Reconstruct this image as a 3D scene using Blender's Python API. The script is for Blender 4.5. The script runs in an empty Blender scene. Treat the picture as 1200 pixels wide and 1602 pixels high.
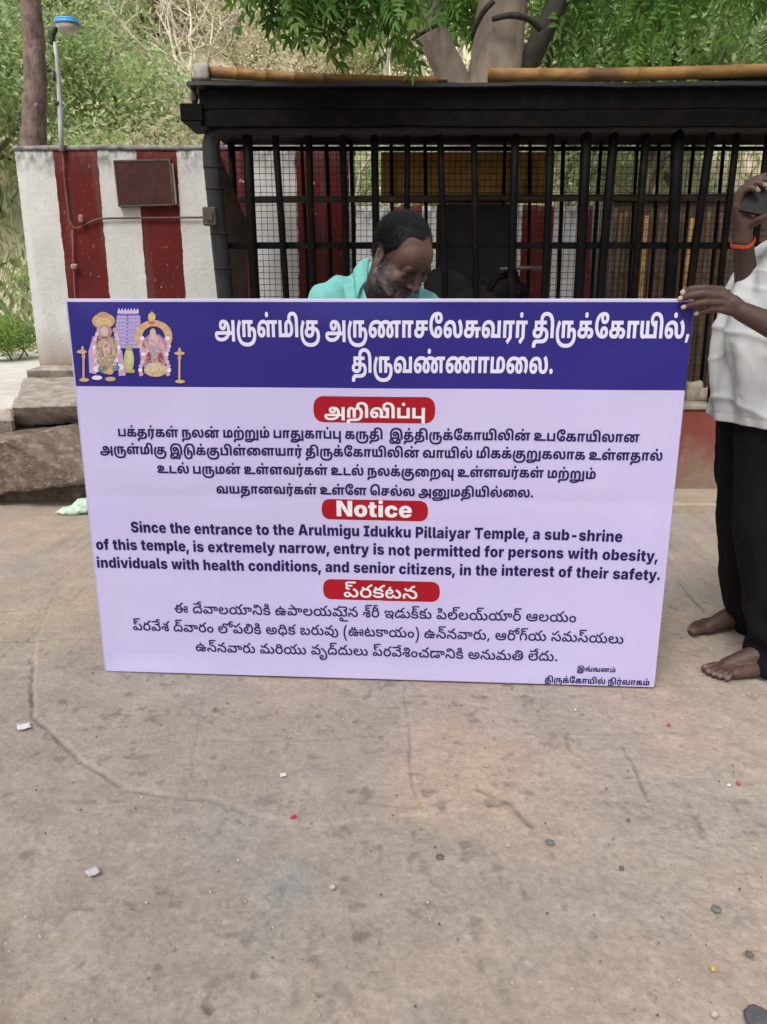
import bpy, bmesh, math, random
import numpy as np
from mathutils import Vector, Matrix
from mathutils.geometry import delaunay_2d_cdt
R = math.radians
sc = bpy.context.scene
COL = sc.collection

# ------------------------------------------------------------------ camera, sky, sun, exposure
PITCH, FPX, CAMH = R(15.5), 1210.0, 1.225
cam = bpy.data.objects.new('camera', bpy.data.cameras.new('camera'))
cam.data.sensor_fit = 'VERTICAL'
cam.data.sensor_height = 36
cam.data.lens = 36 * FPX / 1602
cam.data.clip_end = 500
cam.location = (0, 0, CAMH)
cam.rotation_euler = (R(90) - PITCH, 0, 0)
cam.data.dof.use_dof = True
cam.data.dof.focus_distance = 2.45
cam.data.dof.aperture_fstop = 2.6 * 36 / 5.6
COL.objects.link(cam)
sc.camera = cam
SUN_EL, SUN_AZ = R(54), R(205)          # azimuth from +Y clockwise: high, behind the photographer
w = bpy.data.worlds.new('World'); sc.world = w; w.use_nodes = True
wn = w.node_tree.nodes; wl = w.node_tree.links
sky = wn.new('ShaderNodeTexSky'); sky.sky_type = 'NISHITA'; sky.sun_disc = False
sky.sun_elevation = SUN_EL; sky.sun_rotation = SUN_AZ
sky.air_density = 1.0; sky.dust_density = 4.0; sky.ozone_density = 1.0
hs = wn.new('ShaderNodeHueSaturation'); hs.inputs['Saturation'].default_value = 0.22
wl.new(sky.outputs[0], hs.inputs['Color'])
wl.new(hs.outputs[0], wn['Background'].inputs[0])
wn['Background'].inputs[1].default_value = 0.13
sl = bpy.data.lights.new('sun', 'SUN'); sl.energy = 1.5; sl.angle = R(22); sl.color = (1, .95, .88)
so = bpy.data.objects.new('sun', sl)
so.rotation_euler = Vector((-math.sin(SUN_AZ) * math.cos(SUN_EL), -math.cos(SUN_AZ) * math.cos(SUN_EL), -math.sin(SUN_EL))).to_track_quat('-Z', 'Y').to_euler()
COL.objects.link(so)
sc.view_settings.view_transform = 'Standard'; sc.view_settings.look = 'None'
sc.view_settings.exposure = 0.62; sc.view_settings.gamma = 1

# ------------------------------------------------------------------ helpers
CP, SP = math.cos(PITCH), math.sin(PITCH)
def at(x, y, Y):
    """point of the place at distance Y seen at photo pixel x, y (used to take measurements from the photograph)"""
    dx, dy = (x - 600) / FPX, (801 - y) / FPX
    t = Y / (CP + dy * SP)
    return np.array((t * dx, Y, CAMH + t * (-SP + dy * CP)))
def gr(x, y, z=0.0):
    dx, dy = (x - 600) / FPX, (801 - y) / FPX
    t = (z - CAMH) / (-SP + dy * CP)
    return np.array((t * dx, t * (CP + dy * SP), z))

_rng = np.random.RandomState(7)
_lat = _rng.rand(64, 64, 64)
def vnoise(p, s=1.0, seed=0):
    """smooth value noise of points p (n,3) -> about -1..1"""
    p = np.asarray(p, float) * s + seed * 7.31
    i = np.floor(p).astype(int); f = p - i; f = f * f * (3 - 2 * f)
    r = 0
    for a in (0, 1):
        for b in (0, 1):
            for c in (0, 1):
                wgt = (f[:, 0] if a else 1 - f[:, 0]) * (f[:, 1] if b else 1 - f[:, 1]) * (f[:, 2] if c else 1 - f[:, 2])
                r = r + wgt * _lat[(i[:, 0] + a) & 63, (i[:, 1] + b) & 63, (i[:, 2] + c) & 63]
    return r * 2 - 1
def fbm(p, s=1.0, oct=4, seed=0, gain=.5):
    r = 0; a = 1.0; t = 0
    for k in range(oct):
        r = r + a * vnoise(p, s * 2 ** k, seed + k * 3.7); t += a; a *= gain
    return r / t

def mat(name, col, rough=.7, var=None, vscale=8, vdetail=4, bump=0, bscale=60, spec=.4, metal=0, attr=None, transl=0, coords='Object', var2=None, v2scale=2, stretch=None):
    m = bpy.data.materials.new(name); m.use_nodes = True
    n = m.node_tree.nodes; l = m.node_tree.links; b = n['Principled BSDF']
    b.inputs['Roughness'].default_value = rough
    b.inputs['Specular IOR Level'].default_value = spec
    b.inputs['Metallic'].default_value = metal
    tc = n.new('ShaderNodeTexCoord'); src = tc.outputs[coords]
    if stretch:
        mp = n.new('ShaderNodeMapping'); mp.inputs['Scale'].default_value = stretch
        l.new(src, mp.inputs[0]); src = mp.outputs[0]
    if attr:
        a = n.new('ShaderNodeAttribute'); a.attribute_name = attr; c = a.outputs['Color']
    else:
        rgb = n.new('ShaderNodeRGB'); rgb.outputs[0].default_value = (*col, 1); c = rgb.outputs[0]
    def layer(c, colour, scale, det, lo, hi):
        t = n.new('ShaderNodeTexNoise'); t.inputs['Scale'].default_value = scale; t.inputs['Detail'].default_value = det; t.inputs['Roughness'].default_value = .65
        l.new(src, t.inputs['Vector'])
        r = n.new('ShaderNodeMapRange'); r.inputs[1].default_value = lo; r.inputs[2].default_value = hi
        l.new(t.outputs['Fac'], r.inputs[0])
        mx = n.new('ShaderNodeMix'); mx.data_type = 'RGBA'
        l.new(r.outputs[0], mx.inputs[0]); l.new(c, mx.inputs[6])
        if attr:
            mu = n.new('ShaderNodeMix'); mu.data_type = 'RGBA'; mu.blend_type = 'MULTIPLY'; mu.inputs[0].default_value = 1
            l.new(c, mu.inputs[6]); mu.inputs[7].default_value = (*colour, 1); l.new(mu.outputs[2], mx.inputs[7])
        else:
            mx.inputs[7].default_value = (*colour, 1)
        return mx.outputs[2]
    if var: c = layer(c, var, vscale, vdetail, .35, .68)
    if var2: c = layer(c, var2, v2scale, 5, .5, .7)
    l.new(c, b.inputs['Base Color'])
    if bump:
        t = n.new('ShaderNodeTexNoise'); t.inputs['Scale'].default_value = bscale; t.inputs['Detail'].default_value = 5
        l.new(src, t.inputs['Vector'])
        bp = n.new('ShaderNodeBump'); bp.inputs['Strength'].default_value = bump; bp.inputs['Distance'].default_value = .01
        l.new(t.outputs['Fac'], bp.inputs['Height']); l.new(bp.outputs[0], b.inputs['Normal'])
    if transl:
        tr = n.new('ShaderNodeBsdfTranslucent'); l.new(c, tr.inputs[0])
        ms = n.new('ShaderNodeMixShader'); ms.inputs[0].default_value = transl
        l.new(b.outputs[0], ms.inputs[1]); l.new(tr.outputs[0], ms.inputs[2])
        l.new(ms.outputs[0], n['Material Output'].inputs[0])
    return m

WORLD = {}                                   # world matrix of every empty / thing, so that parts are given in world coordinates
def empty(name, loc, rz=0, **k):
    o = bpy.data.objects.new(name, None); COL.objects.link(o)
    o.location = loc; o.rotation_euler = (0, 0, rz); o.empty_display_size = .1
    WORLD[o] = Matrix.Translation(Vector(loc)) @ Matrix.Rotation(rz, 4, 'Z')
    return tag(o, **k)
def tag(o, label=None, cat=None, group=None, kind=None):
    if label: o['label'] = label
    if cat: o['category'] = cat
    if group: o['group'] = group
    if kind: o['kind'] = kind
    return o

class MB:
    """collects shapes; build() links them as ONE mesh object"""
    def __init__(s): s.v = []; s.f = []; s.n = 0; s.c = []; s.mi = []; s.cur = None; s.m = 0
    def add(s, v, f, col=None):
        v = np.asarray(v, float).reshape(-1, 3)
        s.v.append(v); s.f += [tuple(int(i) + s.n for i in q) for q in f]; s.mi += [s.m] * len(f); s.n += len(v)
        c = col if col is not None else (s.cur or (1, 1, 1))
        c = np.asarray(c, float)
        s.c.append(np.broadcast_to(c, (len(v), 3)))
        return s
    def box(s, c, size, rot=None, bev=0.0):
        h = np.array(size) / 2
        b = min(bev, h.min() * .9)
        if b > 0:
            v = []; 
            for sx in (-1, 1):
                for sy in (-1, 1):
                    for sz in (-1, 1):
                        for k in range(3):
                            q = h - b; q[k] = h[k]
                            v.append(q * (sx, sy, sz))
            v = np.array(v)
            bm = bmesh.new()
            for q in v: bm.verts.new(q)
            r = bmesh.ops.convex_hull(bm, input=bm.verts)
            bm.verts.ensure_lookup_table(); bm.verts.index_update()
            v = np.array([q.co for q in bm.verts]); f = [[w_.index for w_ in q.verts] for q in bm.faces]; bm.free()
        else:
            v = np.array([(x, y, z) for x in (-1, 1) for y in (-1, 1) for z in (-1, 1)]) * h
            f = [(0, 1, 3, 2), (4, 6, 7, 5), (0, 4, 5, 1), (2, 3, 7, 6), (0, 2, 6, 4), (1, 5, 7, 3)]
        if rot is not None: v = v @ np.array(rot.to_3x3()).T
        return s.add(v + np.array(c), f)
    def tube(s, pts, rad, n=8, caps=True, flat=1.0):
        P = np.array(pts, float); k = len(P)
        rad = np.broadcast_to(np.array(rad, float), (k,))
        T = np.gradient(P, axis=0); T /= np.linalg.norm(T, axis=1)[:, None] + 1e-12
        up = np.array((0, 0, 1.)) if abs(T[0, 2]) < .9 else np.array((1., 0, 0))
        V = []
        u = np.cross(T[0], up); u /= np.linalg.norm(u)
        a = np.arange(n) * 2 * math.pi / n
        for i in range(k):
            u = u - T[i] * (u @ T[i]); u /= np.linalg.norm(u) + 1e-12
            w_ = np.cross(T[i], u)
            V.append(P[i] + rad[i] * (np.cos(a)[:, None] * u + flat * np.sin(a)[:, None] * w_))
        V = np.concatenate(V)
        F = [(i * n + j, i * n + (j + 1) % n, (i + 1) * n + (j + 1) % n, (i + 1) * n + j) for i in range(k - 1) for j in range(n)]
        if caps: F += [tuple(range(n - 1, -1, -1)), tuple((k - 1) * n + j for j in range(n))]
        return s.add(V, F)
    def ell(s, c, r, rot=None, nu=16, nv=10):
        V = [(0, 0, -1)]
        for i in range(1, nv):
            t = -math.pi / 2 + math.pi * i / nv
            for j in range(nu):
                p = 2 * math.pi * j / nu; V.append((math.cos(t) * math.cos(p), math.cos(t) * math.sin(p), math.sin(t)))
        V.append((0, 0, 1)); V = np.array(V) * np.array(r)
        F = [(0, 1 + (j + 1) % nu, 1 + j) for j in range(nu)]
        for i in range(nv - 2):
            for j in range(nu): F.append((1 + i * nu + j, 1 + i * nu + (j + 1) % nu, 1 + (i + 1) * nu + (j + 1) % nu, 1 + (i + 1) * nu + j))
        e = len(V) - 1
        F += [(e, 1 + (nv - 2) * nu + j, 1 + (nv - 2) * nu + (j + 1) % nu) for j in range(nu)]
        if rot is not None: V = V @ np.array(rot).T
        return s.add(V + np.array(c), F)
    def cap(s, a, b, ra, rb, n=14):
        """tapered capsule"""
        a = np.array(a, float); b = np.array(b, float); d = b - a; L = np.linalg.norm(d); d /= L
        P = []; Q = []
        for t in (90, 65, 40, 15): P.append(a - d * ra * math.sin(R(t))); Q.append(max(ra * math.cos(R(t)), 1e-4))
        for t in (0, .33, .67, 1): P.append(a + d * L * t); Q.append(ra + (rb - ra) * t)
        for t in (15, 40, 65, 90): P.append(b + d * rb * math.sin(R(t))); Q.append(max(rb * math.cos(R(t)), 1e-4))
        up = np.array((0, 0, 1.)) if abs(d[2]) < .9 else np.array((1., 0, 0))
        u = np.cross(d, up); u /= np.linalg.norm(u); w_ = np.cross(d, u)
        an = np.arange(n) * 2 * math.pi / n
        V = np.concatenate([P[i] + Q[i] * (np.cos(an)[:, None] * u + np.sin(an)[:, None] * w_) for i in range(len(P))])
        k = len(P)
        F = [(i * n + j, i * n + (j + 1) % n, (i + 1) * n + (j + 1) % n, (i + 1) * n + j) for i in range(k - 1) for j in range(n)]
        F += [tuple(range(n - 1, -1, -1)), tuple((k - 1) * n + j for j in range(n))]
        return s.add(V, F)
    def chain(s, pts, rads, n=14):
        for i in range(len(pts) - 1): s.cap(pts[i], pts[i + 1], rads[i], rads[i + 1], n)
        return s
    def hexa(s, c8, n=8, amp=.01, seed=0, ns=6.0, faces=((3, 2, 1, 0), (4, 5, 6, 7), (0, 1, 5, 4), (1, 2, 6, 5), (2, 3, 7, 6), (3, 0, 4, 7))):
        """rough block from 8 corners (bottom 4 counter-clockwise, top 4 the same way)"""
        c = np.array(c8, float)
        bm = bmesh.new()
        vs = [bm.verts.new(p) for p in c]
        for q in faces: bm.faces.new([vs[i] for i in q])
        bmesh.ops.bevel(bm, geom=bm.edges[:], offset=min(amp * .8, .012), segments=1, affect='EDGES')
        bmesh.ops.triangulate(bm, faces=bm.faces[:])
        for _ in range(n):
            long_e = [e for e in bm.edges if e.calc_length() > .034]
            if not long_e: break
            bmesh.ops.subdivide_edges(bm, edges=long_e, cuts=1)
            bmesh.ops.triangulate(bm, faces=[f for f in bm.faces if len(f.verts) > 3])
            if len(bm.verts) > 9000: break
        bm.normal_update(); bm.verts.index_update()
        V = np.array([v.co for v in bm.verts]); N = np.array([v.normal for v in bm.verts])
        F = [[v.index for v in f.verts] for f in bm.faces]; bm.free()
        V = V + N * (fbm(V, ns, 5, seed)[:, None] * amp * 2 + (np.abs(vnoise(V, ns * .6, seed + 5))[:, None] - .3) * amp * 1.6 + np.clip(fbm(V, ns * 2.2, 3, seed + 9) - .1, 0, 1)[:, None] * amp * 1.5)
        return s.add(V, F)
    def arrays(s):
        return np.concatenate(s.v), s.f
    def mesh(s, name, cols=False):
        me = bpy.data.meshes.new(name)
        V = np.concatenate(s.v)
        me.from_pydata(V.tolist(), [], s.f)
        if cols:
            a = me.color_attributes.new('tint', 'FLOAT_COLOR', 'POINT')
            C = np.ones((len(V), 4)); C[:, :3] = np.concatenate(s.c); a.data.foreach_set('color', C.ravel())
        return me
    def build(s, name, m, parent=None, smooth=False, cols=False):
        me = s.mesh(name, cols)
        return link(name, me, m, parent, smooth)

def link(name, me, m, parent=None, smooth=False):
    ms = m if isinstance(m, (list, tuple)) else [m]
    for q in ms: me.materials.append(q)
    if smooth: me.polygons.foreach_set('use_smooth', [True] * len(me.polygons))
    o = bpy.data.objects.new(name, me); COL.objects.link(o)
    if parent is not None:
        me.transform(WORLD[parent].inverted()); o.parent = parent; WORLD[o] = WORLD[parent]
    else: WORLD[o] = Matrix.Identity(4)
    me.update()
    return o
def crisp(o, deg=32):
    o.data.set_sharp_from_angle(angle=R(deg)); return o
def rebase(o, base):
    """moves a top-level mesh thing's origin to its base"""
    o.data.transform(Matrix.Translation(-Vector(base))); o.location = base; WORLD[o] = Matrix.Translation(Vector(base)); return o

def bake(mb, voxel, smooth=4, fac=.5):
    """one continuous skin round the shapes in mb -> mesh"""
    me = mb.mesh('blob'); o = bpy.data.objects.new('blob', me); COL.objects.link(o)
    r = o.modifiers.new('r', 'REMESH'); r.mode = 'VOXEL'; r.voxel_size = voxel
    q = o.modifiers.new('s', 'SMOOTH'); q.iterations = smooth; q.factor = fac
    dg = bpy.context.evaluated_depsgraph_get()
    out = bpy.data.meshes.new_from_object(o.evaluated_get(dg))
    bpy.data.objects.remove(o); bpy.data.meshes.remove(me)
    return out
def verts(me):
    a = np.empty(len(me.vertices) * 3); me.vertices.foreach_get('co', a); return a.reshape(-1, 3)
def normals(me):
    a = np.empty(len(me.vertices) * 3); me.vertices.foreach_get('normal', a); return a.reshape(-1, 3)
def setverts(me, V): me.vertices.foreach_set('co', V.ravel()); me.update()
def setcol(me, C, name='tint'):
    a = me.color_attributes.new(name, 'FLOAT_COLOR', 'POINT')
    D = np.ones((len(C), 4)); D[:, :3] = C; a.data.foreach_set('color', D.ravel())
def smoothstep(a, b, x):
    t = np.clip((x - a) / (b - a), 0, 1); return t * t * (3 - 2 * t)
def segdist(P, pl):
    """distance of 2-D points to a polyline"""
    d = np.full(len(P), 1e9)
    for a, b in zip(pl[:-1], pl[1:]):
        a = np.array(a); b = np.array(b); ab = b - a
        t = np.clip(((P - a) @ ab) / (ab @ ab + 1e-12), 0, 1)
        d = np.minimum(d, np.hypot(*(P - a - t[:, None] * ab).T))
    return d
def inpoly(P, pl):
    r = np.zeros(len(P), bool); n = len(pl)
    for i in range(n):
        (x1, y1), (x2, y2) = pl[i], pl[(i + 1) % n]
        c = ((y1 > P[:, 1]) != (y2 > P[:, 1]))
        r ^= c & (P[:, 0] < (x2 - x1) * (P[:, 1] - y1) / (y2 - y1 + 1e-12) + x1)
    return r


# ------------------------------------------------------------------ ground: one sheet, worn concrete near the board
def axis(lo, hi, step, a, b):
    mid = list(np.arange(lo, hi + 1e-9, step)); left = []; right = []
    d = step; x = lo
    while x > a: d *= 1.35; x -= d; left.append(max(x, a))
    d = step; x = hi
    while x < b: d *= 1.35; x += d; right.append(min(x, b))
    return np.array(left[::-1] + mid + right)
GX = axis(-1.5, 1.6, .0044, -90, 90); GY = axis(1.0, 3.0, .0044, -8, 160)
XX, YY = np.meshgrid(GX, GY)
P2 = np.stack([XX.ravel(), YY.ravel()], 1); P3 = np.concatenate([P2, np.zeros((len(P2), 1))], 1)
g2 = lambda pts: [tuple(gr(x, y)[:2]) for x, y in pts]
wob = np.stack([fbm(P3, 9, 3, 1), fbm(P3, 9, 3, 2)], 1) * .012
Q = P2 + wob
rough_n = fbm(P3, 3.0, 5, 3); fine = fbm(P3, 26, 3, 4); mid = fbm(P3, 8, 4, 5)
edge = g2([(58, 1000), (52, 1050), (50, 1085), (52, 1120), (90, 1152), (130, 1188), (195, 1232), (262, 1243), (330, 1250), (385, 1272), (470, 1290)])
area = edge + g2([(900, 1250), (1700, 1230), (1700, 860), (120, 860)])
# signed side of the old screed edge
slab = inpoly(Q, area)
de = segdist(Q, edge)
near_edge = smoothstep(.55, .12, de)
h = np.where(slab, .005, 0) * np.clip(de / .01, 0, 1) * near_edge + mid * .0016 + rough_n * .003
broke = (1 - slab.astype(float)) * smoothstep(1.3, .25, de)
h += broke * fine * .0018
crk = np.zeros(len(P2)); cdark = np.zeros(len(P2))
for pl, wd, dp in [([(630, 1068), (636, 1110), (641, 1170), (645, 1228), (648, 1246)], .0035, .5), ([(322, 1066), (316, 1110), (306, 1160), (300, 1215)], .004, .3),
                   ([(975, 1165), (990, 1195), (1017, 1250)], .004, .7), ([(748, 1234), (775, 1248), (800, 1256), (815, 1272), (832, 1290)], .009, .8),
                   ([(888, 1142), (892, 1168), (912, 1186)], .006, .7), ([(1062, 912), (1078, 930), (1100, 955)], .006, .9), ([(-40, 1003), (60, 1001), (162, 997)], .005, .5),
                   ([(315, 1158), (410, 1158), (520, 1156), (600, 1150)], .0035, .3), ([(880, 1144), (960, 1146), (1060, 1143)], .0035, .35),
                   ([(48, 1030), (52, 1050), (48, 1090), (50, 1120), (90, 1153), (128, 1188), (190, 1230)], .006, .9), ([(195, 1232), (260, 1243), (330, 1250), (385, 1272)], .006, .55),
                   ([(560, 1256), (640, 1262), (710, 1250)], .006, .35), ([(1040, 1010), (1120, 1030), (1230, 1080)], .005, .4), ([(1040, 850), (1130, 880), (1230, 930)], .006, .5)]:
    d = segdist(Q, g2(pl)); k = np.exp(-(d / wd) ** 2) * (.65 + .6 * fbm(P3, 30, 2, 9))
    crk = np.maximum(crk, np.clip(k, 0, 1) * dp)
h -= crk * .007
pit = np.clip((fbm(P3, 24, 4, 12) - .45) * 14, 0, 1) * np.clip((fbm(P3, 2.2, 2, 14) + .25) * 2, 0, 1)
h -= pit * .006
blob_r = lambda c, rx, ry: np.clip(1.25 - np.hypot((Q[:, 0] - gr(*c)[0]) / rx, (Q[:, 1] - gr(*c)[1]) / ry) + mid * .55 + fine * .25, 0, 1)
A = np.array
colr = A((.365, .298, .238))[None] * np.ones((len(P2), 1))
def blend(colr, c, k): return colr * (1 - k[:, None]) + A(c)[None] * k[:, None]
colr = blend(colr, (.325, .280, .236), np.clip(rough_n * 1.9 + .5, 0, 1))
colr = blend(colr, (.43, .335, .248), np.clip(fbm(P3, 1.9, 4, 21) * 2.2 + .1, 0, 1) * .75)
colr = blend(colr, (.255, .222, .188), broke * np.clip(mid * 1.6 + .25, 0, 1) * .42)
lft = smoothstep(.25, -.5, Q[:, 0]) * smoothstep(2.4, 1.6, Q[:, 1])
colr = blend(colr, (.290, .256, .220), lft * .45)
colr = blend(colr, (.262, .262, .248), blob_r((450, 1385), .10, .085) * .75)
colr = blend(colr, (.272, .264, .246), blob_r((350, 1300), .19, .14) * .5)
colr = blend(colr, (.29, .275, .25), blob_r((420, 1470), .10, .10) * .5)
pale = inpoly(Q + wob * .5, g2([(2, 1462), (35, 1440), (95, 1442), (120, 1405), (132, 1412), (126, 1450), (60, 1462), (42, 1500), (36, 1535), (28, 1480)]))
colr = blend(colr, (.34, .31, .275), pale * .38)
pale2 = inpoly(Q + wob * .5, g2([(60, 1455), (120, 1445), (135, 1500), (110, 1540), (48, 1545)]))
colr = blend(colr, (.32, .285, .235), pale2 * .35)
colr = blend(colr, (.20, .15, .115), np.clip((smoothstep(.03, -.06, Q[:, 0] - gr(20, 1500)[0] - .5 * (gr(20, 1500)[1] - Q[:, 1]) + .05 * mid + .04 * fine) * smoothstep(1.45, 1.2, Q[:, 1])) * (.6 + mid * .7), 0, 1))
colr = blend(colr, (.095, .075, .06), np.clip(crk * .85, 0, .85))
colr = blend(colr, (.18, .148, .124), pit * .5)
colr = blend(colr, (.15, .13, .11), np.clip((fine - .27) * 4, 0, 1) * np.clip(rough_n * 2 + .7, 0, 1) * .6)
colr = blend(colr, (.46, .40, .33), np.clip((fbm(P3, 42, 3, 31) - .36) * 5, 0, 1) * .4)
scr = fbm(np.stack([(P2[:, 0] + P2[:, 1] * .55) * 5, (P2[:, 1] - P2[:, 0] * .4) * 30, 0 * P2[:, 0]], 1), 1.0, 3, 37)
colr = blend(colr, (.20, .17, .145), np.clip((scr - .33) * 5, 0, 1) * np.clip(fbm(P3, 1.3, 2, 39) * 2.2, 0, 1) * smoothstep(-.5, .3, P2[:, 0]) * .5)
colr = colr * A((1.055, 1.05, 1.085)) * (1 + .10 * fbm(P3, 60, 2, 41) + .06 * fine)[:, None]
far_k = smoothstep(3.2, 4.6, P2[:, 1])
nxg, nyg = len(GX), len(GY)
me = bpy.data.meshes.new('ground')
idx = np.arange(nxg * nyg).reshape(nyg, nxg)
quads = np.stack([idx[:-1, :-1], idx[:-1, 1:], idx[1:, 1:], idx[1:, :-1]], -1).reshape(-1, 4)
V = np.stack([P2[:, 0], P2[:, 1], h * (1 - far_k) - .004], 1)
me.vertices.add(len(V)); me.vertices.foreach_set('co', V.ravel())
me.loops.add(quads.size); me.loops.foreach_set('vertex_index', quads.ravel().astype(np.int32))
me.polygons.add(len(quads)); me.polygons.foreach_set('loop_start', np.arange(0, quads.size, 4, dtype=np.int32))
me.update(calc_edges=True); me.validate()
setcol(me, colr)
def ground_mat():
    m = bpy.data.materials.new('ground_concrete'); m.use_nodes = True
    n = m.node_tree.nodes; l = m.node_tree.links; bs = n['Principled BSDF']; bs.inputs['Roughness'].default_value = .92; bs.inputs['Specular IOR Level'].default_value = .22
    tc = n.new('ShaderNodeTexCoord'); at_ = n.new('ShaderNodeAttribute'); at_.attribute_name = 'tint'; c = at_.outputs['Color']
    def noise(s, d=6, r=.6):
        t = n.new('ShaderNodeTexNoise'); t.inputs['Scale'].default_value = s; t.inputs['Detail'].default_value = d; t.inputs['Roughness'].default_value = r; l.new(tc.outputs['Object'], t.inputs[0]); return t.outputs['Fac']
    def rng(v, a, b_, lo, hi):
        q = n.new('ShaderNodeMapRange'); q.inputs[1].default_value = a; q.inputs[2].default_value = b_; q.inputs[3].default_value = lo; q.inputs[4].default_value = hi; l.new(v, q.inputs[0]); return q.outputs[0]
    def multiply_by(c, v):
        q = n.new('ShaderNodeMix'); q.data_type = 'RGBA'; q.blend_type = 'MULTIPLY'; q.inputs[0].default_value = 1; l.new(c, q.inputs[6]); l.new(v, q.inputs[7]); return q.outputs[2]
    def mix(f, c, col):
        q = n.new('ShaderNodeMix'); q.data_type = 'RGBA'; l.new(f, q.inputs[0]); l.new(c, q.inputs[6]); q.inputs[7].default_value = (*col, 1); return q.outputs[2]
    def prod(a, b_):
        q = n.new('ShaderNodeMath'); q.operation = 'MULTIPLY'; l.new(a, q.inputs[0]); l.new(b_, q.inputs[1]); return q.outputs[0]
    c = multiply_by(c, rng(noise(7, 9, .72), .3, .7, .86, 1.14))
    c = multiply_by(c, rng(noise(75, 8, .75), .3, .7, .80, 1.20))
    c = mix(prod(rng(noise(40, 4, .7), .60, .66, 0, .55), rng(noise(3.1, 4), .45, .6, 0, 1)), c, (.16, .135, .11))      # little pock marks
    c = mix(rng(noise(130, 3, .5), .70, .74, 0, .6), c, (.50, .44, .36))                                             # pale sand grains
    c = mix(rng(noise(150, 3, .5), .28, .25, 0, .6), c, (.13, .11, .095))                                             # dark sand grains
    l.new(c, bs.inputs['Base Color'])
    bp = n.new('ShaderNodeBump'); bp.inputs['Strength'].default_value = .55; bp.inputs['Distance'].default_value = .006; l.new(noise(48, 11, .68), bp.inputs['Height'])
    bp2 = n.new('ShaderNodeBump'); bp2.inputs['Strength'].default_value = .55; bp2.inputs['Distance'].default_value = .022; l.new(noise(11, 6, .6), bp2.inputs['Height']); l.new(bp.outputs[0], bp2.inputs['Normal']); l.new(bp2.outputs[0], bs.inputs['Normal'])
    return m
mg = ground_mat()
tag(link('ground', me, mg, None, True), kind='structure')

# ------------------------------------------------------------------ terrain behind
mh = mat('hill_soil', (.68, .60, .47), .95, var=(.54, .46, .34), vscale=.6, vdetail=8, var2=(.40, .40, .22), v2scale=.35, bump=.6, bscale=3)
hx = np.linspace(-34, 40, 90); hy = np.concatenate([np.linspace(7.8, 30, 70), np.linspace(30.8, 80, 40)])
HX, HY = np.meshgrid(hx, hy)
def hill_z(x, y):
    x = np.asarray(x, float); y = np.asarray(y, float)
    p = np.stack([x.ravel(), y.ravel(), 0 * x.ravel()], 1)
    z = .62 + np.clip(y.ravel() - 8.2, 0, None) * .56 + fbm(p, .22, 4, 40) * .9 * smoothstep(8, 13, y.ravel()) + fbm(p, 1.1, 3, 42) * .16 * smoothstep(8, 9, y.ravel())
    return z.reshape(x.shape)
HZ = hill_z(HX, HY); HZ[0] = -.1
n1, n2 = HX.shape
b = MB(); ii = np.arange(n1 * n2).reshape(n1, n2)
b.add(np.stack([HX.ravel(), HY.ravel(), HZ.ravel()], 1), np.stack([ii[:-1, :-1], ii[:-1, 1:], ii[1:, 1:], ii[1:, :-1]], -1).reshape(-1, 4))
tag(b.build('hillside', mh, None, True), kind='structure')

mconc = mat('platform_concrete', (.62, .60, .56), .9, var=(.48, .46, .42), vscale=5, bump=.3, bscale=40, var2=(.30, .27, .22), v2scale=1.5)
b = MB()
b.add([(-9, 4.95, .50), (-2.25, 4.95, .54), (-2.25, 5.15, .60), (-9, 5.2, .57), (-2.2, 5.75, .69), (-2.2, 8.6, .69), (-9, 8.6, .66), (-9, 4.93, -.1), (-2.25, 4.93, -.1), (-2.2, 5.75, -.1), (-2.2, 8.6, -.1), (-9, 8.6, -.1)],
      [(0, 1, 2, 3), (3, 2, 4, 5, 6), (7, 8, 1, 0), (8, 9, 4, 2, 1), (9, 10, 5, 4), (10, 11, 6, 5), (11, 7, 0, 3, 6), (7, 11, 10, 9, 8)])
tag(b.build('platform', mconc), kind='structure')
b = MB().box((1.9, 4.62, .02), (5.7, .46, .08), bev=.012)
tag(b.build('kerb', mat('kerb_concrete', (.42, .35, .27), .9, var=(.33, .26, .19), vscale=9, bump=.4, bscale=50)), kind='structure')

# ------------------------------------------------------------------ rough stones at the foot of the wall
ms1 = mat('boulder_stone', (.225, .170, .132), .9, var=(.105, .076, .058), vscale=11, vdetail=10, bump=1.0, bscale=55, var2=(.34, .28, .225), v2scale=17)
ms2 = mat('slab_stone', (.46, .41, .36), .9, var=(.27, .225, .185), vscale=14, vdetail=10, bump=1.0, bscale=60, var2=(.22, .18, .15), v2scale=12)
def hx8(pts): return [p if isinstance(p, np.ndarray) else at(*p) for p in pts]
def stone(name, pts, m, label, amp=.012, seed=1, cat='rock', **kw):
    c = hx8(pts)
    o = MB().hexa(c, amp=amp, seed=seed, **kw).build(name, m, None, True); crisp(o)
    base = np.array(c).mean(0); base[2] = np.array(c)[:, 2].min()
    return tag(rebase(o, base), label, cat)
stone('boulder', [(-150, 798, 4.66), (138, 752, 4.42), (235, 738, 4.55), (235, 640, 5.02), (132, 658, 4.84), (8, 689, 4.40), (-150, 712, 4.48), (-150, 712, 4.95), (235, 642, 5.1), (235, 712, 5.05), (-150, 768, 4.95)], ms1, 'big brown ridged boulder lying lowest in the stone pile below the striped wall', .014, 3,
      faces=((0, 1, 5, 6), (1, 2, 3, 4, 5), (5, 4, 7, 6), (4, 3, 8, 7), (2, 9, 8, 3), (0, 10, 9, 2, 1), (10, 7, 8, 9), (0, 6, 7, 10)))
stone('stone_slab', [(24, 664, 4.90), (230, 658, 4.90), (230, 640, 5.5), (40, 640, 5.5), (18, 637, 4.72), (230, 630, 4.72), (230, 588, 5.52), (36, 591, 5.52)], ms2, 'pale flat stone slab with dark front edge resting above the brown boulder', .009, 5)
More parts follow.
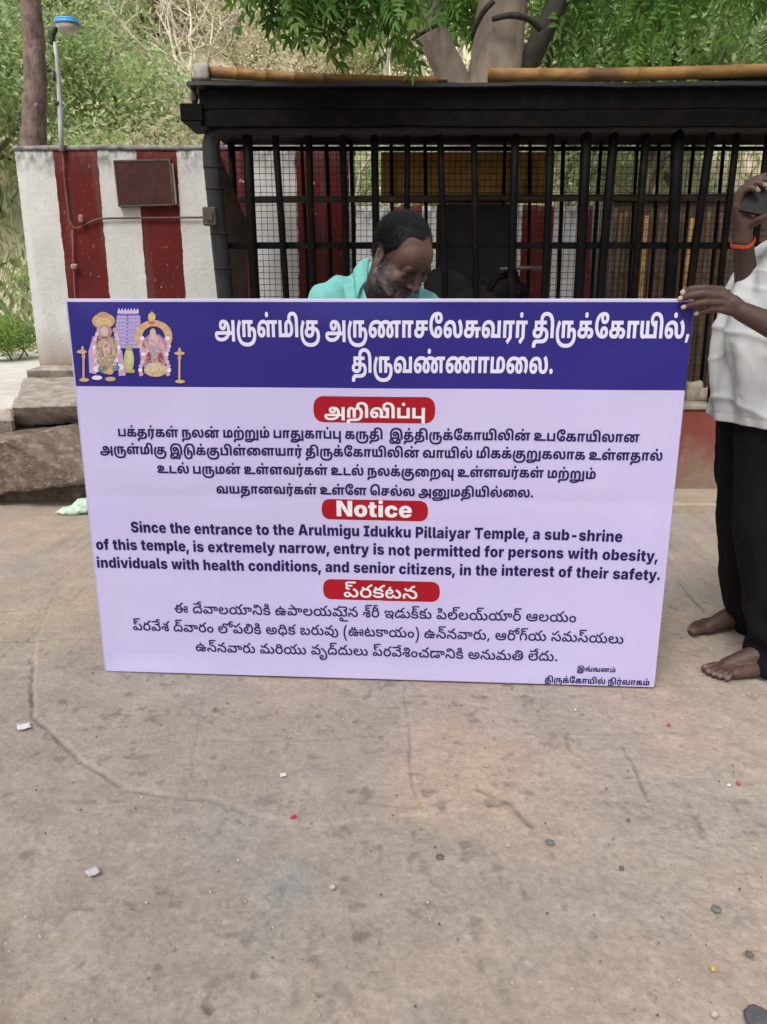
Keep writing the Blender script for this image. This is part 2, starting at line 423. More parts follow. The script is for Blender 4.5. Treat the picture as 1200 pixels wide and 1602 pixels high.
stone('stone_slab', [(44, 596, 5.60), (240, 596, 5.60), (240, 590, 5.74), (44, 590, 5.74), (41, 579, 5.56), (240, 578, 5.56), (240, 571, 5.73), (62, 572, 5.73)], ms2, 'narrow grey stone slab along the foot of the striped wall', .006, 8)
stone('rock', [(-80, 700, 4.85), (22, 690, 4.8), (20, 672, 5.0), (-80, 672, 5.0), (-80, 660, 4.72), (20, 656, 4.72), (18, 640, 4.9), (-80, 640, 4.9)], ms2, 'pale wedge of rock left of the flat slab, above the boulder', .012, 11)
stone('rock', [(22, 720, 4.9), (230, 720, 4.9), (230, 700, 5.3), (22, 700, 5.3), (22, 668, 4.86), (230, 668, 4.86), (230, 662, 5.3), (22, 662, 5.3)], ms1, 'dark rock wedged in the gap under the pale flat slab', .02, 15)
gz = lambda x, y, d: np.array((at(x, y, d)[0], d, -.03))
stone('rock', [gz(-120, 800, 4.72), gz(210, 800, 4.72), gz(210, 790, 5.0), gz(-120, 790, 5.0), (-120, 758, 4.72), (210, 740, 4.72), (210, 730, 5.0), (-120, 740, 5.0)], ms1, 'dark stone propping up the brown boulder from underneath', .02, 19)

# ------------------------------------------------------------------ striped compound walls
def stripe_mat(name, edges, top, off=0.0):
    """vertical red bands painted by hand on lime wash; edges are x positions, mould along the coping"""
    m = bpy.data.materials.new(name); m.use_nodes = True
    n = m.node_tree.nodes; l = m.node_tree.links; bs = n['Principled BSDF']; bs.inputs['Roughness'].default_value = .92; bs.inputs['Specular IOR Level'].default_value = .10
    tc = n.new('ShaderNodeTexCoord'); sx = n.new('ShaderNodeSeparateXYZ'); l.new(tc.outputs['Object'], sx.inputs[0])
    def noise(s, d=4, st=None):
        t = n.new('ShaderNodeTexNoise'); t.inputs['Scale'].default_value = s; t.inputs['Detail'].default_value = d
        if st:
            mp = n.new('ShaderNodeMapping'); mp.inputs['Scale'].default_value = st; l.new(tc.outputs['Object'], mp.inputs[0]); l.new(mp.outputs[0], t.inputs[0])
        else: l.new(tc.outputs['Object'], t.inputs[0])
        return t.outputs['Fac']
    def math_(op, a, b_):
        q = n.new('ShaderNodeMath'); q.operation = op
        for i, v in enumerate((a, b_)):
            if isinstance(v, (int, float)): q.inputs[i].default_value = v
            else: l.new(v, q.inputs[i])
        return q.outputs[0]
    def mix(f, a, b_):
        q = n.new('ShaderNodeMix'); q.data_type = 'RGBA'
        if isinstance(f, (int, float)): q.inputs[0].default_value = f
        else: l.new(f, q.inputs[0])
        for i, v in ((6, a), (7, b_)):
            if isinstance(v, tuple): q.inputs[i].default_value = (*v, 1)
            else: l.new(v, q.inputs[i])
        return q.outputs[2]
    def rng(v, lo, hi):
        q = n.new('ShaderNodeMapRange'); q.inputs[1].default_value = lo; q.inputs[2].default_value = hi
        l.new(v, q.inputs[0]); return q.outputs[0]
    x = math_('ADD', sx.outputs[0], math_('MULTIPLY', math_('SUBTRACT', noise(14, 3), .5), .022))
    red = None
    for a, b_ in edges:
        k = math_('MULTIPLY', math_('GREATER_THAN', x, a), math_('LESS_THAN', x, b_))
        red = k if red is None else math_('ADD', red, k)
    white = mix(rng(noise(3.5, 6), .35, .7), (.60, .60, .59), (.50, .49, .47))
    white = mix(rng(noise(28, 5), .6, .78), white, (.42, .40, .37))
    redc = mix(rng(noise(6, 5), .35, .7), (.130, .020, .018), (.095, .018, .017))
    redc = mix(rng(noise(45, 3, (1, 1, .5)), .64, .75), redc, (.27, .12, .10))
    chip = rng(noise(6.5, 6), .69, .71)
    redc = mix(math_('MULTIPLY', chip, .8), redc, (.55, .52, .48))
    c = mix(red, white, redc)
    # grey-black mould creeping down from the coping, tan splash at the foot
    zz = math_('ADD', sx.outputs[2], math_('MULTIPLY', math_('SUBTRACT', noise(7, 6), .5), .16))
    mould = math_('MULTIPLY', rng(zz, top - .19, top - .02), math_('ADD', math_('MULTIPLY', rng(noise(22, 6, (1, 1, .6)), .38, .60), .85), .10))
    mould = math_('MULTIPLY', mould, math_('SUBTRACT', 1.0, math_('MULTIPLY', red, .8)))
    c = mix(mould, c, (.13, .13, .125))
    streak = math_('MULTIPLY', rng(noise(9, 5, (1, 1, .12)), .55, .75), .22)
    c = mix(streak, c, (.20, .17, .15))
    foot = math_('MULTIPLY', rng(zz, .36 + off, .06 + off), .85)
    c = mix(foot, c, (.25, .18, .12))
    l.new(c, bs.inputs['Base Color'])
    bp = n.new('ShaderNodeBump'); bp.inputs['Strength'].default_value = .5; bp.inputs['Distance'].default_value = .01
    l.new(noise(35, 6), bp.inputs['Height']); l.new(bp.outputs[0], bs.inputs['Normal'])
    return m
WY = 5.76
wx = [at(p, 231, WY)[0] for p in (22, 82, 151, 212, 275, 333, 395, 462, 552)]
ztop = at(100, 231, WY)[2]
def rough_wall(x0, x1, y0, y1, z0, z1, seed):
    nx = int((x1 - x0) / .06); nz = int((z1 - z0) / .06); b = MB()
    gx = np.linspace(x0, x1, nx + 1); gzv = np.linspace(z0, z1, nz + 1)
    for y, fl in ((y0, 0), (y1, 1)):
        X, Z = np.meshgrid(gx, gzv); p = np.stack([X.ravel(), 0 * X.ravel() + y, Z.ravel()], 1)
        nn = fbm(p, 2.2, 4, seed); p[:, 1] += nn * .008
        topm = p[:, 2] > z1 - 1e-6; p[topm, 2] += fbm(p[topm], 5, 4, seed + 2) * .012
        if fl == 0: F0 = p
        else: F1 = p
    k = (nx + 1); ii = np.arange(k * (nz + 1)).reshape(nz + 1, k); N0 = k * (nz + 1)
    f = [tuple(q) for q in np.stack([ii[:-1, :-1], ii[:-1, 1:], ii[1:, 1:], ii[1:, :-1]], -1).reshape(-1, 4)]
    f += [tuple(q) for q in (np.stack([ii[:-1, :-1], ii[1:, :-1], ii[1:, 1:], ii[:-1, 1:]], -1).reshape(-1, 4) + N0)]
    for i in range(nx): f += [(ii[-1, i], ii[-1, i + 1], ii[-1, i + 1] + N0, ii[-1, i] + N0), (ii[0, i + 1], ii[0, i], ii[0, i] + N0, ii[0, i + 1] + N0)]
    for j in range(nz): f += [(ii[j, 0], ii[j + 1, 0], ii[j + 1, 0] + N0, ii[j, 0] + N0), (ii[j + 1, -1], ii[j, -1], ii[j, -1] + N0, ii[j + 1, -1] + N0)]
    return b.add(np.concatenate([F0, F1]), f)
wb = (.5 * (wx[0] + wx[-1]), WY, .66)
b = rough_wall(wx[0], wx[-1], WY, WY + .22, .66, ztop, 50)
wall = empty('striped_wall', wb, label='lime washed wall with broad red painted stripes and mouldy coping', cat='wall')
WORLD[wall] = Matrix.Translation(Vector(wb))
ra = lambda i, j: (wx[i] - wb[0], wx[j] - wb[0])
b.build('wall_body', stripe_mat('striped_paint', [ra(1, 2), ra(3, 4), ra(5, 6), (wx[7] - wb[0], wx[7] - wb[0] + .36)], ztop - .66), wall, True)
# coping, a thin weathered screed along the top
mcop = mat('mould_coping', (.34, .33, .31), .95, var=(.10, .10, .095), vscale=14, vdetail=6, bump=.6, bscale=40)
b = MB()
n = 60; xs = np.linspace(wx[0] - .012, wx[-1] + .01, n)
for k in range(1):
    nz_ = fbm(np.stack([xs, 0 * xs, 0 * xs], 1), 6, 4, 60) * .012
    V = np.concatenate([np.stack([xs, 0 * xs + WY - .006, ztop - .014 + nz_ * .7], 1), np.stack([xs, 0 * xs + WY - .004, ztop + .016 + nz_], 1), np.stack([xs, 0 * xs + WY + .235, ztop + .016 + nz_], 1), np.stack([xs, 0 * xs + WY + .235, ztop - .015 + nz_ * .7], 1)])
    F = [(a * n + i, a * n + i + 1, (a + 1) * n + i + 1, (a + 1) * n + i) for a in range(3) for i in range(n - 1)]
    F += [(3 * n + i, 3 * n + i + 1, i + 1, i) for i in range(n - 1)] + [(0, n, 2 * n, 3 * n), (n - 1, 4 * n - 1, 3 * n - 1, 2 * n - 1)]
    F = [q[::-1] for q in F]
    b.add(V, F)
b.build('coping', mcop, wall, True)

W2Y = 7.0; z2 = at(900, 322, W2Y)[2]; x2a, x2b = wx[-1] - .25, at(930, 400, 7.0)[0]
wb2 = (.5 * (x2a + x2b), W2Y, 0)
ed = []
x = at(815, 380, W2Y)[0]
while x > x2a: x -= .56
while x < x2b: ed.append((x - wb2[0], x + .27 - wb2[0])); x += .56
wall2 = empty('striped_wall', wb2, label='lower striped wall running behind the black cage', cat='wall')
rough_wall(x2a, x2b, W2Y, W2Y + .2, 0, z2, 53).build('wall_body', stripe_mat('striped_paint_far', ed, z2), wall2, True)

mud = empty('mud_wall', (at(1080, 400, 7.05)[0], 7.05, 0), label='dark brown mud wall with pale coping behind the bamboo bundle', cat='wall')
xa_, xb_ = at(930, 400, 7.05)[0] + .01, 5.2; zt_ = at(1000, 316, 7.05)[2]
rough_wall(xa_, xb_, 7.05, 7.25, 0, zt_, 57).build('wall_body', mat('mud_plaster', (.065, .042, .030), .95, var=(.11, .07, .045), vscale=5, bump=.5, bscale=30), mud, True)
MB().box(((xa_ + xb_) / 2, 7.14, zt_ + .03), (xb_ - xa_, .26, .045), bev=.008).build('coping', mat('pale_coping', (.55, .54, .52), .9, var=(.3, .29, .27), vscale=9), mud)
# plaque on the wall, conduit, lamp pole
mgr = mat('plaque_granite', (.070, .022, .020), .6, var=(.034, .013, .013), vscale=22, bump=.15, bscale=150, spec=.2)
p0 = at(182, 253, WY - .03); p1 = at(270, 320, WY - .03)
pc = (p0 + p1) / 2
pl = empty('plaque', (pc[0], WY - .01, p1[2]), label='dark maroon granite plaque fixed across the red and white stripes', cat='plaque')
rt = Matrix.Rotation(R(-1.5), 3, 'Y')
MB().box((pc[0], WY - .028, pc[2]), (p1[0] - p0[0], .035, p0[2] - p1[2]), rt, .003).build('slab', mgr, pl)
b = MB()
hw, hh = (p1[0] - p0[0]) / 2, (p0[2] - p1[2]) / 2
for (cx, cz, sx_, sz_) in ((0, hh + .006, 2 * hw + .024, .011), (0, -hh - .006, 2 * hw + .024, .011), (-hw - .006, 0, .011, 2 * hh + .001), (hw + .006, 0, .011, 2 * hh + .001)):
    o_ = np.array(rt @ Vector((cx, 0, cz)))
    b.box((pc[0] + o_[0], WY - .024, pc[2] + o_[2]), (sx_, .05, sz_), rt)
b.build('border', mat('plaque_border', (.05, .03, .03), .6, var=(.11, .09, .06), vscale=20), pl)
MB().box((pc[0] + hw + .018, WY - .016, pc[2] - .004), (.012, .03, 2 * hh - .01), rt).build('mortar_edge', mat('mortar', (.42, .37, .22), .9, var=(.3, .26, .16), vscale=25), pl)

LY = WY - .03
mpipe = mat('pvc_grey', (.50, .52, .54), .5, var=(.34, .35, .36), vscale=9, bump=.1)
mblk = mat('black_plastic', (.018, .019, .022), .55, var=(.03, .03, .03), vscale=30)
lp = empty('solar_lamp', at(98, 232, LY), label='solar lamp with blue top on a thin grey pole above the striped wall', cat='lamp')
pa, pb_, pc_, pd = at(96.5, 236, LY), at(94, 160, LY), at(89, 90, LY), at(85, 66, LY)
MB().tube([pa, (pa + pb_) / 2, pb_, (pb_ + pc_) / 2, pc_, pd], [.017, .017, .0165, .015, .013, .012], 12).build('pole', mpipe, lp, True)
q = at(91, 162, LY); MB().tube([q - (0, 0, .012), q + (0, 0, .012)], .022, 12).build('clamp', mblk, lp, True)
MB().tube([at(87, 112, LY) - (.003, .02, 0), at(88, 128, LY) - (.003, .02, 0)], .009, 8).build('clamp', mblk, lp, True)
MB().chain([at(82, 67, LY), at(82, 56, LY), at(86, 46, LY)], [.016, .017, .018], 10).build('bracket', mblk, lp, True)
la, lb = at(87, 39, LY), at(124, 41, LY); mid_ = (la + lb) / 2
sh = MB(); L = lb[0] - la[0]
def shell(z0, z1, k0, k1, nn=18):
    V = []; 
    for z, k in ((z0, k0), (z1, k1)):
        for j in range(nn):
            a = 2 * math.pi * j / nn; e = 2.6
            ca, sa = math.cos(a), math.sin(a)
            V.append((mid_[0] + L / 2 * k * math.copysign(abs(ca) ** (2 / e), ca), LY + .075 * k * math.copysign(abs(sa) ** (2 / e), sa), mid_[2] + z - .03 * ca * 0))
    F = [(j, (j + 1) % nn, nn + (j + 1) % nn, nn + j) for j in range(nn)] + [tuple(range(nn))[::-1], tuple(range(nn, 2 * nn))]
    return V, F
for z0, z1, k0, k1 in ((.0, .02, 1.02, 1.02), (.0201, .036, 1.02, .9)): sh.add(*shell(z0, z1, k0, k1))
sh.build('lamp_head', mat('blue_plastic', (.05, .26, .62), .4, var=(.10, .36, .66), vscale=8), lp, True)
sh = MB(); sh.add(*shell(-.036, -.001, .66, .97)); sh.build('diffuser', mat('lamp_diffuser', (.55, .50, .46), .45, var=(.42, .36, .33), vscale=10), lp, True)
sh = MB(); sh.box((mid_[0], LY, mid_[2] + .0385), (L * .72, .09, .004)); sh.build('solar_panel', mat('solar_cells', (.02, .07, .20), .2), lp)

CY = WY - .02
mred = mat('painted_pipe', (.105, .042, .036), .75, var=(.17, .095, .085), vscale=14)
cd = MB().tube([at(97.5, 233, CY), at(101, 280, CY), at(106, 322, CY), at(109, 346, CY), at(115, 356, CY), at(123, 357, CY), at(138, 349, CY), at(152, 343, CY), at(170, 341.5, CY), at(220, 341, CY), at(280, 340.5, CY), at(330, 340, CY)], .0066, 10)
o = cd.build('conduit', mred, None, True)
tag(rebase(o, at(97, 350, CY)), 'thin conduit running down the red stripe and across to the cage', 'pipe')
for q in ((126, 344), (150, 343), (250, 341)):
    pass
o = MB().tube([at(113, 360, CY), at(114.5, 400, CY), at(116, 440, CY), at(118, 475, CY), at(119, 500, CY)], .006, 8).build('cable', mat('old_cable', (.20, .085, .075), .7), None, True)
tag(rebase(o, at(119, 500, CY)), 'thin cable dropping down the red stripe below the conduit bend', 'cable')
o = MB().box(at(116.5, 417, CY - .015), (.045, .03, .035), bev=.006).ell(at(118, 416, CY - .03), (.012, .01, .012)).build('junction_box', mat('old_pvc', (.42, .33, .30), .6, var=(.25, .1, .09), vscale=40), None)
tag(rebase(o, at(116.5, 422, CY)), 'small pale junction box on the cable halfway down the red stripe', 'junction box')
o = MB().box(at(127, 342, CY - .015), (.032, .03, .05), bev=.006).build('pipe_clip', mat('old_pvc_clip', (.40, .25, .22), .6, var=(.22, .07, .06), vscale=40), None)
tag(rebase(o, at(127, 348, CY)), 'pale clip beside the conduit bend on the red stripe', 'clip')


# ------------------------------------------------------------------ the black cage
FY, RY = 4.80, 5.31
mcage = mat('black_paint', (.0018, .0018, .0024), .6, var=(.004, .0037, .0038), vscale=14, bump=.3, bscale=50, spec=.09, var2=(.011, .007, .005), v2scale=9)
mrust = mat('sooty_metal', (.010, .009, .008), .7, var=(.018, .013, .010), vscale=10)
zp = at(1090, 632, FY)[2]
zr0 = at(700, 197, 4.70)[2]; zr1 = at(700, 138, 4.70)[2]
xl = at(335, 300, FY)[0]; XR = 3.0
cage = empty('cage', (.9, FY, 0), label='black barred cage with flat roof on a red plinth around the tree foot', cat='cage')
# plinth, red paint worn away towards the ground
mpl = bpy.data.materials.new('plinth_paint'); mpl.use_nodes = True
n = mpl.node_tree.nodes; l = mpl.node_tree.links; bs = n['Principled BSDF']; bs.inputs['Roughness'].default_value = .9
tc = n.new('ShaderNodeTexCoord'); sx = n.new('ShaderNodeSeparateXYZ'); l.new(tc.outputs['Object'], sx.inputs[0])
def _n(s, st=(1, 1, 1)):
    mp = n.new('ShaderNodeMapping'); mp.inputs['Scale'].default_value = st; l.new(tc.outputs['Object'], mp.inputs[0])
    t = n.new('ShaderNodeTexNoise'); t.inputs['Scale'].default_value = s; t.inputs['Detail'].default_value = 6; l.new(mp.outputs[0], t.inputs[0]); return t.outputs['Fac']
ad = n.new('ShaderNodeMath'); ad.operation = 'MULTIPLY_ADD'; l.new(_n(9, (1, 1, .35)), ad.inputs[0]); ad.inputs[1].default_value = .75; l.new(sx.outputs[2], ad.inputs[2])
mr = n.new('ShaderNodeMapRange'); mr.inputs[1].default_value = .48; mr.inputs[2].default_value = .78; l.new(ad.outputs[0], mr.inputs[0])
mx = n.new('ShaderNodeMix'); mx.data_type = 'RGBA'; l.new(mr.outputs[0], mx.inputs[0])
m2 = n.new('ShaderNodeMix'); m2.data_type = 'RGBA'; l.new(_n(14), m2.inputs[0]); m2.inputs[6].default_value = (.17, .115, .08, 1); m2.inputs[7].default_value = (.29, .215, .155, 1)
m3 = n.new('ShaderNodeMix'); m3.data_type = 'RGBA'; l.new(_n(11, (1, 1, .4)), m3.inputs[0]); m3.inputs[6].default_value = (.17, .030, .024, 1); m3.inputs[7].default_value = (.24, .065, .05, 1)
l.new(m2.outputs[2], mx.inputs[6]); l.new(m3.outputs[2], mx.inputs[7]); l.new(mx.outputs[2], bs.inputs['Base Color'])
bp = n.new('ShaderNodeBump'); bp.inputs['Strength'].default_value = .6; bp.inputs['Distance'].default_value = .01; l.new(_n(40), bp.inputs['Height']); l.new(bp.outputs[0], bs.inputs['Normal'])
px0 = xl - .03
MB().box(((px0 + XR) / 2, (FY + RY) / 2, (zp - .03) / 2), (XR - px0, RY - FY + .10, zp - .03), bev=.012).build('plinth', mpl, cage)
MB().box(((px0 + XR) / 2, (FY + RY) / 2, zp - .012), (XR - px0 + .03, RY - FY + .13, .035), bev=.008).build('plinth_cap', mat('cap_concrete', (.34, .31, .27), .9, var=(.22, .19, .16), vscale=12, bump=.4), cage)
# roof: top sheet, fascia and its tiers
x0 = at(292, 134, 4.66)[0]
def sheet_edge(xs, prof, amp, seed):
    """closed profile (y, z) swept along x with dents"""
    k = len(prof); n_ = len(xs); V = []
    q0 = np.stack([xs, 0 * xs, 0 * xs], 1)
    for j, (y, z) in enumerate(prof): V.append(np.stack([xs, y + amp * .6 * fbm(q0, 3.1, 4, seed + j // 2), z + amp * fbm(q0, 2.3, 4, seed + 9) + amp * .35 * fbm(q0, 14, 2, seed + 4 + j // 2)], 1))
    F = [(a * n_ + i, ((a + 1) % k) * n_ + i, ((a + 1) % k) * n_ + i + 1, a * n_ + i + 1) for a in range(k) for i in range(n_ - 1)] + [tuple(a * n_ for a in range(k))[::-1], tuple(a * n_ + n_ - 1 for a in range(k))]
    return MB().add(np.concatenate(V), F)
xs_ = np.linspace(x0, XR, 160)
sheet_edge(xs_, [(4.655, zr1 + .001), (5.35, zr1 + .002), (5.35, zr1 + .022), (4.655, zr1 + .020)], .009, 401).build('roof', mat('roof_sheet', (.012, .013, .016), .4, var=(.03, .033, .038), vscale=3, bump=.2, bscale=12), cage)
x1 = at(312, 165, 4.70)[0]
b = MB()
for (a, c_, d) in ((138.5, 170, .0), (170.3, 197, .005)):
    za, zb_ = at(700, a, 4.70)[2], at(700, c_, 4.70)[2]
    f_ = sheet_edge(np.linspace(x1, XR, 120), [(4.70 + d, zb_), (4.74 + d, zb_), (4.74 + d, za), (4.70 + d, za)], .006, 420 + int(a)); b.add(*f_.arrays())
b.build('fascia', mcage, cage)
MB().box(((x1 + XR) / 2, 5.05, (zr0 + zr1) / 2 + .005), (XR - x1 - .02, .58, (zr1 - zr0) * .9)).build('ceiling', mcage, cage)
q = at(302, 178, 4.72)
MB().box((q[0], 4.86, q[2]), (.125, .36, .09), bev=.006).build('beam_end', mcage, cage)
MB().ell(at(304, 152, 4.76), (.022, .04, .038)).build('mortar_lump', mat('mortar_brown', (.24, .19, .15), .9, var=(.12, .09, .07), vscale=40), cage, True)
# bent pipe frame
yb = zp
pts = [at(353.5, 470, FY), at(346, 400, FY), at(338, 320, FY), at(331, 250, FY)]
d = pts[0] - pts[1]; pts.insert(0, pts[0] + d / d[2] * (yb - pts[0][2]))
pts += [at(330, 225, FY), at(333, 213, FY), at(342, 206, FY), at(356, 203.5, FY), at(420, 203, FY), at(800, 202, FY), at(1240, 199, FY), (XR, FY, at(1240, 199, FY)[2])]
MB().tube(pts, [.050] * 6 + [.047, .043, .04, .038] + [.036] * 3, 16).build('frame_pipe', mat('worn_black_pipe', (.009, .0095, .011), .45, var=(.026, .026, .028), vscale=7, bump=.25, bscale=45, spec=.35), cage, True)
for yy in (262, 296, 366, 420): q = at(331 + (yy - 250) * .104, yy, FY); MB().tube([q - (0, 0, .008), q + (0, 0, .008)], .0525, 16).build('pipe_band', mrust, cage, True)
# bars
rbend = random.Random(21)
def bar(xa, xb, Y, r, name, top=None, ya=233, ybm=462):
    a, c_ = at(xa, ya, Y), at(xb, ybm, Y); d = c_ - a
    p_top = a + d * ((top or zr0 + .03) - a[2]) / d[2]; p_bot = a + d * (zp - a[2]) / d[2]
    bend = np.array((rbend.uniform(-.012, .012), rbend.uniform(-.008, .008), 0)); MB().tube([p_top, p_top * .72 + p_bot * .28 + bend * .7, (p_top + p_bot) / 2 + bend, p_top * .25 + p_bot * .75 + bend * .6, p_bot], r * .84, 10).build(name, mcage, cage, True)
fb = [(388, 401, .035), (432, 447, .024), (484, 493, .024), (536, 540, .024), (586, 590, .027), (638, 641, .022), (689, 696, .023), (741, 743, .023), (806, 801, .030), (860, 849, .026), (916, 903, .036), (959, 942, .032), (1009, 991, .026), (1059, 1044, .042), (1110, 1081, .030), (1151, 1128, .024), (1200, 1172, .024), (1250, 1220, .024)]
for xa, xb, r in fb: bar(xa, xb, FY, r, 'bar')
for xa, xb, r in ((362, 378, .028), (472, 480, .013), (511, 517, .015), (549, 552, .016), (612, 614, .014), (665, 668, .014), (790, 787, .013), (829, 824, .014), (881, 871, .016), (940, 926, .014), (997, 983, .013), (1031, 1014, .013), (1085, 1066, .014), (1132, 1110, .014)): bar(xa, xb, RY, r, 'bar')
za, zb_ = at(700, 384, FY)[2], at(700, 313, RY)[2]
MB().box(((xl + XR) / 2, FY + .03, za), (XR - xl, .012, .035)).build('rail', mcage, cage)
MB().tube([(xl + .06, RY - .02, zb_), (XR, RY - .02, zb_ + .02)], .021, 8).build('rail', mat('rusty_rail', (.035, .025, .020), .7, var=(.07, .045, .03), vscale=20), cage, True)
MB().box(((xl + XR) / 2, RY, zr0 - .012), (XR - xl, .03, .022)).build('rail', mcage, cage)
b = MB()
def wire_panel(p, ux, n1, uz, n2, pitch, r=.0017):
    for i in range(n1):
        a = p + ux * pitch * i; b.tube([a, a + uz * pitch * (n2 - 1)], r, 3, False)
    for j in range(n2):
        a = p + uz * pitch * j; b.tube([a, a + ux * pitch * (n1 - 1)], r, 3, False)
wire_panel(np.array((xl, RY + .022, zp)), np.array((1., 0, 0)), 104, np.array((0, 0, 1.)), 42, .0378, .0021)
wire_panel(np.array((xl, FY + .06, zp)), np.array((0, 1., 0)), 11, np.array((0, 0, 1.)), 33, .048)
b.build('wire_mesh', mrust, cage)
q = at(329, 339, FY - .05)
o = MB().box((q[0], FY - .062, q[2]), (.075, .045, .10), bev=.006).box((q[0] + .005, FY - .09, q[2]), (.035, .012, .05), bev=.003).build('junction_box', mat('grimy_box', (.055, .047, .038), .7, var=(.10, .085, .06), vscale=22))
tag(rebase(o, (q[0], FY - .062, q[2] - .05)), 'grimy junction box strapped to the bent corner pipe of the cage', 'junction box')

# things inside and behind the cage
c8 = [at(342, 560, 5.16), at(389, 560, 5.24), at(389, 560, 5.26), at(342, 560, 5.18), at(343, 238, 5.16), at(386, 346, 5.24), at(386, 346, 5.26), at(343, 238, 5.18)]
for p in c8[:4]: p[2] = zp + .006
o = MB().add(c8, [(3, 2, 1, 0), (4, 5, 6, 7), (0, 1, 5, 4), (1, 2, 6, 5), (2, 3, 7, 6), (3, 0, 4, 7)]).build('metal_sheet', mat('rusty_sheet', (.020, .014, .012), .8, var=(.055, .028, .018), vscale=9))
tag(rebase(o, c8[0]), 'rusty dark sheet with slanting top propped in the cage corner', 'metal sheet')
sgn = empty('signboard', at(730, 318, RY + .06), label='dull yellow signboard with faded red lettering hung inside the cage', cat='sign')
s0, s1 = at(596, 238, RY + .05), at(864, 318, RY + .05)
MB().box(((s0[0] + s1[0]) / 2, RY + .055, (s0[2] + s1[2]) / 2), (s1[0] - s0[0], .012, s0[2] - s1[2])).build('panel', mat('faded_yellow', (.46, .26, .055), .7, var=(.28, .15, .04), vscale=4), sgn)
rr = random.Random(5); b = MB()
yy0 = RY + .0475
for (row, hh_) in ((.30, .10), (.66, .055)):
    x = s0[0] + .06
    while x < s1[0] - .09:
        z = s0[2] + (s1[2] - s0[2]) * row; wd = rr.uniform(.03, .06) * (hh_ / .08)
        b.tube([(x, yy0, z - hh_ * .4), (x + wd * .3, yy0, z + hh_ * .35), (x + wd * .8, yy0, z + hh_ * .3), (x + wd, yy0, z - hh_ * .45)], hh_ * .10, 5, True, .1)
        x += wd + rr.uniform(.012, .035) + (.05 if rr.random() < .15 else 0)
b.build('lettering', mat('faded_red', (.13, .022, .016), .7), sgn)
b = MB()
pp = at(812, 440, 5.06)
b.tube([(pp[0], 5.06, zp), (pp[0], 5.06, pp[2] - .03)], .030, 10).tube([(pp[0], 5.06, zp), (pp[0], 5.06, zp + .03)], .08, 12)
b.ell((pp[0], 5.05, at(0, 455, 5.06)[2]), (.055, .05, .055)).tube([(pp[0] - .01, 5.0, at(0, 461, 5.06)[2]), (pp[0] - .01, 4.96, at(0, 461, 5.06)[2])], .034, 14)
b.chain([(pp[0], 5.06, pp[2] - .04), (pp[0] - .03, 5.06, pp[2] + .05), (pp[0] - .14, 5.05, pp[2] + .02), (pp[0] - .20, 5.04, pp[2] - .07)], [.02, .022, .018, .02], 8)
pump = empty('water_pump', (pp[0], 5.06, zp), label='dark hand pump with a level handle standing inside the cage', cat='pump')
b.build('pump_body', mcage, pump, True)
MB().tube([at(782, 421, 5.02), at(815, 419, 5.02), at(848, 420, 5.02)], [.011, .012, .013], 10).build('handle', mat('worn_steel', (.16, .16, .16), .45, metal=.6, var=(.06, .06, .06), vscale=30), pump, True)
b = MB()
for i in range(9):
    a = i * .7; q = at(715 + 60 * math.cos(a) * .6, 470 + 70 * math.sin(a * 1.3), 5.08); q[2] = max(q[2], zp + .1)
    q[2] = min(q[2], 1.18); b.ell(q, (.11, .10, .12))
b.ell(at(715, 470, 5.06) * (1, 1, 0) + (0, 0, zp + .25), (.2, .12, .26)); b.ell(at(700, 452, 5.1), (.16, .09, .13), Matrix.Rotation(R(20), 3, 'Y'))
me = bake(b, .012, 6); V_ = verts(me); setverts(me, V_ + normals(me) * (fbm(V_, 11, 3, 70)[:, None] * .02))
o = link('sack_heap', me, mat('dark_sacking', (.006, .0055, .0055), .9, var=(.012, .011, .010), vscale=20), None, True)
tag(rebase(o, (at(715, 470, 5.08)[0], 5.08, zp)), 'heap of dark sacks piled in the cage beside the bending man', 'sacks')
mst = mat('rubble_stone', (.42, .36, .28), .9, var=(.25, .2, .15), vscale=12, bump=.5)
for i, (x, y, Yq, s_, lb_) in enumerate(((1086, 588, 4.96, .052, 'pale jagged stone on the plinth just behind the board corner'), (1101, 612, 4.93, .04, 'small pale stone low on the plinth between the bars'), (1118, 596, 5.02, .045, 'tan stone on the plinth beside the white shirt'))):
    q = at(x, y, Yq); q[2] = zp + .005
    k = s_; c8 = [q + np.array(v) * k for v in ((-1, -.8, 0), (1, -.9, 0), (.9, .8, 0), (-.9, .9, 0), (-.8, -.7, 1.9), (.6, -.8, 2.3), (.7, .6, 1.8), (-.7, .7, 2.1))]
    o = MB().hexa(c8, amp=.008, seed=80 + i).build('stone', mst, None, True); tag(rebase(o, q), lb_, 'stone')
mbam = mat('bamboo_yellow', (.42, .235, .07), .55, var=(.26, .13, .04), vscale=7, vdetail=6, bump=.3, bscale=30, stretch=(.35, 1, 1), var2=(.13, .065, .028), v2scale=7)
mbam2 = mat('bamboo_brown', (.105, .058, .028), .6, var=(.040, .023, .013), vscale=9, bump=.3, stretch=(1, 1, .3))
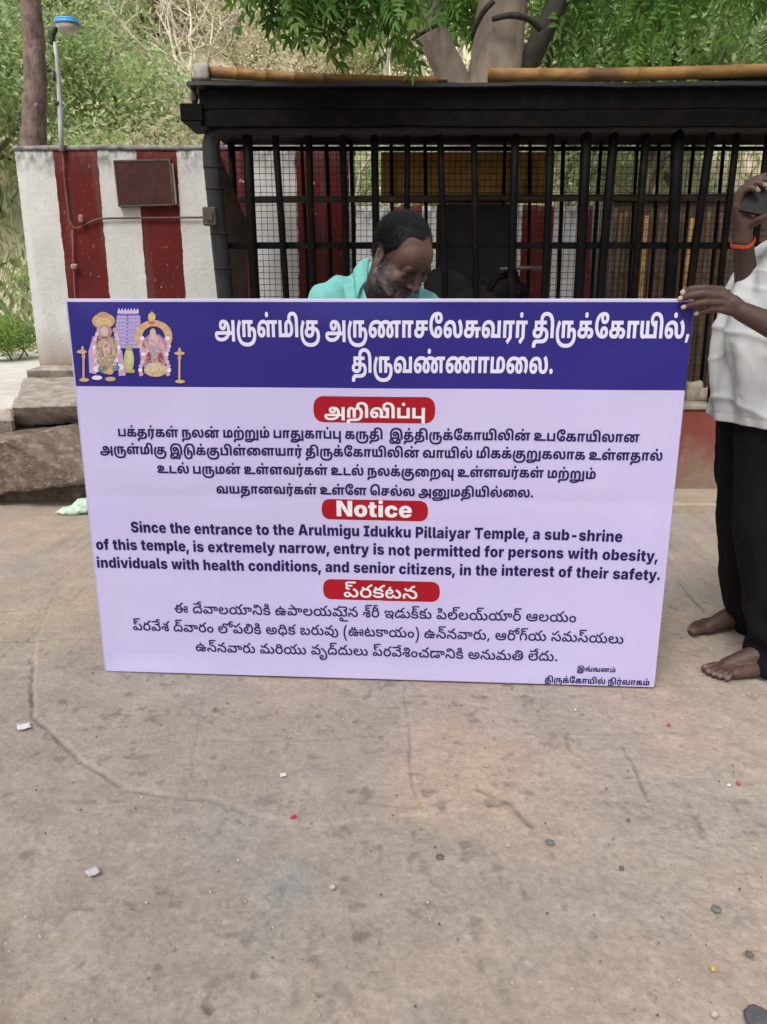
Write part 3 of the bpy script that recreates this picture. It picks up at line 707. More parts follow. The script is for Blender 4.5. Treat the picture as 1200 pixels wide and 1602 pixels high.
def bamboo(a, c_, r0, r1, m, label, nodes=7, group=None, name='bamboo_pole'):
    a = np.array(a); c_ = np.array(c_); P = []; Rr = []
    for i in range(nodes * 3 + 1):
        t = i / (nodes * 3); k = r0 + (r1 - r0) * t
        P.append(a + (c_ - a) * t + np.array((0, 0, -.012 * math.sin(t * math.pi)))); Rr.append(k * (1.0 if i % 3 else 1.0))
    P2_, R2_ = [], []
    for i in range(len(P)):
        if i % 3 == 0 and 0 < i < len(P) - 1:
            d_ = (P[i + 1] - P[i]) * .10
            P2_ += [P[i] - d_, P[i], P[i] + d_]; R2_ += [Rr[i], Rr[i] * 1.13, Rr[i]]
        else: P2_.append(P[i]); R2_.append(Rr[i])
    o = MB().tube(P2_, R2_, 12).build(name, m, None, True)
    return tag(rebase(o, a), label, 'bamboo pole', group)
bamboo(at(326, 112.5, 4.86), at(684, 125, 4.90), .032, .019, mbam, 'yellow bamboo pole lying on the cage roof left of the tree trunk', 8)
bamboo(at(764, 118, 4.84), at(1300, 105, 4.88), .037, .033, mbam, 'thick yellow bamboo pole lying on the cage roof right of the tree trunk', 7)
bamboo(at(300, 124.5, 5.02), at(700, 127, 5.05), .012, .010, mbam2, 'thin brown bamboo lath under the pole at the roof corner', 6)
bamboo(at(1096, 117, 4.94), at(1330, 112, 4.96), .03, .03, mbam2, 'darker bamboo pole end beside the thick yellow one at the roof right', 4)
q = at(317, 114, 4.85)
o = MB().hexa([q + np.array(v) * .042 for v in ((-1, -1, -.9), (.9, -1, -.9), (1, 1, -.9), (-.9, 1, -.9), (-.8, -.8, .8), (.9, -.9, 1), (.8, .8, .8), (-.9, .7, .9))], amp=.006, seed=91).build('stone', mat('roof_stone', (.45, .42, .39), .9, var=(.22, .2, .18), vscale=22), None, True)
tag(rebase(o, q - (0, 0, .04)), 'grey stone wedged at the end of the bamboo on the roof corner', 'stone')
filler_corner = [at(684, 320, 5.22), at(800, 320, 5.22)]  # plain black box, added to stand in for the darkness inside the cage
o = MB().box(((filler_corner[0][0] + filler_corner[1][0]) / 2, 5.225, (filler_corner[0][2] + zp) / 2), (filler_corner[1][0] - filler_corner[0][0], .12, filler_corner[0][2] - zp - .002), bev=.006)
cb = empty('dark_filler', ((filler_corner[0][0] + filler_corner[1][0]) / 2, 5.225, zp), label='tall black box added under the yellow sign to darken the cage interior', cat='dark_filler')
o.build('case', mshade := mat('shade_black', (.0035, .003, .003), .85, var=(.008, .0065, .006), vscale=8, bump=.4, bscale=30), cb)
for q_ in (-1, 1):
    wd_ = (filler_corner[1][0] - filler_corner[0][0]) / 2 - .02
    d_ = MB().box(((filler_corner[0][0] + filler_corner[1][0]) / 2 + q_ * (wd_ / 2 + .004), 5.156, (filler_corner[0][2] + zp) / 2), (wd_, .014, filler_corner[0][2] - zp - .06), bev=.004).build('front_panel', mshade, cb)
for i, (xa, ya, xb, yb_, Yq, r, m_) in enumerate(((956, 332, 938, 620, 6.35, .024, mbam2), (964, 326, 944, 620, 6.45, .022, mbam2), (980, 330, 958, 620, 6.4, .024, mbam2), (1000, 334, 978, 620, 6.4, .026, mbam2), (1034, 330, 1008, 620, 6.4, .024, mbam2), (1072, 336, 1056, 620, 6.35, .024, mbam2), (1096, 334, 1070, 620, 6.3, .026, mbam2), (1110, 330, 1086, 620, 6.4, .026, mbam2), (1130, 334, 1104, 620, 6.4, .024, mbam2), (972, 334, 948, 620, 6.3, .018, mbam2), (990, 330, 968, 620, 6.35, .022, mbam2), (1012, 338, 990, 620, 6.25, .018, mbam), (1022, 328, 1000, 620, 6.4, .02, mbam2), (1044, 336, 1014, 620, 6.3, .022, mbam2), (1052, 345, 1040, 620, 6.2, .016, mbam2), (1084, 342, 1052, 620, 6.2, .024, mbam), (1064, 330, 1046, 620, 6.45, .018, mbam2))):
    a = at(xb, yb_, Yq); a = a + (at(xa, ya, Yq) - a) * (-a[2] / (at(xa, ya, Yq)[2] - a[2]))
    bamboo(a, at(xa, ya, Yq + .25), r, r * .85, m_, 'brown bamboo pole in the bundle standing behind the right half of the cage' if m_ is mbam2 else ('bright yellow bamboo pole, rightmost of the upright bundle behind the cage' if i == 15 else 'slim yellow bamboo pole in the middle of the upright bundle behind the cage'), 8, 'bamboo poles standing behind the cage')
o = MB().tube([(at(942, 460, 6.0)[0] - .02, 6.0, -.02), (at(942, 400, 6.0)[0], 6.0, 1.2), at(944, 312, 6.0)], [.085, .078, .074], 12).build('post', mat('mossy_post', (.10, .105, .09), .9, var=(.05, .055, .05), vscale=10, bump=.4), None, True)
tag(rebase(o, (at(942, 460, 6.0)[0], 6.0, 0)), 'round grey green post behind the cage left of the bamboo bundle', 'post')

# ------------------------------------------------------------------ the neem tree over the cage
rng = random.Random(11)
mbark = mat('neem_bark', (.36, .28, .225), .92, var=(.17, .13, .105), vscale=7, vdetail=7, bump=.9, bscale=22, stretch=(1, 1, .45), var2=(.44, .37, .31), v2scale=3)
mbarkd = mat('dark_bark', (.07, .058, .05), .92, var=(.035, .03, .027), vscale=12, bump=.8, bscale=30)
mleaf = mat('neem_leaf', (1, 1, 1), .5, spec=.35, attr='tint', transl=.38)
neem = empty('neem_tree', (.7, 5.95, 0), label='big grey barked neem tree rising behind the cage roof with hanging leaves', cat='tree')
def limb(pts, rad, name, m, seed=0, n=20, amp=.02):
    P = np.array(pts); t = np.linspace(0, len(P) - 1, (len(P) - 1) * 8 + 1); i = np.clip(t.astype(int), 0, len(P) - 2); f = (t - i)[:, None]
    pm = P[np.clip(i - 1, 0, None)]; pn = P[np.clip(i + 2, None, len(P) - 1)]; a = P[i]; c_ = P[i + 1]
    C = .5 * ((2 * a) + (c_ - pm) * f + (2 * pm - 5 * a + 4 * c_ - pn) * f ** 2 + (3 * a - pm - 3 * c_ + pn) * f ** 3)
    rr_ = np.interp(t, range(len(P)), rad)
    b = MB().tube(C, rr_, n); V, F = b.arrays()
    cen = np.repeat(C, n, 0); d_ = V - cen; nn = d_ / (np.linalg.norm(d_, axis=1)[:, None] + 1e-9)
    b.v = [V + nn * (fbm(V * (1, 1, .5), 5, 4, seed) * amp * 1.6)[:, None]]
    return b.build(name, m, neem, True)
Tp = lambda x, y, Y=5.9: at(x, y, Y)
limb([(.66, 5.95, -.05), (.68, 5.95, .5), Tp(738, 400), Tp(748, 250), Tp(771, 140), Tp(782, 60), Tp(790, -20), Tp(800, -140), Tp(815, -330), Tp(850, -520)], [.34, .27, .235, .215, .185, .163, .158, .15, .12, .07], 'trunk', mbark, 100, 28, .022)
limb([Tp(742, 215), Tp(709, 125), Tp(688, 75), Tp(665, 20), Tp(640, -70, 5.8), Tp(590, -200, 5.5), Tp(540, -320, 5.2)], [.11, .112, .104, .098, .09, .08, .05], 'limb', mbark, 103, 20, .012)
limb([Tp(800, 170), Tp(828, 100), Tp(848, 55), Tp(874, 5), Tp(915, -60), Tp(990, -180), Tp(1080, -300)], [.07, .072, .07, .066, .06, .05, .03], 'limb', mbarkd, 105, 14, .008)
limb([Tp(770, 30, 5.66), Tp(800, 24, 5.66), Tp(828, 30, 5.7), Tp(846, 44, 5.74)], [.017, .02, .02, .026], 'branch', mbarkd, 107, 8, .003)
limb([Tp(772, 2, 5.66), Tp(757, 18, 5.66), Tp(745, 40, 5.7), Tp(738, 60, 5.75)], [.02, .018, .016, .013], 'branch', mbarkd, 108, 8, .003)
for nm, ring in (('cable', [(646, 62, 5.80), (655, 55, 5.72), (668, 47, 5.70), (682, 40, 5.74), (690, 36, 5.84)]),):
    o = MB().tube([at(*q) for q in ring], .012, 8).build(nm, mblk, None, True)
    tag(rebase(o, at(*ring[0])), 'black cable tied round the left limb of the neem tree', 'cable')
GREENS = [(.085, .20, .035), (.11, .25, .045), (.065, .155, .032), (.14, .29, .055), (.19, .34, .065)]
def leaflet(b, p, d, nrm, L, W, col):
    L *= 1.3; W *= 1.3
    s_ = np.cross(d, nrm); s_ /= np.linalg.norm(s_) + 1e-9
    mid1 = p + d * L * .33 - nrm * L * .02; mid2 = p + d * L * .7 - nrm * L * .06; tip = p + d * L - nrm * L * .16
    V = [p, mid1 + s_ * W + nrm * W * .35, mid1 - s_ * W + nrm * W * .35, mid1, mid2 + s_ * W * .7 + nrm * W * .2, mid2 - s_ * W * .7 + nrm * W * .2, mid2, tip]
    b.add(V, [(0, 1, 3), (0, 3, 2), (1, 4, 6, 3), (3, 6, 5, 2), (4, 7, 6), (6, 7, 5)], col)
def compound(b, p, d, L, col, npair=6, lw=.0085, ll=.062):
    d = d / np.linalg.norm(d); side = np.cross(d, (0.3, .2, 1.)); side /= np.linalg.norm(side) + 1e-9
    ro = rng.uniform(0, 6.28); nrm0 = np.cross(side, d); side, nrm0 = side * math.cos(ro) + nrm0 * math.sin(ro), nrm0 * math.cos(ro) - side * math.sin(ro)
    pts = []
    for i in range(npair + 2):
        t = i / (npair + 1); pts.append(p + d * L * t + np.array((0, 0, -1.)) * L * .22 * t * t)
    b.tube(pts, .0016, 3, False)
    for i in range(1, npair + 2):
        dd = pts[i] - pts[i - 1]; dd /= np.linalg.norm(dd)
        for s_ in (-1, 1):
            if rng.random() < .06: continue
            k = 1.0 - .35 * abs(i / (npair + 1) - .5)
            dr = side * s_ * .85 + dd * .62 + np.array((rng.gauss(0, .12), rng.gauss(0, .12), rng.gauss(0, .12) - .18)); dr /= np.linalg.norm(dr)
            nn = np.cross(np.cross(dr, nrm0), dr); nn /= np.linalg.norm(nn) + 1e-9
            c = np.array(col) * rng.uniform(.8, 1.2)
            leaflet(b, pts[i], dr, nn, ll * k * rng.uniform(.85, 1.15), lw * rng.uniform(.85, 1.2), c)
    dd = pts[-1] - pts[-2]; leaflet(b, pts[-1], dd / np.linalg.norm(dd), nrm0, ll, lw, col)
def twig(b, path, nleaf, L=(.20, .30), k=1.0, cols=GREENS):
    P = np.array(path); b.tube(P, [.007 - .004 * i / (len(P) - 1) for i in range(len(P))], 5, False, )
    for i in range(nleaf):
        t = (i + rng.random() * .6) / nleaf * (len(P) - 1) * .999; a = int(t); p = P[a] + (P[a + 1] - P[a]) * (t - a)
        ax = P[a + 1] - P[a]; ax = ax / np.linalg.norm(ax)
        an = i * 2.4 + rng.uniform(-.4, .4); q1 = np.cross(ax, (0.2, 1, .1)); q1 /= np.linalg.norm(q1); q2 = np.cross(ax, q1)
        d = ax * .55 + (q1 * math.cos(an) + q2 * math.sin(an)) * .8 + np.array((0, 0, -.45))
        compound(b, p, d, rng.uniform(*L), rng.choice(cols), rng.choice((5, 6, 6, 7)), .0085 * k, .062 * k)
b = MB(); b.cur = (.12, .09, .05)
for path, nl in (([(545, -110, 4.9), (520, -50, 4.6), (505, 0, 4.45), (500, 35, 4.4)], 9), ([(560, -120, 4.9), (480, -70, 4.5), (455, -30, 4.4), (442, -14, 4.35)], 7), ([(590, -130, 5.0), (585, -70, 4.7), (590, -10, 4.5), (600, 40, 4.42)], 9), ([(620, -130, 5.1), (640, -60, 4.8), (634, -10, 4.6), (626, 30, 4.55)], 8),
                 ([(570, -130, 5.0), (556, -60, 4.8), (545, -20, 4.7), (552, 14, 4.62)], 8), ([(480, -120, 4.7), (430, -90, 4.4), (410, -50, 4.25), (402, -36, 4.2)], 5), ([(540, -140, 4.8), (500, -90, 4.3), (475, -30, 4.2), (478, 22, 4.15)], 7), ([(600, -150, 4.9), (620, -100, 4.6), (612, -40, 4.5), (606, -5, 4.45)], 8),
                 ([(530, -130, 5.1), (524, -60, 4.9), (530, -5, 4.8), (540, 25, 4.75)], 8), ([(650, -120, 5.2), (665, -60, 5.0), (655, -15, 4.9), (646, 12, 4.85)], 6), ([(440, -130, 4.6), (425, -100, 4.3), (415, -60, 4.2)], 4),
                 ([(480, -150, 4.6), (440, -100, 4.4), (420, -40, 4.3), (424, 8, 4.25)], 8), ([(500, -150, 4.7), (462, -90, 4.4), (444, -30, 4.3), (450, 30, 4.28)], 9), ([(520, -150, 4.8), (480, -80, 4.5), (470, -10, 4.4), (480, 60, 4.36)], 9), ([(560, -150, 4.8), (540, -80, 4.55), (530, -10, 4.45), (512, 64, 4.4)], 9), ([(600, -150, 4.9), (590, -80, 4.6), (592, 0, 4.5), (598, 66, 4.45)], 9), ([(460, -150, 4.5), (428, -110, 4.35), (412, -60, 4.25), (416, -10, 4.2)], 8),
                 ([(500, -140, 4.8), (470, -80, 4.5), (462, -20, 4.4), (468, 25, 4.35)], 8), ([(590, -140, 4.8), (572, -70, 4.5), (570, -20, 4.4), (566, 12, 4.35)], 8), ([(610, -120, 4.9), (612, -50, 4.6), (614, 0, 4.5), (618, 45, 4.45)], 8),
                 ([(520, -140, 4.7), (495, -80, 4.5), (486, -10, 4.4), (496, 50, 4.38)], 8), ([(560, -120, 4.9), (536, -60, 4.6), (520, -10, 4.5), (515, 38, 4.45)], 8), ([(470, -140, 4.6), (446, -90, 4.4), (436, -50, 4.3), (428, -25, 4.25)], 7),
                 ([(640, -140, 5.0), (640, -90, 4.8), (636, -40, 4.7), (640, -5, 4.65)], 8), ([(585, -120, 5.0), (594, -60, 4.8), (598, -10, 4.75), (594, 22, 4.7)], 8), ([(550, -150, 4.8), (536, -100, 4.6), (520, -50, 4.5), (508, -20, 4.45)], 8),
                 ([(660, -140, 5.1), (650, -80, 5.0), (652, -40, 4.95), (655, -5, 4.9)], 7), ([(480, -150, 4.6), (455, -110, 4.5), (448, -60, 4.45), (452, -10, 4.4)], 8)):
    twig(b, [at(q[0], q[1] - 48, q[2]) for q in path], nl + 3)
for i in range(46):      # leaves behind and to the right of the trunk
    x = rng.uniform(835, 1260); Y = rng.uniform(6.0, 7.6); y = rng.uniform(-120, 55)
    if 1085 < x < 1180 and y > 0 and rng.random() < .75: continue
    a = at(x + rng.uniform(-60, 60), y - 90, Y)
    twig(b, [a, at(x, y - 30, Y), at(x + rng.uniform(-20, 20), y + 15, Y - .1)], 8, (.24, .36), 1.25)
for i in range(7):
    x = rng.uniform(695, 735); y = rng.uniform(-60, 30)
    twig(b, [at(x - 20, y - 80, 6.6), at(x, y - 30, 6.6), at(x + 5, y + 10, 6.6)], 7, (.24, .34), 1.25, GREENS[3:])
for i in range(60):     # the rest of the crown, above the frame
    x = rng.uniform(-1.2, 3.2); Y = rng.uniform(4.3, 7.5); z = 1.225 + .335 * Y + rng.uniform(.95, 2.2)
    a = np.array((x, Y, z)); twig(b, [a, a + (rng.uniform(-.2, .2), rng.uniform(-.2, .2), -.15), a + (rng.uniform(-.3, .3), rng.uniform(-.3, .3), -.42)], 7, (.22, .32), 1.3)
for i in range(110):    # unseen leaf sprays added above and behind the camera to shade the foreground
    x = rng.uniform(-4.2, 4.6); Y = rng.uniform(-5.5, 4.2); z = max(1.225 + .335 * Y + 1.2, 4.0) + rng.uniform(0, 1.5)
    a = np.array((x, Y, z)); twig(b, [a, a + (rng.uniform(-.4, .4), rng.uniform(-.4, .4), -.1), a + (rng.uniform(-.7, .7), rng.uniform(-.7, .7), -.3)], 8, (.45, .6), 2.1)
b.cur = None
b.build('crown', mleaf, neem, False, True)

# ------------------------------------------------------------------ hillside trees and scrub
mtw = mat('dry_twigs', (.68, .60, .49), .95, var=(.52, .44, .35), vscale=3)
mhl = mat('hill_leaf', (1, 1, 1), .6, spec=.2, attr='tint', transl=.5)
mtk = mat('hill_trunk', (.20, .155, .12), .95, var=(.10, .08, .065), vscale=6)
def branch_rec(b, p, d, L, r, depth, tips, rg):
    if depth == 0 or L < .12: tips.append((p, d)); return
    k = 3; P = [p]; dd = d
    for i in range(k):
        dd = dd + np.array((rg.gauss(0, .16), rg.gauss(0, .16), rg.gauss(.04, .1))); dd /= np.linalg.norm(dd); P.append(P[-1] + dd * L / k)
    b.tube(P, np.linspace(r, r * .62, k + 1), 4 if depth < 4 else 6, False)
    for i in range(rg.choice((2, 2, 3))):
        nd = dd + np.array((rg.gauss(0, .55), rg.gauss(0, .55), rg.gauss(.1, .35))); nd /= np.linalg.norm(nd)
        branch_rec(b, P[-1], nd, L * rg.uniform(.62, .85), r * .6, depth - 1, tips, rg)
    if rg.random() < .6:
        nd = dd + np.array((rg.gauss(0, .9), rg.gauss(0, .9), .1)); nd /= np.linalg.norm(nd)
        branch_rec(b, P[2], nd, L * .55, r * .45, depth - 2 if depth > 2 else 1, tips, rg)
def tree_meshes(seed, H, depth, nleaf, lsize, cols, spread):
    rg = random.Random(seed); b = MB(); tips = []
    for k in range(rg.choice((1, 2, 2, 3))):
        d = np.array((rg.gauss(0, .22), rg.gauss(0, .22), 1.)); branch_rec(b, np.array((rg.gauss(0, .06), rg.gauss(0, .06), -.15)), d / np.linalg.norm(d), H * .30, .018 * H, depth, tips, rg)
    lf = MB()
    if nleaf:
        for p, d in tips:
            c0 = np.array(rg.choice(cols)); 
            for j in range(nleaf):
                q = p + np.array((rg.gauss(0, spread), rg.gauss(0, spread), rg.gauss(-.04, spread * .75)))
                u = np.array((rg.gauss(0, 1), rg.gauss(0, 1), rg.gauss(-.4, .7))); u /= np.linalg.norm(u)
                s_ = np.cross(u, (rg.gauss(0, 1), rg.gauss(0, 1), 1)); s_ /= np.linalg.norm(s_) + 1e-9
                L = lsize * rg.uniform(.6, 1.4); W = L * .24
                lf.add([q, q + u * L * .5 + s_ * W, q + u * L, q + u * L * .5 - s_ * W], [(0, 1, 2, 3)], c0 * rg.uniform(.75, 1.3))
    return b, lf
LG = [(.41, .51, .24), (.44, .55, .25), (.31, .41, .18), (.53, .58, .31), (.37, .49, .28)]
DG = [(.27, .38, .17), (.32, .43, .20), (.21, .31, .13), (.38, .47, .23)]
OL = [(.62, .58, .40), (.55, .55, .36), (.68, .62, .46)]
protos = {}
def proto(key, *a):
    if key not in protos:
        tb, lf = tree_meshes(*a)
        m1 = tb.mesh('trunk'); m1.materials.append(mtw if key[0] == 'd' else mtk)
        m2_ = None
        if lf.n: m2_ = lf.mesh('crown', True); m2_.materials.append(mhl)
        protos[key] = (m1, m2_)
    return protos[key]
for k in range(3):
    proto('g%d' % k, 200 + k, 3.4, 5, 46, .075, LG, .30)
    proto('k%d' % k, 220 + k, 3.6, 5, 50, .085, DG, .32)
    proto('d%d' % k, 240 + k, 3.2, 6, 0, .1, OL, .2)
    proto('o%d' % k, 260 + k, 2.4, 5, 12, .07, OL, .24)
    proto('b%d' % k, 280 + k, 1.1, 4, 40, .05, [(.13, .27, .06), (.18, .32, .07), (.27, .38, .09), (.34, .40, .11)], .15)
def plant(key, x, y, s, rz, name, label, cat, group=None, z=None):
    m1, m2_ = protos[key]
    o = bpy.data.objects.new(name, None); COL.objects.link(o); o.empty_display_size = .2
    o.location = (x, y, float(hill_z(x, y)) - .05 if z is None else z); o.scale = (s, s, s); o.rotation_euler = (0, 0, rz)
    tag(o, label, cat, group)
    for nm, m in (('trunk', m1), ('crown', m2_)):
        if m: c = bpy.data.objects.new(nm, m); COL.objects.link(c); c.parent = o
    return o
hx_ = lambda px_, Y: (px_ - 600) / FPX * (Y * CP + .2)
G = 'leafy trees on the hillside'
for (px_, Y, s, key, label) in (
    (165, 10.6, .95, 'g0', 'bushy light green tree right behind the lamp pole'), (245, 10.2, .62, 'g1', 'low bright green bush tree peeping over the wall beside the plaque'),
    (20, 11.2, 1.0, 'g2', 'green tree left of the straight brown trunk'), (110, 13.6, 1.1, 'g1', 'green tree rising between the straight trunk and the lamp'),
    (225, 14.2, 1.15, 'g0', 'tall light green tree up the slope above the plaque'), (150, 17.5, 1.2, 'k0', 'darker green tree high on the slope above the lamp head'),
    (30, 16.5, 1.2, 'k1', 'dark green tree high on the slope at the upper left corner'), (275, 18.5, 1.1, 'g2', 'light green tree near the top of the slope where scrub turns dry'),
    (205, 21.5, 1.2, 'k2', 'dark green tree farthest up the left slope'), (95, 21.5, 1.2, 'g0', 'pale green tree farthest up the slope over the lamp'),
    (-60, 13.5, 1.1, 'g0', 'green tree half outside the left edge'), 
    (880, 10.8, 1.05, 'k1', 'dense dark green tree just right of the forked neem trunk'), (965, 10.2, .95, 'k0', 'dense green tree above the thick bamboo pole'),
    (1050, 11.5, 1.0, 'g1', 'pale green tree above the bamboo poles near the right edge'), (1210, 12.2, 1.05, 'k2', 'dark green tree at the upper right corner'),
    (1010, 15.5, 1.15, 'k2', 'tall dark green tree up the slope right of the neem'), (910, 16.5, 1.1, 'g2', 'light green tree up the slope behind the dense dark one'),
    (1130, 17.5, 1.1, 'g0', 'pale green tree high on the slope at the right'), (715, 12.5, .9, 'g1', 'bright green tree seen in the fork of the neem'), (600, 9.9, .55, 'g2', 'small green bush seen through the cage left of the yellow sign'),
    (1290, 15.5, 1.15, 'k0', 'dark green tree beyond the right edge')):
    plant(key, hx_(px_, Y), Y, s, rng.uniform(0, 6.28), 'hill_tree', label, 'tree', G)
for i in range(64):
    Y = 9.2 + 14.5 * (i / 64) ** .9; lo, hi = (265, 720)
    u = rng.random()
    px_ = rng.uniform(270, 700) if u < .62 else (rng.uniform(720, 1280) if u < .85 else rng.uniform(-40, 270))
    if px_ < 340 and Y < 13.5: continue
    key = ('d' if rng.random() < .62 else 'o') + str(rng.randrange(3))
    d_ = key[0] == 'd'
    plant(key, hx_(px_, Y), Y, rng.uniform(.75, 1.15), rng.uniform(0, 6.28), 'dry_tree' if d_ else 'scrub_bush',
          'leafless tan scrub tree on the dry hillside behind the cage' if d_ else 'sparse olive scrub bush on the dry hillside behind the cage', 'tree' if d_ else 'bush', 'dry scrub trees' if d_ else 'olive scrub bushes')
for i in range(26):      # the slope goes on beyond both edges of the view
    Y = rng.uniform(10.5, 20); px_ = rng.uniform(-520, -80) if i % 2 else rng.uniform(1310, 1900)
    plant('o%d' % rng.randrange(3), hx_(px_, Y), Y, rng.uniform(.9, 1.3), rng.uniform(0, 6.28), 'scrub_bush', 'sparse olive scrub bush on the dry hillside behind the cage', 'bush', 'olive scrub bushes')
for (x, y, Y, s, label) in ((14, 500, 7.4, .50, 'leafy green shrub beside the foot of the wall'), (38, 470, 7.9, .55, 'yellow green shrub touching the wall edge'), (8, 430, 8.3, .62, 'yellow green shrub above the platform at the left edge'), (-30, 520, 7.0, .6, 'green shrub half outside the frame over the platform'), (25, 400, 9.2, .6, 'dusty green shrub up the bank left of the wall')):
    q = at(x, y, Y); plant('b%d' % rng.randrange(3), q[0], Y, s, rng.uniform(0, 6), 'shrub', label, 'shrub', None, .67 if Y < 8.2 else None)
tk = empty('brown_tree', at(52, 232, 7.6) * (1, 1, 0) + (0, 0, .6), label='straight purplish brown trunk standing behind the wall beside the lamp', cat='tree')
tb = MB(); Pk = [np.array((at(50, 232, 7.6)[0], 7.6, .6)), at(51, 232, 7.6), at(56, 150, 7.6), at(54, 70, 7.6), at(48, 0, 7.6), at(44, -120, 7.6), at(40, -330, 7.6)]
tb.tube(Pk, [.13, .108, .096, .090, .086, .08, .07], 18); V, F = tb.arrays()
tt = np.linspace(0, 6, 73); Pd = np.array([[np.interp(t, range(7), [p[k] for p in Pk]) for k in range(3)] for t in tt]); rd = np.interp(tt, range(7), [.13, .108, .096, .090, .086, .08, .07]) * (1 + .04 * np.sin(tt * 9) ** 2)
tb = MB(); tb.tube(Pd, rd, 18); V, F = tb.arrays(); nn_ = V - np.repeat(Pd, 18, 0); nn_ /= np.linalg.norm(nn_, axis=1)[:, None] + 1e-9
tb.v = [V + nn_ * (fbm(V, 11, 5, 120) * .020)[:, None]]
q = at(57, 166, 7.47); tb.ell(q, (.02, .02, .028))
tb.build('trunk', mat('brown_bark', (.235, .165, .145), .95, var=(.085, .058, .052), vscale=18, vdetail=9, bump=1.0, bscale=45, stretch=(1, 1, .6)), tk, True)
cr = MB()
for i in range(26):
    a = rng.uniform(0, 6.28); top = Pk[-1]
    d = np.array((math.cos(a), math.sin(a), rng.uniform(-.2, .7)))
    twig(cr, [top, top + d * .4, top + d * .9 + (0, 0, -.1)], 7, (.25, .35), 1.4)
cr.build('crown', mleaf, tk, False, True)
# dry grass, twigs and low growth over the bank: uncountable
ug = MB(); rn = np.random.RandomState(3); N = 46000
px_ = rn.uniform(-500, 1750, N); Y = 8.1 + 17 * rn.rand(N) ** 1.25
X = (px_ - 600) / FPX * (Y * CP + .2); Z = hill_z(X, Y)
u = rn.normal(0, 1, (N, 3)) * (.55, .55, .25) + (0, 0, .9); u /= np.linalg.norm(u, axis=1)[:, None]
s_ = np.cross(u, rn.normal(0, 1, (N, 3))); s_ /= np.linalg.norm(s_, axis=1)[:, None]
green = (px_ < 280) & (rn.rand(N) < .55) | (px_ > 820) & (rn.rand(N) < .35)
L = np.where(green, rn.uniform(.10, .26, N), rn.uniform(.2, .7, N)) ; W = np.where(green, .022, .0065) * rn.uniform(.7, 1.6, N)
pal = np.array([(.76, .69, .53), (.70, .62, .48), (.60, .53, .40), (.80, .74, .60)]); palg = np.array(LG)
C = np.where(green[:, None], palg[rn.randint(0, len(palg), N)], pal[rn.randint(0, 4, N)]) * rn.uniform(.75, 1.25, (N, 1)) * np.where((Y < 10.5) & (px_ < 60), .6, 1.0)[:, None]
base = np.stack([X, Y, Z - .03 + np.where(green, rn.uniform(0, .35, N), 0)], 1)
V = np.stack([base, base + u * (L * .5)[:, None] + s_ * W[:, None], base + u * L[:, None] + (0, 0, 0), base + u * (L * .5)[:, None] - s_ * W[:, None]], 1).reshape(-1, 3)
ug.add(V, np.arange(4 * N).reshape(-1, 4), np.repeat(C, 4, 0))
tag(ug.build('undergrowth', mhl, None, False, True), 'dry grass and low scrub covering the hillside', 'undergrowth', kind='stuff')

# ------------------------------------------------------------------ litter and pebbles on the concrete
mw = mat('paper_white', (.74, .73, .74), .7, var=(.6, .59, .6), vscale=40)
def pebble(x, y, s, m, name, label, cat, flat=.6, seed=0):
    q = gr(x, y); q[2] = .003; rs = np.random.RandomState(seed)
    b = MB().ell((0, 0, 0), (1, 1, 1), None, 14, 9); V = b.v[0]
    for _ in range(7):                                   # knock facets off the lump
        d = rs.normal(0, 1, 3); d /= np.linalg.norm(d); k = rs.uniform(.62, .9); t = np.clip(V @ d - k, 0, None); V = V - t[:, None] * d
    V = V * np.array((s * rs.uniform(.9, 1.25), s * rs.uniform(.75, 1.05), s * flat)) * (1 + .08 * fbm(V, 2.5, 3, seed))[:, None]
    a = rs.uniform(0, 6.28); V = np.stack([V[:, 0] * math.cos(a) - V[:, 1] * math.sin(a), V[:, 0] * math.sin(a) + V[:, 1] * math.cos(a), V[:, 2]], 1)
    b.v = [V + q + (0, 0, s * flat * .25)]
    return tag(rebase(b.build(name, m, None, True), q), label, cat)
mps = mat('pebble_pale', (.52, .48, .42), .9, var=(.35, .3, .25), vscale=60); mpd = mat('pebble_dark', (.10, .09, .082), .9, var=(.17, .15, .13), vscale=60)
mpg = mat('pebble_green', (.10, .135, .125), .9, var=(.18, .19, .17), vscale=60); mrp = mat('petal_red', (.62, .03, .06), .6, var=(.45, .02, .05), vscale=60); myl = mat('bit_yellow', (.55, .38, .08), .7)
def scrap(x, y, wd, hd, m, name, label, cat, rot=0, seed=0):
    q = gr(x, y); q[2] = .004; rg = random.Random(seed); b = MB(); n_ = 5; V = []
    for j in range(n_):
        for i in range(n_):
            a, c_ = (i / (n_ - 1) - .5) * wd, (j / (n_ - 1) - .5) * hd
            a2 = a * math.cos(rot) - c_ * math.sin(rot); c2 = a * math.sin(rot) + c_ * math.cos(rot)
            V.append(q + (a2 + rg.uniform(-.06, .06) * wd, c2 + rg.uniform(-.06, .06) * hd, .002 + .22 * max(wd, hd) * (abs(i / 4 - .5) ** 2 + rg.uniform(0, .16))))
    F = [(j * n_ + i, j * n_ + i + 1, (j + 1) * n_ + i + 1, (j + 1) * n_ + i) for j in range(n_ - 1) for i in range(n_ - 1)]
    o = b.add(V, F).build(name, m, None, True)
    md = o.modifiers.new('thick', 'SOLIDIFY'); md.thickness = .0008
    return tag(rebase(o, q), label, cat)
scrap(38, 1139, .036, .034, mw, 'paper_scrap', 'bright white paper scrap beside the crack at the left edge', 'paper', .5, 1)
scrap(145, 1367, .026, .026, mat('foil_grey', (.50, .49, .50), .5), 'paper_scrap', 'greyish crumpled scrap on the lower left concrete', 'paper', .7, 2)
scrap(443, 1215, .016, .016, mw, 'paper_scrap', 'tiny white scrap just above the red petal', 'paper', .3, 3)
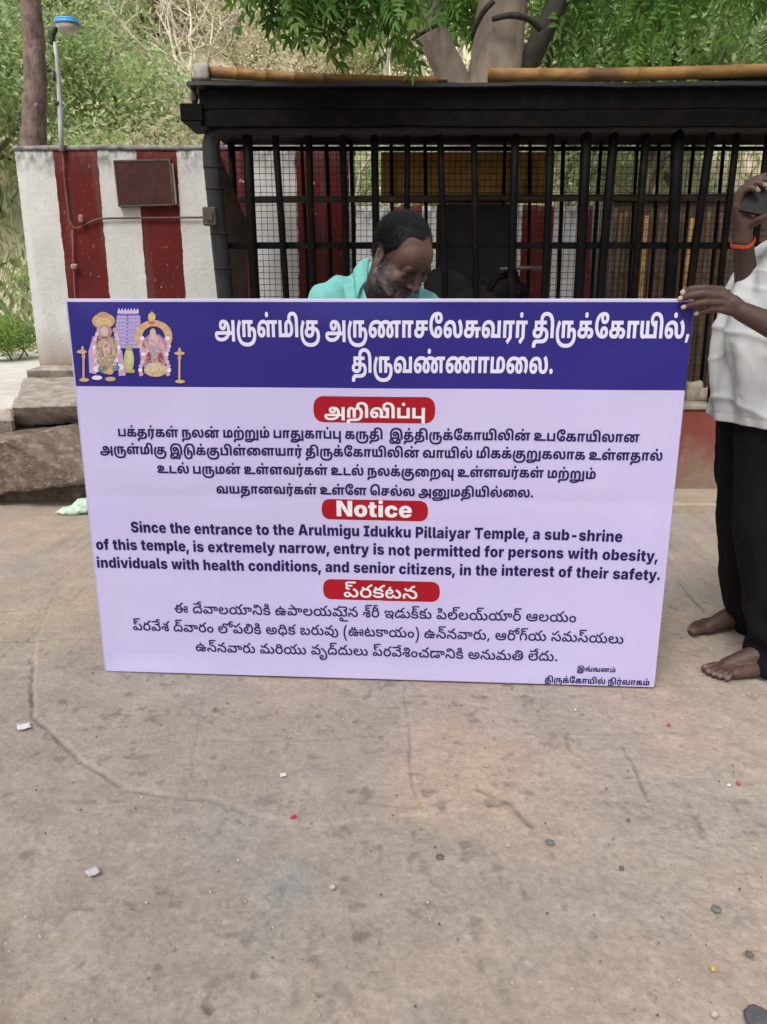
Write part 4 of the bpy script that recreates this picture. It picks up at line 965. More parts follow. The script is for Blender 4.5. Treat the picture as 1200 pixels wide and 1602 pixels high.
pebble(459, 1280, .0075, mrp, 'petal', 'red flower petal lying below the middle of the board', 'petal', .7, 4)
pebble(1046, 1136, .006, mrp, 'petal', 'small red petal just below the right corner of the board', 'petal', .7, 5)
pebble(1155, 1227, .006, mat('petal_brick', (.45, .08, .04), .7), 'petal', 'brick red petal fragment at the right side of the concrete', 'petal', .6, 6)
pebble(521, 1391, .0075, mps, 'pebble', 'pale round pebble beside the grey stain', 'pebble', .9, 7)
pebble(1118, 1590, .008, mps, 'pebble', 'pale pebble at the bottom right of the concrete', 'pebble', .8, 8)
pebble(860, 1319, .010, mpg, 'stone_chip', 'dark green stone chip bedded right of the middle', 'stone chip', .3, 9)
pebble(1120, 1424, .010, mpg, 'stone_chip', 'grey green stone chip bedded at the lower right', 'stone chip', .45, 10)
pebble(688, 1342, .010, mpd, 'stone_chip', 'long dark chip embedded left of the green chip', 'stone chip', .3, 11)
pebble(983, 1285, .0055, mpd, 'stone_chip', 'small dark chip to the upper right of the dark green chip', 'stone chip', .6, 12)
pebble(972, 1360, .0065, mpd, 'stone_chip', 'dark chip to the lower right of the dark green chip', 'stone chip', .6, 13)
pebble(1172, 1495, .008, mpd, 'stone_chip', 'dark chip near the lower right edge', 'stone chip', .5, 15)
pebble(1115, 1518, .006, myl, 'seed_husk', 'yellow husk on the concrete near the lower right corner', 'husk', .6, 16)
pebble(900, 1112, .005, mw, 'paper_scrap', 'white speck of paper just under the bottom edge of the board', 'paper', .6, 17)
pebble(655, 1257, .005, myl, 'seed_husk', 'yellow husk at the end of the thin straight joint', 'husk', .6, 18)
pebble(1140, 1230, .005, mw, 'paper_scrap', 'white speck of paper beside the brick red petal', 'paper', .6, 19)
pebble(795, 1325, .005, mps, 'pebble', 'tiny pale pebble left of the green chip', 'pebble', .7, 20)
pebble(1190, 1598, .03, mat('pebble_blue', (.075, .08, .088), .9, var=(.12, .12, .12), vscale=60), 'stone', 'blue grey stone cut by the bottom right corner', 'stone', .35, 22)
gb = MB(); rg = random.Random(9)
for i in range(900):
    x, y = rg.uniform(-1.0, 1.6), rg.uniform(1.0, 3.4); s = rg.choice((.0012, .0016, .002, .0026, .0034))
    cc = np.array(rg.choice(((.12, .11, .10), (.42, .37, .30), (.2, .17, .14), (.55, .5, .43)))) 
    V = [(x - s, y, .0), (x + s * .8, y - s, .0), (x + s, y + s, .0), (x, y, s * 1.2), (x - s * .5, y + s, .0)]
    hh2 = .004 if True else 0
    gb.add([(a, b_, c_ + hh2) for a, b_, c_ in V], [(0, 1, 3), (1, 2, 3), (2, 4, 3), (4, 0, 3)], cc)
tag(gb.build('grit', mat('grit', (1, 1, 1), .9, attr='tint'), None, False, True), 'fine grit and specks of stone strewn over the concrete', 'grit', kind='stuff')
# pale green plastic bag by the stones
q = gr(118, 803); b = MB()
for v, r_ in (((0, 0, .02), (.10, .05, .025)), ((.05, .02, .04), (.07, .05, .045)), ((-.06, -.01, .012), (.05, .03, .016)), ((.10, .03, .05), (.05, .04, .05))): b.ell(q + np.array(v), r_)
me = bake(b, .006, 3); V_ = verts(me); setverts(me, V_ + normals(me) * (fbm(V_, 40, 3, 77)[:, None] * .010))
o = link('plastic_bag', me, mat('bag_green', (.55, .66, .56), .4, var=(.42, .55, .45), vscale=12), None, False)
tag(rebase(o, q), 'crumpled pale green plastic bag on the ground by the boulder', 'bag')

GLYPHS = [
[[112,-90,-34,1,-47,35,-24,57,0,40,0,23,8,31,8,10,6,9,14,7,18,3,12,0,237,0,-1,-74,-234,0,-4,1,-4,1,-3,1,-1,-2,-4,-5,0,-8,0,-19,27,-23,30,0,2,0,32,1,42,29,26,45,6,30,0,18,0,11,1,21,0,8,0,33,-8,59,-20,39,-17,6,-3,3,-8,1,-4,0,-8,1,-14,-5,-8,-15,0,-16,0,-15,9,-17,8,0,7,1,10,17,0,22,0,23,-11,37,-9,16,34,22,7,-13,11,-31,7,-37,0,-24,0,-17,-5,-33,-13,-29,-24,-15,-18,0,-17,1,-27,23,-18,45,0,36,0,39,21,51,35,25,22,0,29,1,43,-31,27,-57,14,-73,0,-40,0,-11,-2,-19,0,-12,0,-24,-11,-53,-43,-73,-63,-37,-41,0],[304,-92,0,432,54,0,0,-432]],
[[289,206,21,1,30,-33,16,-67,0,-48,0,-65,-24,-95,-45,-59,-60,-25,-36,0,-4,0,-27,1,-51,19,-44,41,-32,69,-18,95,0,64,0,8,0,47,11,91,19,81,11,32,42,-48,-16,-47,-16,-99,0,-48,0,-8,0,-49,14,-77,29,-53,46,-27,33,0,5,0,36,1,48,39,25,79,0,54,0,25,-6,35,-12,19,-9,0,-7,1,-11,-9,-6,-10,-3,72,8,11,22,13],[112,0,0,340,188,0,0,-74,-40,0,0,-266,-54,0,0,266,-39,0,0,-266]],
[[85,-8,-23,1,-33,37,-17,71,0,50,0,51,17,75,30,51,39,27,21,0,18,1,28,-13,26,-29,15,-22,-24,-74,-11,29,-29,37,-22,0,-17,1,-27,-29,-15,-59,0,-42,0,-23,5,-33,10,-15,8,0,6,1,8,9,4,19,0,12,0,21,-11,19,-9,0,-11,1,-18,-25,-8,-18,-9,60,13,23,30,33,19,0,25,1,31,-53,0,-52,0,-35,-15,-49,-30,-27],[176,0,0,284,6,-2,0,58,182,0,0,-74,-41,0,0,-266,-54,0,0,266,-39,0,0,-266],[184,394,-12,1,-16,33,0,24,0,27,16,31,12,0,13,1,16,-29,0,-26,0,-23,-16,-31]],
[[191,348,30,1,38,-49,17,-81,0,-52,0,-47,-13,-61,-12,-20,-8,-11,-21,-15,-28,-5,-20,0,-153,0,0,340,55,0,0,-264,47,0,0,136,0,41,10,49,9,16,9,17,25,17],[196,272,-4,1,-7,-3,-2,-6,-3,-5,-2,-21,0,-22,0,-136,6,0,13,1,17,17,8,41,0,32,0,35,-5,49,-12,27]],
[[-24,510,24,1,37,-25,12,-24,9,-17,12,-43,6,-65,0,-52,0,-280,-55,0,0,260,0,37,-2,61,-7,49,-8,14,-5,9,-13,11,-9,0,-13,1,-14,-15,-6,-25,0,-16,0,-15,4,-33,5,-20,-53,0,-4,15,-4,41,0,16,0,37,15,51,24,33,30,15]],
[[175,-8,-26,1,-37,27,-19,49,0,34,0,35,20,51,45,29,37,0,48,0,32,1,44,-27,27,-51,13,-63,0,-36,0,-49,-18,-73,-31,-53,-42,-31,-47,-13,-25,0,-8,0,-40,1,-60,33,-40,59,-23,73,-10,81,0,40,0,8,0,51,11,89,19,81,11,32,42,-48,-11,-31,-14,-67,-7,-65,0,-32,0,-10,0,-43,13,-75,29,-55,47,-31,33,0,4,0,25,1,42,19,30,37,15,55,0,38,0,43,-18,51,-30,21,-17,0,-51,0,-13,1,-15,-3,-5,-4,-5,-5,-4,-13,0,-10,0,-19,16,-15,14,0,11,1,16,13,9,35,0,30,0,122,-41,0,0,-88,-49,-10,0,172,200,0,0,-74,-57,0,0,-116,0,-39,-10,-57,-10,-18,-11,-21,-35,-19]],
[],
[[85,-8,-23,1,-33,37,-17,69,0,50,0,63,32,91,59,51,41,0,19,1,33,-9,29,-21,14,-20,7,-10,23,-31,28,-81,0,-56,0,-41,-15,-53,-28,-27,-21,0,-22,1,-30,33,-15,57,0,40,0,33,10,57,18,51,12,20,8,14,19,31,45,27,26,0,19,1,29,-9,26,-23,14,-20,8,-14,13,-21,20,-49,10,-59,0,-32,0,-41,-15,-53,-29,-27,-20,0,-22,1,-30,33,-15,57,0,40,0,33,13,61,21,53,12,16,9,14,12,17,26,21,36,11,26,0,96,0,0,-74,-40,0,0,-266,-54,0,0,266,-10,0,-15,1,-20,-5,-16,-7,-11,-11,-6,-8,-10,-13,-13,-35,-6,-41,0,-22,0,-27,8,-23,7,0,7,1,7,15,2,23,0,16,0,25,-7,45,-15,39,-10,14,-12,19,-27,17,-18,0,-19,1,-28,-19,-11,-16,-9,-13,-14,-35,-7,-41,0,-24,0,-27,9,-25,7,0,6,1,7,15,3,23,0,16,0,35,-19,65,-19,20,-13,21,-31,17,-21,0,-24,1,-36,-27,-21,-49,-2,-30,-1,-3,0,-15,0,-6,0,-15,3,-33,11,-23,10,0,5,1,8,11,4,19,0,12,0,21,-11,19,-9,0,-11,1,-18,-25,-8,-18,-9,60,13,23,30,33,19,0,25,1,31,-53,0,-52,0,-35,-15,-49,-30,-27]],
[[21,0,0,340,190,0,0,-74,-40,0,0,-266,-54,0,0,266,-41,0,0,-266]],
[[93,-8,-27,1,-36,27,-20,49,0,34,0,35,21,51,45,29,37,0,127,0,0,-70,-135,0,-12,1,-15,-3,-5,-4,-5,-5,-5,-13,0,-10,0,-19,17,-15,14,0,11,1,16,13,9,35,0,30,0,122,-42,0,0,-84,-48,-10,0,168,200,0,0,-74,-57,0,0,-116,0,-39,-10,-57,-10,-18,-11,-21,-35,-19]],
[[149,-8,-31,1,-49,35,-37,67,-19,97,0,62,0,63,20,97,37,69,52,35,30,0,27,1,39,-25,21,-55,0,-40,0,-31,-15,-49,-29,-29,-23,0,-22,1,-29,29,-15,51,0,30,0,23,7,37,5,14,47,0,-5,-5,-9,-37,0,-20,0,-25,12,-17,7,0,10,1,8,25,0,18,0,11,-5,25,-13,17,-12,0,-1,1,-13,-1,-8,-2,-13,-1,-25,-25,-21,-45,-12,-67,0,-44,0,-45,13,-69,21,-43,27,-21,13,-2,5,1,8,-1,2,0,12,1,13,17,5,25,0,12,0,17,-8,29,-10,0,-8,1,-11,-23,0,-20,0,-23,9,-37,5,-8,-48,4,-4,17,-6,33,0,26,0,31,13,49,29,31,22,0,24,1,30,-33,14,-49,0,-30,0,-37,-18,-55,-38,-31]],
[[85,-8,-23,1,-33,37,-17,71,0,50,0,49,18,77,32,51,42,27,24,0,24,1,33,-19,12,-18,11,-15,13,-45,7,-63,1,-44,0,-13,2,-21,4,-15,3,-8,4,-5,8,-5,6,0,9,1,11,17,7,37,0,32,0,29,-7,57,-14,57,-11,24,45,52,22,-49,19,-103,0,-56,0,-45,-17,-75,-36,-43,-29,0,-18,1,-25,15,-10,12,-12,19,-14,59,-2,44,-1,21,-2,39,-5,35,-5,12,-5,15,-18,17,-14,0,-18,1,-29,-31,-17,-57,0,-42,0,-23,5,-33,11,-15,8,0,6,1,8,9,4,19,0,12,0,21,-11,19,-9,0,-11,1,-18,-25,-8,-18,-9,60,13,23,30,33,19,0,25,1,31,-53,0,-52,0,-35,-15,-49,-30,-27]],
[[93,-8,-27,1,-36,27,-20,49,0,34,0,35,21,51,45,29,37,0,180,0,0,-70,-188,0,-12,1,-15,-3,-5,-4,-5,-5,-5,-13,0,-10,0,-19,17,-15,14,0,11,1,16,13,9,35,0,30,0,122,-42,0,0,-84,-48,-10,0,168,200,0,0,-74,-57,0,0,-116,0,-39,-10,-57,-10,-18,-11,-21,-35,-19],[209,0,0,164,53,-4,0,-160]],
[[85,-8,-23,1,-33,37,-17,69,0,50,0,67,30,91,52,47,33,0,28,1,41,-27,26,-49,12,-63,0,-36,0,-21,-4,-51,-5,-20,54,0,0,264,55,0,0,-340,-164,0,-2,56,6,21,5,53,0,28,0,39,-13,53,-25,27,-18,0,-20,1,-28,-31,-14,-59,0,-40,0,-23,5,-33,10,-15,8,0,6,1,8,9,4,19,0,12,0,21,-11,19,-9,0,-11,1,-18,-25,-8,-18,-9,60,13,23,30,33,19,0,26,1,30,-53,0,-52,0,-35,-15,-49,-30,-27]],
[[104,-128,-34,62,47,88,0,244,-41,0,0,-266,-55,0,0,340,190,0,0,-74,-40,0,0,-266]],
[[104,-128,-34,62,47,88,0,244,-41,0,0,-266,-55,0,0,340,190,0,0,-74,-40,0,0,-266],[108,394,-12,1,-16,33,0,24,0,27,16,31,12,0,13,1,15,-29,0,-26,0,-23,-15,-31]],
[[93,-8,-26,1,-37,27,-20,49,0,34,0,35,21,51,45,29,37,0,56,0,33,1,48,-29,27,-65,0,-58,0,-45,-18,-59,-16,-20,-12,-13,-30,-17,-37,-5,-23,0,-32,0,-15,1,-15,-5,-5,-6,-4,-5,-5,-21,0,-16,0,-7,0,-11,1,-6,-54,-6,-1,15,-1,29,0,14,0,27,12,45,10,12,6,9,15,13,22,5,16,0,39,0,19,1,31,7,24,15,8,14,6,11,6,33,0,20,0,25,-8,31,-16,17,-19,9,-12,0,-64,0,-12,1,-15,-3,-5,-4,-5,-5,-5,-13,0,-10,0,-19,17,-15,14,0,11,1,16,13,9,35,0,30,0,122,-42,0,0,-84,-48,-10,0,168,199,0,0,-74,-56,0,0,-116,0,-39,-10,-57,-10,-18,-11,-21,-35,-19]],
[[-54,510,26,1,42,-21,16,-22,14,-19,21,-59,11,-89,0,-70,0,-226,-55,0,0,212,0,47,-4,73,-11,55,-9,18,-9,17,-23,19,-17,0,-26,1,-28,-43,0,-42,0,-11,3,-25,3,-12,-52,0,-2,13,-4,31,0,16,0,55,27,67,47,33]],
[[93,-8,-26,1,-37,27,-20,49,0,34,0,35,21,51,45,29,37,0,70,0,17,1,24,-3,20,-11,8,-10,11,-13,13,-41,0,-30,0,-49,-32,-57,-31,0,-8,1,-20,5,-8,4,8,74,4,-1,8,-3,6,0,10,1,12,19,0,18,0,13,-7,17,-12,9,-15,3,-8,0,-78,0,-12,1,-15,-3,-5,-4,-5,-5,-5,-13,0,-10,0,-19,17,-15,14,0,11,1,16,13,9,35,0,30,0,122,-42,0,0,-84,-48,-10,0,168,199,0,0,-74,-56,0,0,-116,0,-39,-10,-57,-10,-18,-11,-21,-35,-19],[151,394,-12,1,-16,33,0,24,0,27,16,31,12,0,13,1,16,-29,0,-26,0,-23,-16,-31]],
[[93,-8,-26,1,-37,27,-20,49,0,34,0,35,21,51,45,29,37,0,70,0,17,1,24,-3,20,-11,8,-10,11,-13,13,-41,0,-30,0,-49,-32,-57,-31,0,-8,1,-20,5,-8,4,8,74,4,-1,8,-3,6,0,10,1,12,19,0,18,0,13,-7,17,-12,9,-15,3,-8,0,-78,0,-12,1,-15,-3,-5,-4,-5,-5,-5,-13,0,-10,0,-19,17,-15,14,0,11,1,16,13,9,35,0,30,0,122,-42,0,0,-84,-48,-10,0,168,199,0,0,-74,-56,0,0,-116,0,-39,-10,-57,-10,-18,-11,-21,-35,-19]],
[[112,0,0,340,55,0,0,-264,77,0,0,264,54,0,0,-340],[77,-8,-13,1,-19,17,-8,14,-5,11,-8,31,-4,43,0,28,0,208,55,0,0,-204,0,-23,2,-27,4,-8,2,-3,7,-3,4,0,10,1,12,21,4,16,1,-76,-8,-15,-20,-19]],
[[-40,510,26,1,39,-25,14,-22,14,-21,16,-59,7,-77,0,-52,0,-250,-55,0,0,248,0,43,-4,61,-9,43,-8,16,-7,15,-20,15,-13,0,-17,1,-20,-21,-9,-31,0,-18,0,-15,4,-25,9,-19,14,-13,10,-4,0,-76,-24,5,-39,39,-22,69,0,44,0,43,21,67,42,41]],
[[85,-8,-23,1,-33,37,-17,71,0,50,0,49,18,77,32,51,42,27,24,0,24,1,33,-19,12,-18,11,-15,13,-45,7,-63,1,-44,0,-13,2,-21,4,-15,3,-8,4,-5,8,-5,6,0,9,1,11,17,7,37,0,32,0,29,-7,57,-14,57,-11,24,45,52,22,-49,19,-103,0,-56,0,-45,-17,-75,-36,-43,-29,0,-18,1,-25,15,-10,12,-12,19,-14,59,-2,44,-1,21,-2,39,-5,35,-5,12,-5,15,-18,17,-14,0,-18,1,-29,-31,-17,-57,0,-42,0,-23,5,-33,11,-15,8,0,6,1,8,9,4,19,0,12,0,21,-11,19,-9,0,-11,1,-18,-25,-8,-18,-9,60,13,23,30,33,19,0,25,1,31,-53,0,-52,0,-35,-15,-49,-30,-27],[175,394,-12,1,-17,33,0,24,0,27,17,31,12,0,13,1,16,-29,0,-26,0,-23,-16,-31]],
[[72,84,2,-8,-2,-19,-9,-57,-9,-57,-5,-22,-39,0,3,27,5,61,5,57,1,24]],
[[85,-8,-23,1,-33,37,-17,69,0,50,0,63,32,91,59,51,41,0,19,1,33,-9,29,-21,14,-20,7,-10,23,-31,28,-81,0,-56,0,-41,-15,-53,-28,-27,-21,0,-22,1,-30,33,-15,57,0,40,0,33,10,57,18,51,12,20,8,14,19,31,45,27,26,0,19,1,29,-9,26,-23,14,-20,8,-14,13,-21,20,-49,10,-59,0,-32,0,-41,-15,-53,-29,-27,-20,0,-22,1,-30,33,-15,57,0,40,0,33,13,61,21,53,12,16,9,14,12,17,26,21,36,11,26,0,96,0,0,-74,-40,0,0,-266,-54,0,0,266,-10,0,-15,1,-20,-5,-16,-7,-11,-11,-6,-8,-10,-13,-13,-35,-6,-41,0,-22,0,-27,8,-23,7,0,7,1,7,15,2,23,0,16,0,25,-7,45,-15,39,-10,14,-12,19,-27,17,-18,0,-19,1,-28,-19,-11,-16,-9,-13,-14,-35,-7,-41,0,-24,0,-27,9,-25,7,0,6,1,7,15,3,23,0,16,0,35,-19,65,-19,20,-13,21,-31,17,-21,0,-24,1,-36,-27,-21,-49,-2,-30,-1,-3,0,-15,0,-6,0,-15,3,-33,11,-23,10,0,5,1,8,11,4,19,0,12,0,21,-11,19,-9,0,-11,1,-18,-25,-8,-18,-9,60,13,23,30,33,19,0,25,1,31,-53,0,-52,0,-35,-15,-49,-30,-27],[284,394,-12,1,-17,33,0,24,0,27,17,31,12,0,13,1,16,-29,0,-26,0,-23,-16,-31]],
[[85,-8,-23,1,-33,37,-17,69,0,50,0,63,32,91,60,51,40,0,19,1,33,-9,29,-21,14,-18,7,-10,25,-33,26,-81,0,-56,0,-41,-15,-53,-28,-27,-20,0,-22,1,-30,33,-16,59,0,40,0,31,9,55,15,51,11,18,8,18,17,31,40,27,24,0,34,1,44,-47,20,-81,0,-48,0,-35,-8,-65,-12,-55,-6,-20,-45,48,7,23,10,57,0,42,0,37,-13,51,-22,27,-14,0,-14,1,-18,-15,-10,-18,-7,-11,-13,-35,-7,-45,0,-26,0,-27,9,-23,7,0,6,1,7,15,3,23,0,16,0,35,-18,65,-19,20,-13,21,-32,17,-21,0,-24,1,-36,-27,-21,-49,-2,-30,-1,-3,0,-7,0,-14,0,-23,4,-31,11,-15,8,0,6,1,8,9,4,19,0,12,0,21,-11,19,-9,0,-11,1,-18,-25,-8,-18,-9,60,13,23,30,33,19,0,25,1,31,-53,0,-52,0,-35,-15,-49,-30,-27]],
[[46,-8,-12,1,-18,27,0,30,0,31,18,25,12,0,12,1,17,-23,0,-30,0,-29,-17,-25]],
[[205,348,27,1,40,-49,20,-89,0,-64,0,-75,-20,-93,-17,-26,-13,-21,-31,-21,-40,-9,-26,0,-38,0,-15,1,-15,-5,-5,-6,-4,-5,-5,-21,0,-16,0,-7,1,-11,0,-6,-54,-6,0,15,-1,29,0,12,0,29,11,45,10,12,7,9,15,13,21,5,16,0,52,0,25,1,37,15,23,39,12,69,0,54,0,45,-10,59,-16,29,-12,0,-7,1,-9,-5,-4,-8,-6,-11,-4,-35,0,-30,0,-180,-55,0,0,178,0,35,-2,37,-4,12,-2,7,-7,7,-4,0,-5,1,-7,-5,-3,-6,-4,-11,-2,-35,0,-30,0,-182,-55,0,0,188,0,37,6,49,11,37,8,12,8,15,23,15,13,0,17,1,22,-19,17,-35,7,-28,-18,2,8,27,20,37,25,21]],
[[-36,510,26,1,35,-21,13,-20,13,-17,17,-51,8,-73,0,-46,0,-278,-55,0,0,254,0,43,-3,65,-10,45,-10,14,-6,9,-17,11,-12,0,-16,1,-17,-17,-7,-27,0,-18,0,-13,4,-29,5,-20,-54,0,-3,15,-4,41,0,16,0,37,14,51,26,33,34,15]],
[[21,0,0,340,55,0,0,-264,103,0,0,264,55,0,0,-340],[128,394,-13,1,-16,33,0,24,0,27,16,31,13,0,12,1,16,-29,0,-26,0,-23,-16,-31]],
[[179,-170,0,170,-158,0,0,340,55,0,0,-264,103,0,0,264,55,0,0,-510]],
[[21,0,0,340,55,0,0,-264,103,0,0,264,55,0,0,-340]],
[[202,220,22,1,29,-35,14,-63,0,-42,0,-53,-18,-69,-16,-22,-10,-13,-26,-17,-32,-5,-20,0,-37,0,-15,1,-15,-5,-5,-6,-4,-5,-5,-21,0,-16,0,-7,0,-11,1,-6,-54,-6,-1,15,0,29,0,12,0,29,11,45,10,12,6,9,15,13,22,5,16,0,46,0,19,1,25,7,16,15,6,12,6,13,6,37,0,26,0,25,-6,33,-12,17,-9,0,-7,1,-13,-9,-5,-8,-4,72,10,9,20,13],[21,0,0,340,188,0,0,-74,-40,0,0,-266,-55,0,0,266,-38,0,0,-266]],
[[85,-8,-23,1,-33,37,-17,69,0,50,0,63,32,91,60,51,40,0,19,1,33,-9,29,-21,14,-20,7,-10,23,-31,28,-81,0,-56,0,-41,-15,-53,-28,-27,-21,0,-22,1,-30,33,-15,57,0,40,0,33,13,61,21,53,13,16,8,14,12,17,26,21,36,11,26,0,96,0,0,-74,-40,0,0,-266,-54,0,0,266,-10,0,-15,1,-20,-5,-16,-7,-11,-11,-6,-8,-9,-13,-14,-35,-6,-41,0,-22,0,-27,9,-23,7,0,6,1,7,15,3,23,0,16,0,35,-19,65,-19,20,-13,21,-31,17,-21,0,-24,1,-36,-27,-21,-49,-2,-30,-1,-5,0,-11,0,-8,0,-23,4,-31,11,-15,8,0,6,1,8,9,4,19,0,12,0,21,-11,19,-9,0,-11,1,-18,-25,-8,-18,-9,60,13,23,30,33,19,0,25,1,31,-53,0,-52,0,-35,-15,-49,-30,-27],[211,394,-12,1,-16,33,0,24,0,27,16,31,12,0,13,1,16,-29,0,-26,0,-23,-16,-31]],
[[205,348,27,1,40,-49,20,-89,0,-64,0,-75,-20,-93,-17,-26,-13,-21,-31,-21,-40,-9,-26,0,-38,0,-15,1,-15,-5,-5,-6,-4,-5,-5,-21,0,-16,0,-7,1,-11,0,-6,-54,-6,0,15,-1,29,0,12,0,29,11,45,10,12,7,9,15,13,21,5,16,0,52,0,25,1,37,15,23,39,12,69,0,54,0,45,-10,59,-16,29,-12,0,-7,1,-9,-5,-4,-8,-6,-11,-4,-35,0,-30,0,-180,-55,0,0,178,0,35,-2,37,-4,12,-2,7,-7,7,-4,0,-5,1,-7,-5,-3,-6,-4,-11,-2,-35,0,-30,0,-182,-55,0,0,188,0,37,6,49,11,37,8,12,8,15,23,15,13,0,17,1,22,-19,17,-35,7,-28,-18,2,8,27,20,37,25,21],[153,394,-13,1,-16,33,0,24,0,27,16,31,13,0,12,1,16,-29,0,-26,0,-23,-16,-31]],
[[205,348,27,1,40,-49,20,-89,0,-68,0,-59,-13,-95,-11,-40,-3,-24,-22,-57,-73,-53,-51,0,-14,0,-31,1,-44,21,-23,47,0,34,0,15,6,23,5,8,5,9,18,9,13,0,290,0,0,-74,-104,0,-16,10,-163,0,-3,1,-3,-3,0,-4,0,-9,23,-11,26,0,8,0,36,1,47,27,15,30,5,26,8,23,10,63,5,67,0,32,0,47,-10,61,-16,29,-12,0,-7,1,-9,-5,-4,-8,-6,-11,-4,-35,0,-30,0,-180,-55,0,0,178,0,35,-2,37,-4,12,-2,7,-7,7,-4,0,-5,1,-7,-5,-3,-6,-4,-11,-2,-35,0,-30,0,-182,-55,0,0,188,0,37,6,49,11,37,8,12,8,15,23,15,13,0,17,1,22,-19,17,-35,7,-28,-18,2,8,27,20,37,25,21],[325,-106,0,446,55,0,0,-446]],
[[191,348,30,1,38,-49,17,-81,0,-52,0,-47,-13,-61,-12,-20,-8,-11,-21,-15,-28,-5,-20,0,-153,0,0,340,55,0,0,-264,47,0,0,136,0,41,10,49,9,16,9,17,25,17],[196,272,-4,1,-7,-3,-2,-6,-3,-5,-2,-21,0,-22,0,-136,6,0,13,1,17,17,8,41,0,32,0,35,-5,49,-12,27],[144,394,-12,1,-16,33,0,24,0,27,16,31,12,0,13,1,16,-29,0,-26,0,-23,-16,-31]],
[[93,-8,-26,1,-37,27,-20,49,0,34,0,35,21,51,45,29,37,0,58,0,19,1,37,-15,31,-39,19,-67,0,-50,0,-33,-9,-51,-8,-24,0,-14,-12,-35,-43,-47,-57,-21,-36,0,-7,0,-30,1,-44,21,-23,47,0,34,0,15,6,23,4,8,6,9,18,9,13,0,268,0,26,-74,-123,0,-17,10,-147,0,-3,1,-3,-3,0,-4,0,-9,22,-11,24,0,13,0,21,1,34,11,26,21,10,16,2,18,5,15,7,29,4,35,0,24,0,39,-17,47,-28,21,-18,0,-56,0,-12,1,-15,-3,-5,-4,-5,-5,-5,-13,0,-10,0,-19,17,-15,14,0,11,1,16,13,9,35,0,30,0,122,-42,0,0,-84,-48,-10,0,168,200,0,0,-74,-57,0,0,-116,0,-39,-10,-57,-10,-18,-11,-21,-35,-19],[306,-106,0,446,55,0,0,-446]],
[[88,-192,-28,1,-37,29,-17,57,0,38,0,49,29,71,24,20,22,21,52,19,25,0,19,1,45,-11,20,-14,19,-11,30,-39,18,-57,0,-40,0,-57,-38,-63,-44,0,-25,1,-46,27,-21,24,-19,19,-30,49,-26,59,-10,34,-16,49,-15,103,0,64,0,55,20,101,42,81,65,47,45,0,37,1,59,-33,21,-34,17,-27,21,-69,11,-95,0,-70,0,-178,-55,0,0,146,0,59,-6,89,-13,65,-12,22,-13,29,-40,29,-29,0,-25,1,-44,-27,-32,-53,-17,-79,0,-56,0,-29,5,-53,9,-49,7,-26,9,-33,25,-59,32,-43,18,-16,11,-7,24,-11,13,0,20,1,16,31,0,22,0,27,-17,37,-15,12,-15,13,-38,13,-18,0,-23,1,-40,-15,-15,-16,-12,-9,-12,-33,0,-22,0,-23,16,-27,20,0,12,1,24,11,10,8,17,13,30,45,23,59,6,38,4,25,5,49,0,28,0,27,-6,53,-15,41,-17,8,-3,-2,-4,3,-7,1,-4,0,-6,1,-12,-5,-8,-15,0,-16,0,-15,9,-17,8,0,7,1,9,17,0,22,0,23,-11,37,-8,16,38,6,5,-7,9,-31,6,-31,0,-14,0,-31,-13,-45,-25,-25,-21,0,-16,1,-28,23,-17,47,0,34,0,39,20,51,35,25,21,0,35,1,46,-51,23,-87,0,-58,0,-37,-7,-65,-6,-30,-7,-33,-23,-61,-29,-47,-17,-16,-21,-21,-47,-25]],
[[93,-8,-26,1,-37,27,-20,49,0,34,0,35,21,51,45,29,37,0,56,0,33,1,48,-29,27,-65,0,-58,0,-45,-18,-59,-16,-20,-12,-13,-30,-17,-37,-5,-23,0,-32,0,-15,1,-15,-5,-5,-6,-4,-5,-5,-21,0,-16,0,-7,0,-11,1,-6,-54,-6,-1,15,-1,29,0,14,0,27,12,45,10,12,6,9,15,13,22,5,16,0,39,0,19,1,31,7,24,15,8,14,6,11,6,33,0,20,0,25,-8,31,-16,17,-19,9,-12,0,-64,0,-12,1,-15,-3,-5,-4,-5,-5,-5,-13,0,-10,0,-19,17,-15,14,0,11,1,16,13,9,35,0,30,0,122,-42,0,0,-84,-48,-10,0,168,199,0,0,-74,-56,0,0,-116,0,-39,-10,-57,-10,-18,-11,-21,-35,-19],[152,394,-13,1,-16,33,0,24,0,27,16,31,13,0,12,1,16,-29,0,-26,0,-23,-16,-31]],
[[310,510,26,1,39,-25,13,-22,15,-21,16,-59,6,-77,0,-52,0,-250,-54,0,0,248,0,43,-4,61,-9,43,-8,16,-7,15,-20,15,-13,0,-17,1,-20,-21,-9,-31,0,-18,0,-15,4,-25,9,-17,14,-11,10,-4,0,-80,-24,3,-39,41,-23,69,0,44,0,43,21,67,42,41],[85,-8,-23,1,-33,37,-17,71,0,50,0,49,18,77,32,51,42,27,24,0,24,1,33,-19,12,-18,11,-15,13,-45,7,-63,1,-44,0,-13,2,-21,4,-15,3,-8,4,-5,8,-5,6,0,9,1,11,17,7,37,0,32,0,27,-6,49,-9,45,-6,20,45,50,10,-27,13,-55,7,-61,0,-36,0,-45,-17,-75,-36,-43,-29,0,-18,1,-25,15,-10,12,-12,19,-14,59,-2,44,-1,21,-2,39,-5,35,-5,12,-5,15,-18,17,-14,0,-18,1,-29,-31,-17,-57,0,-42,0,-23,5,-33,11,-15,8,0,6,1,8,9,4,19,0,12,0,21,-11,19,-9,0,-11,1,-18,-25,-8,-18,-9,60,13,23,30,33,19,0,25,1,31,-53,0,-52,0,-35,-15,-49,-30,-27]],
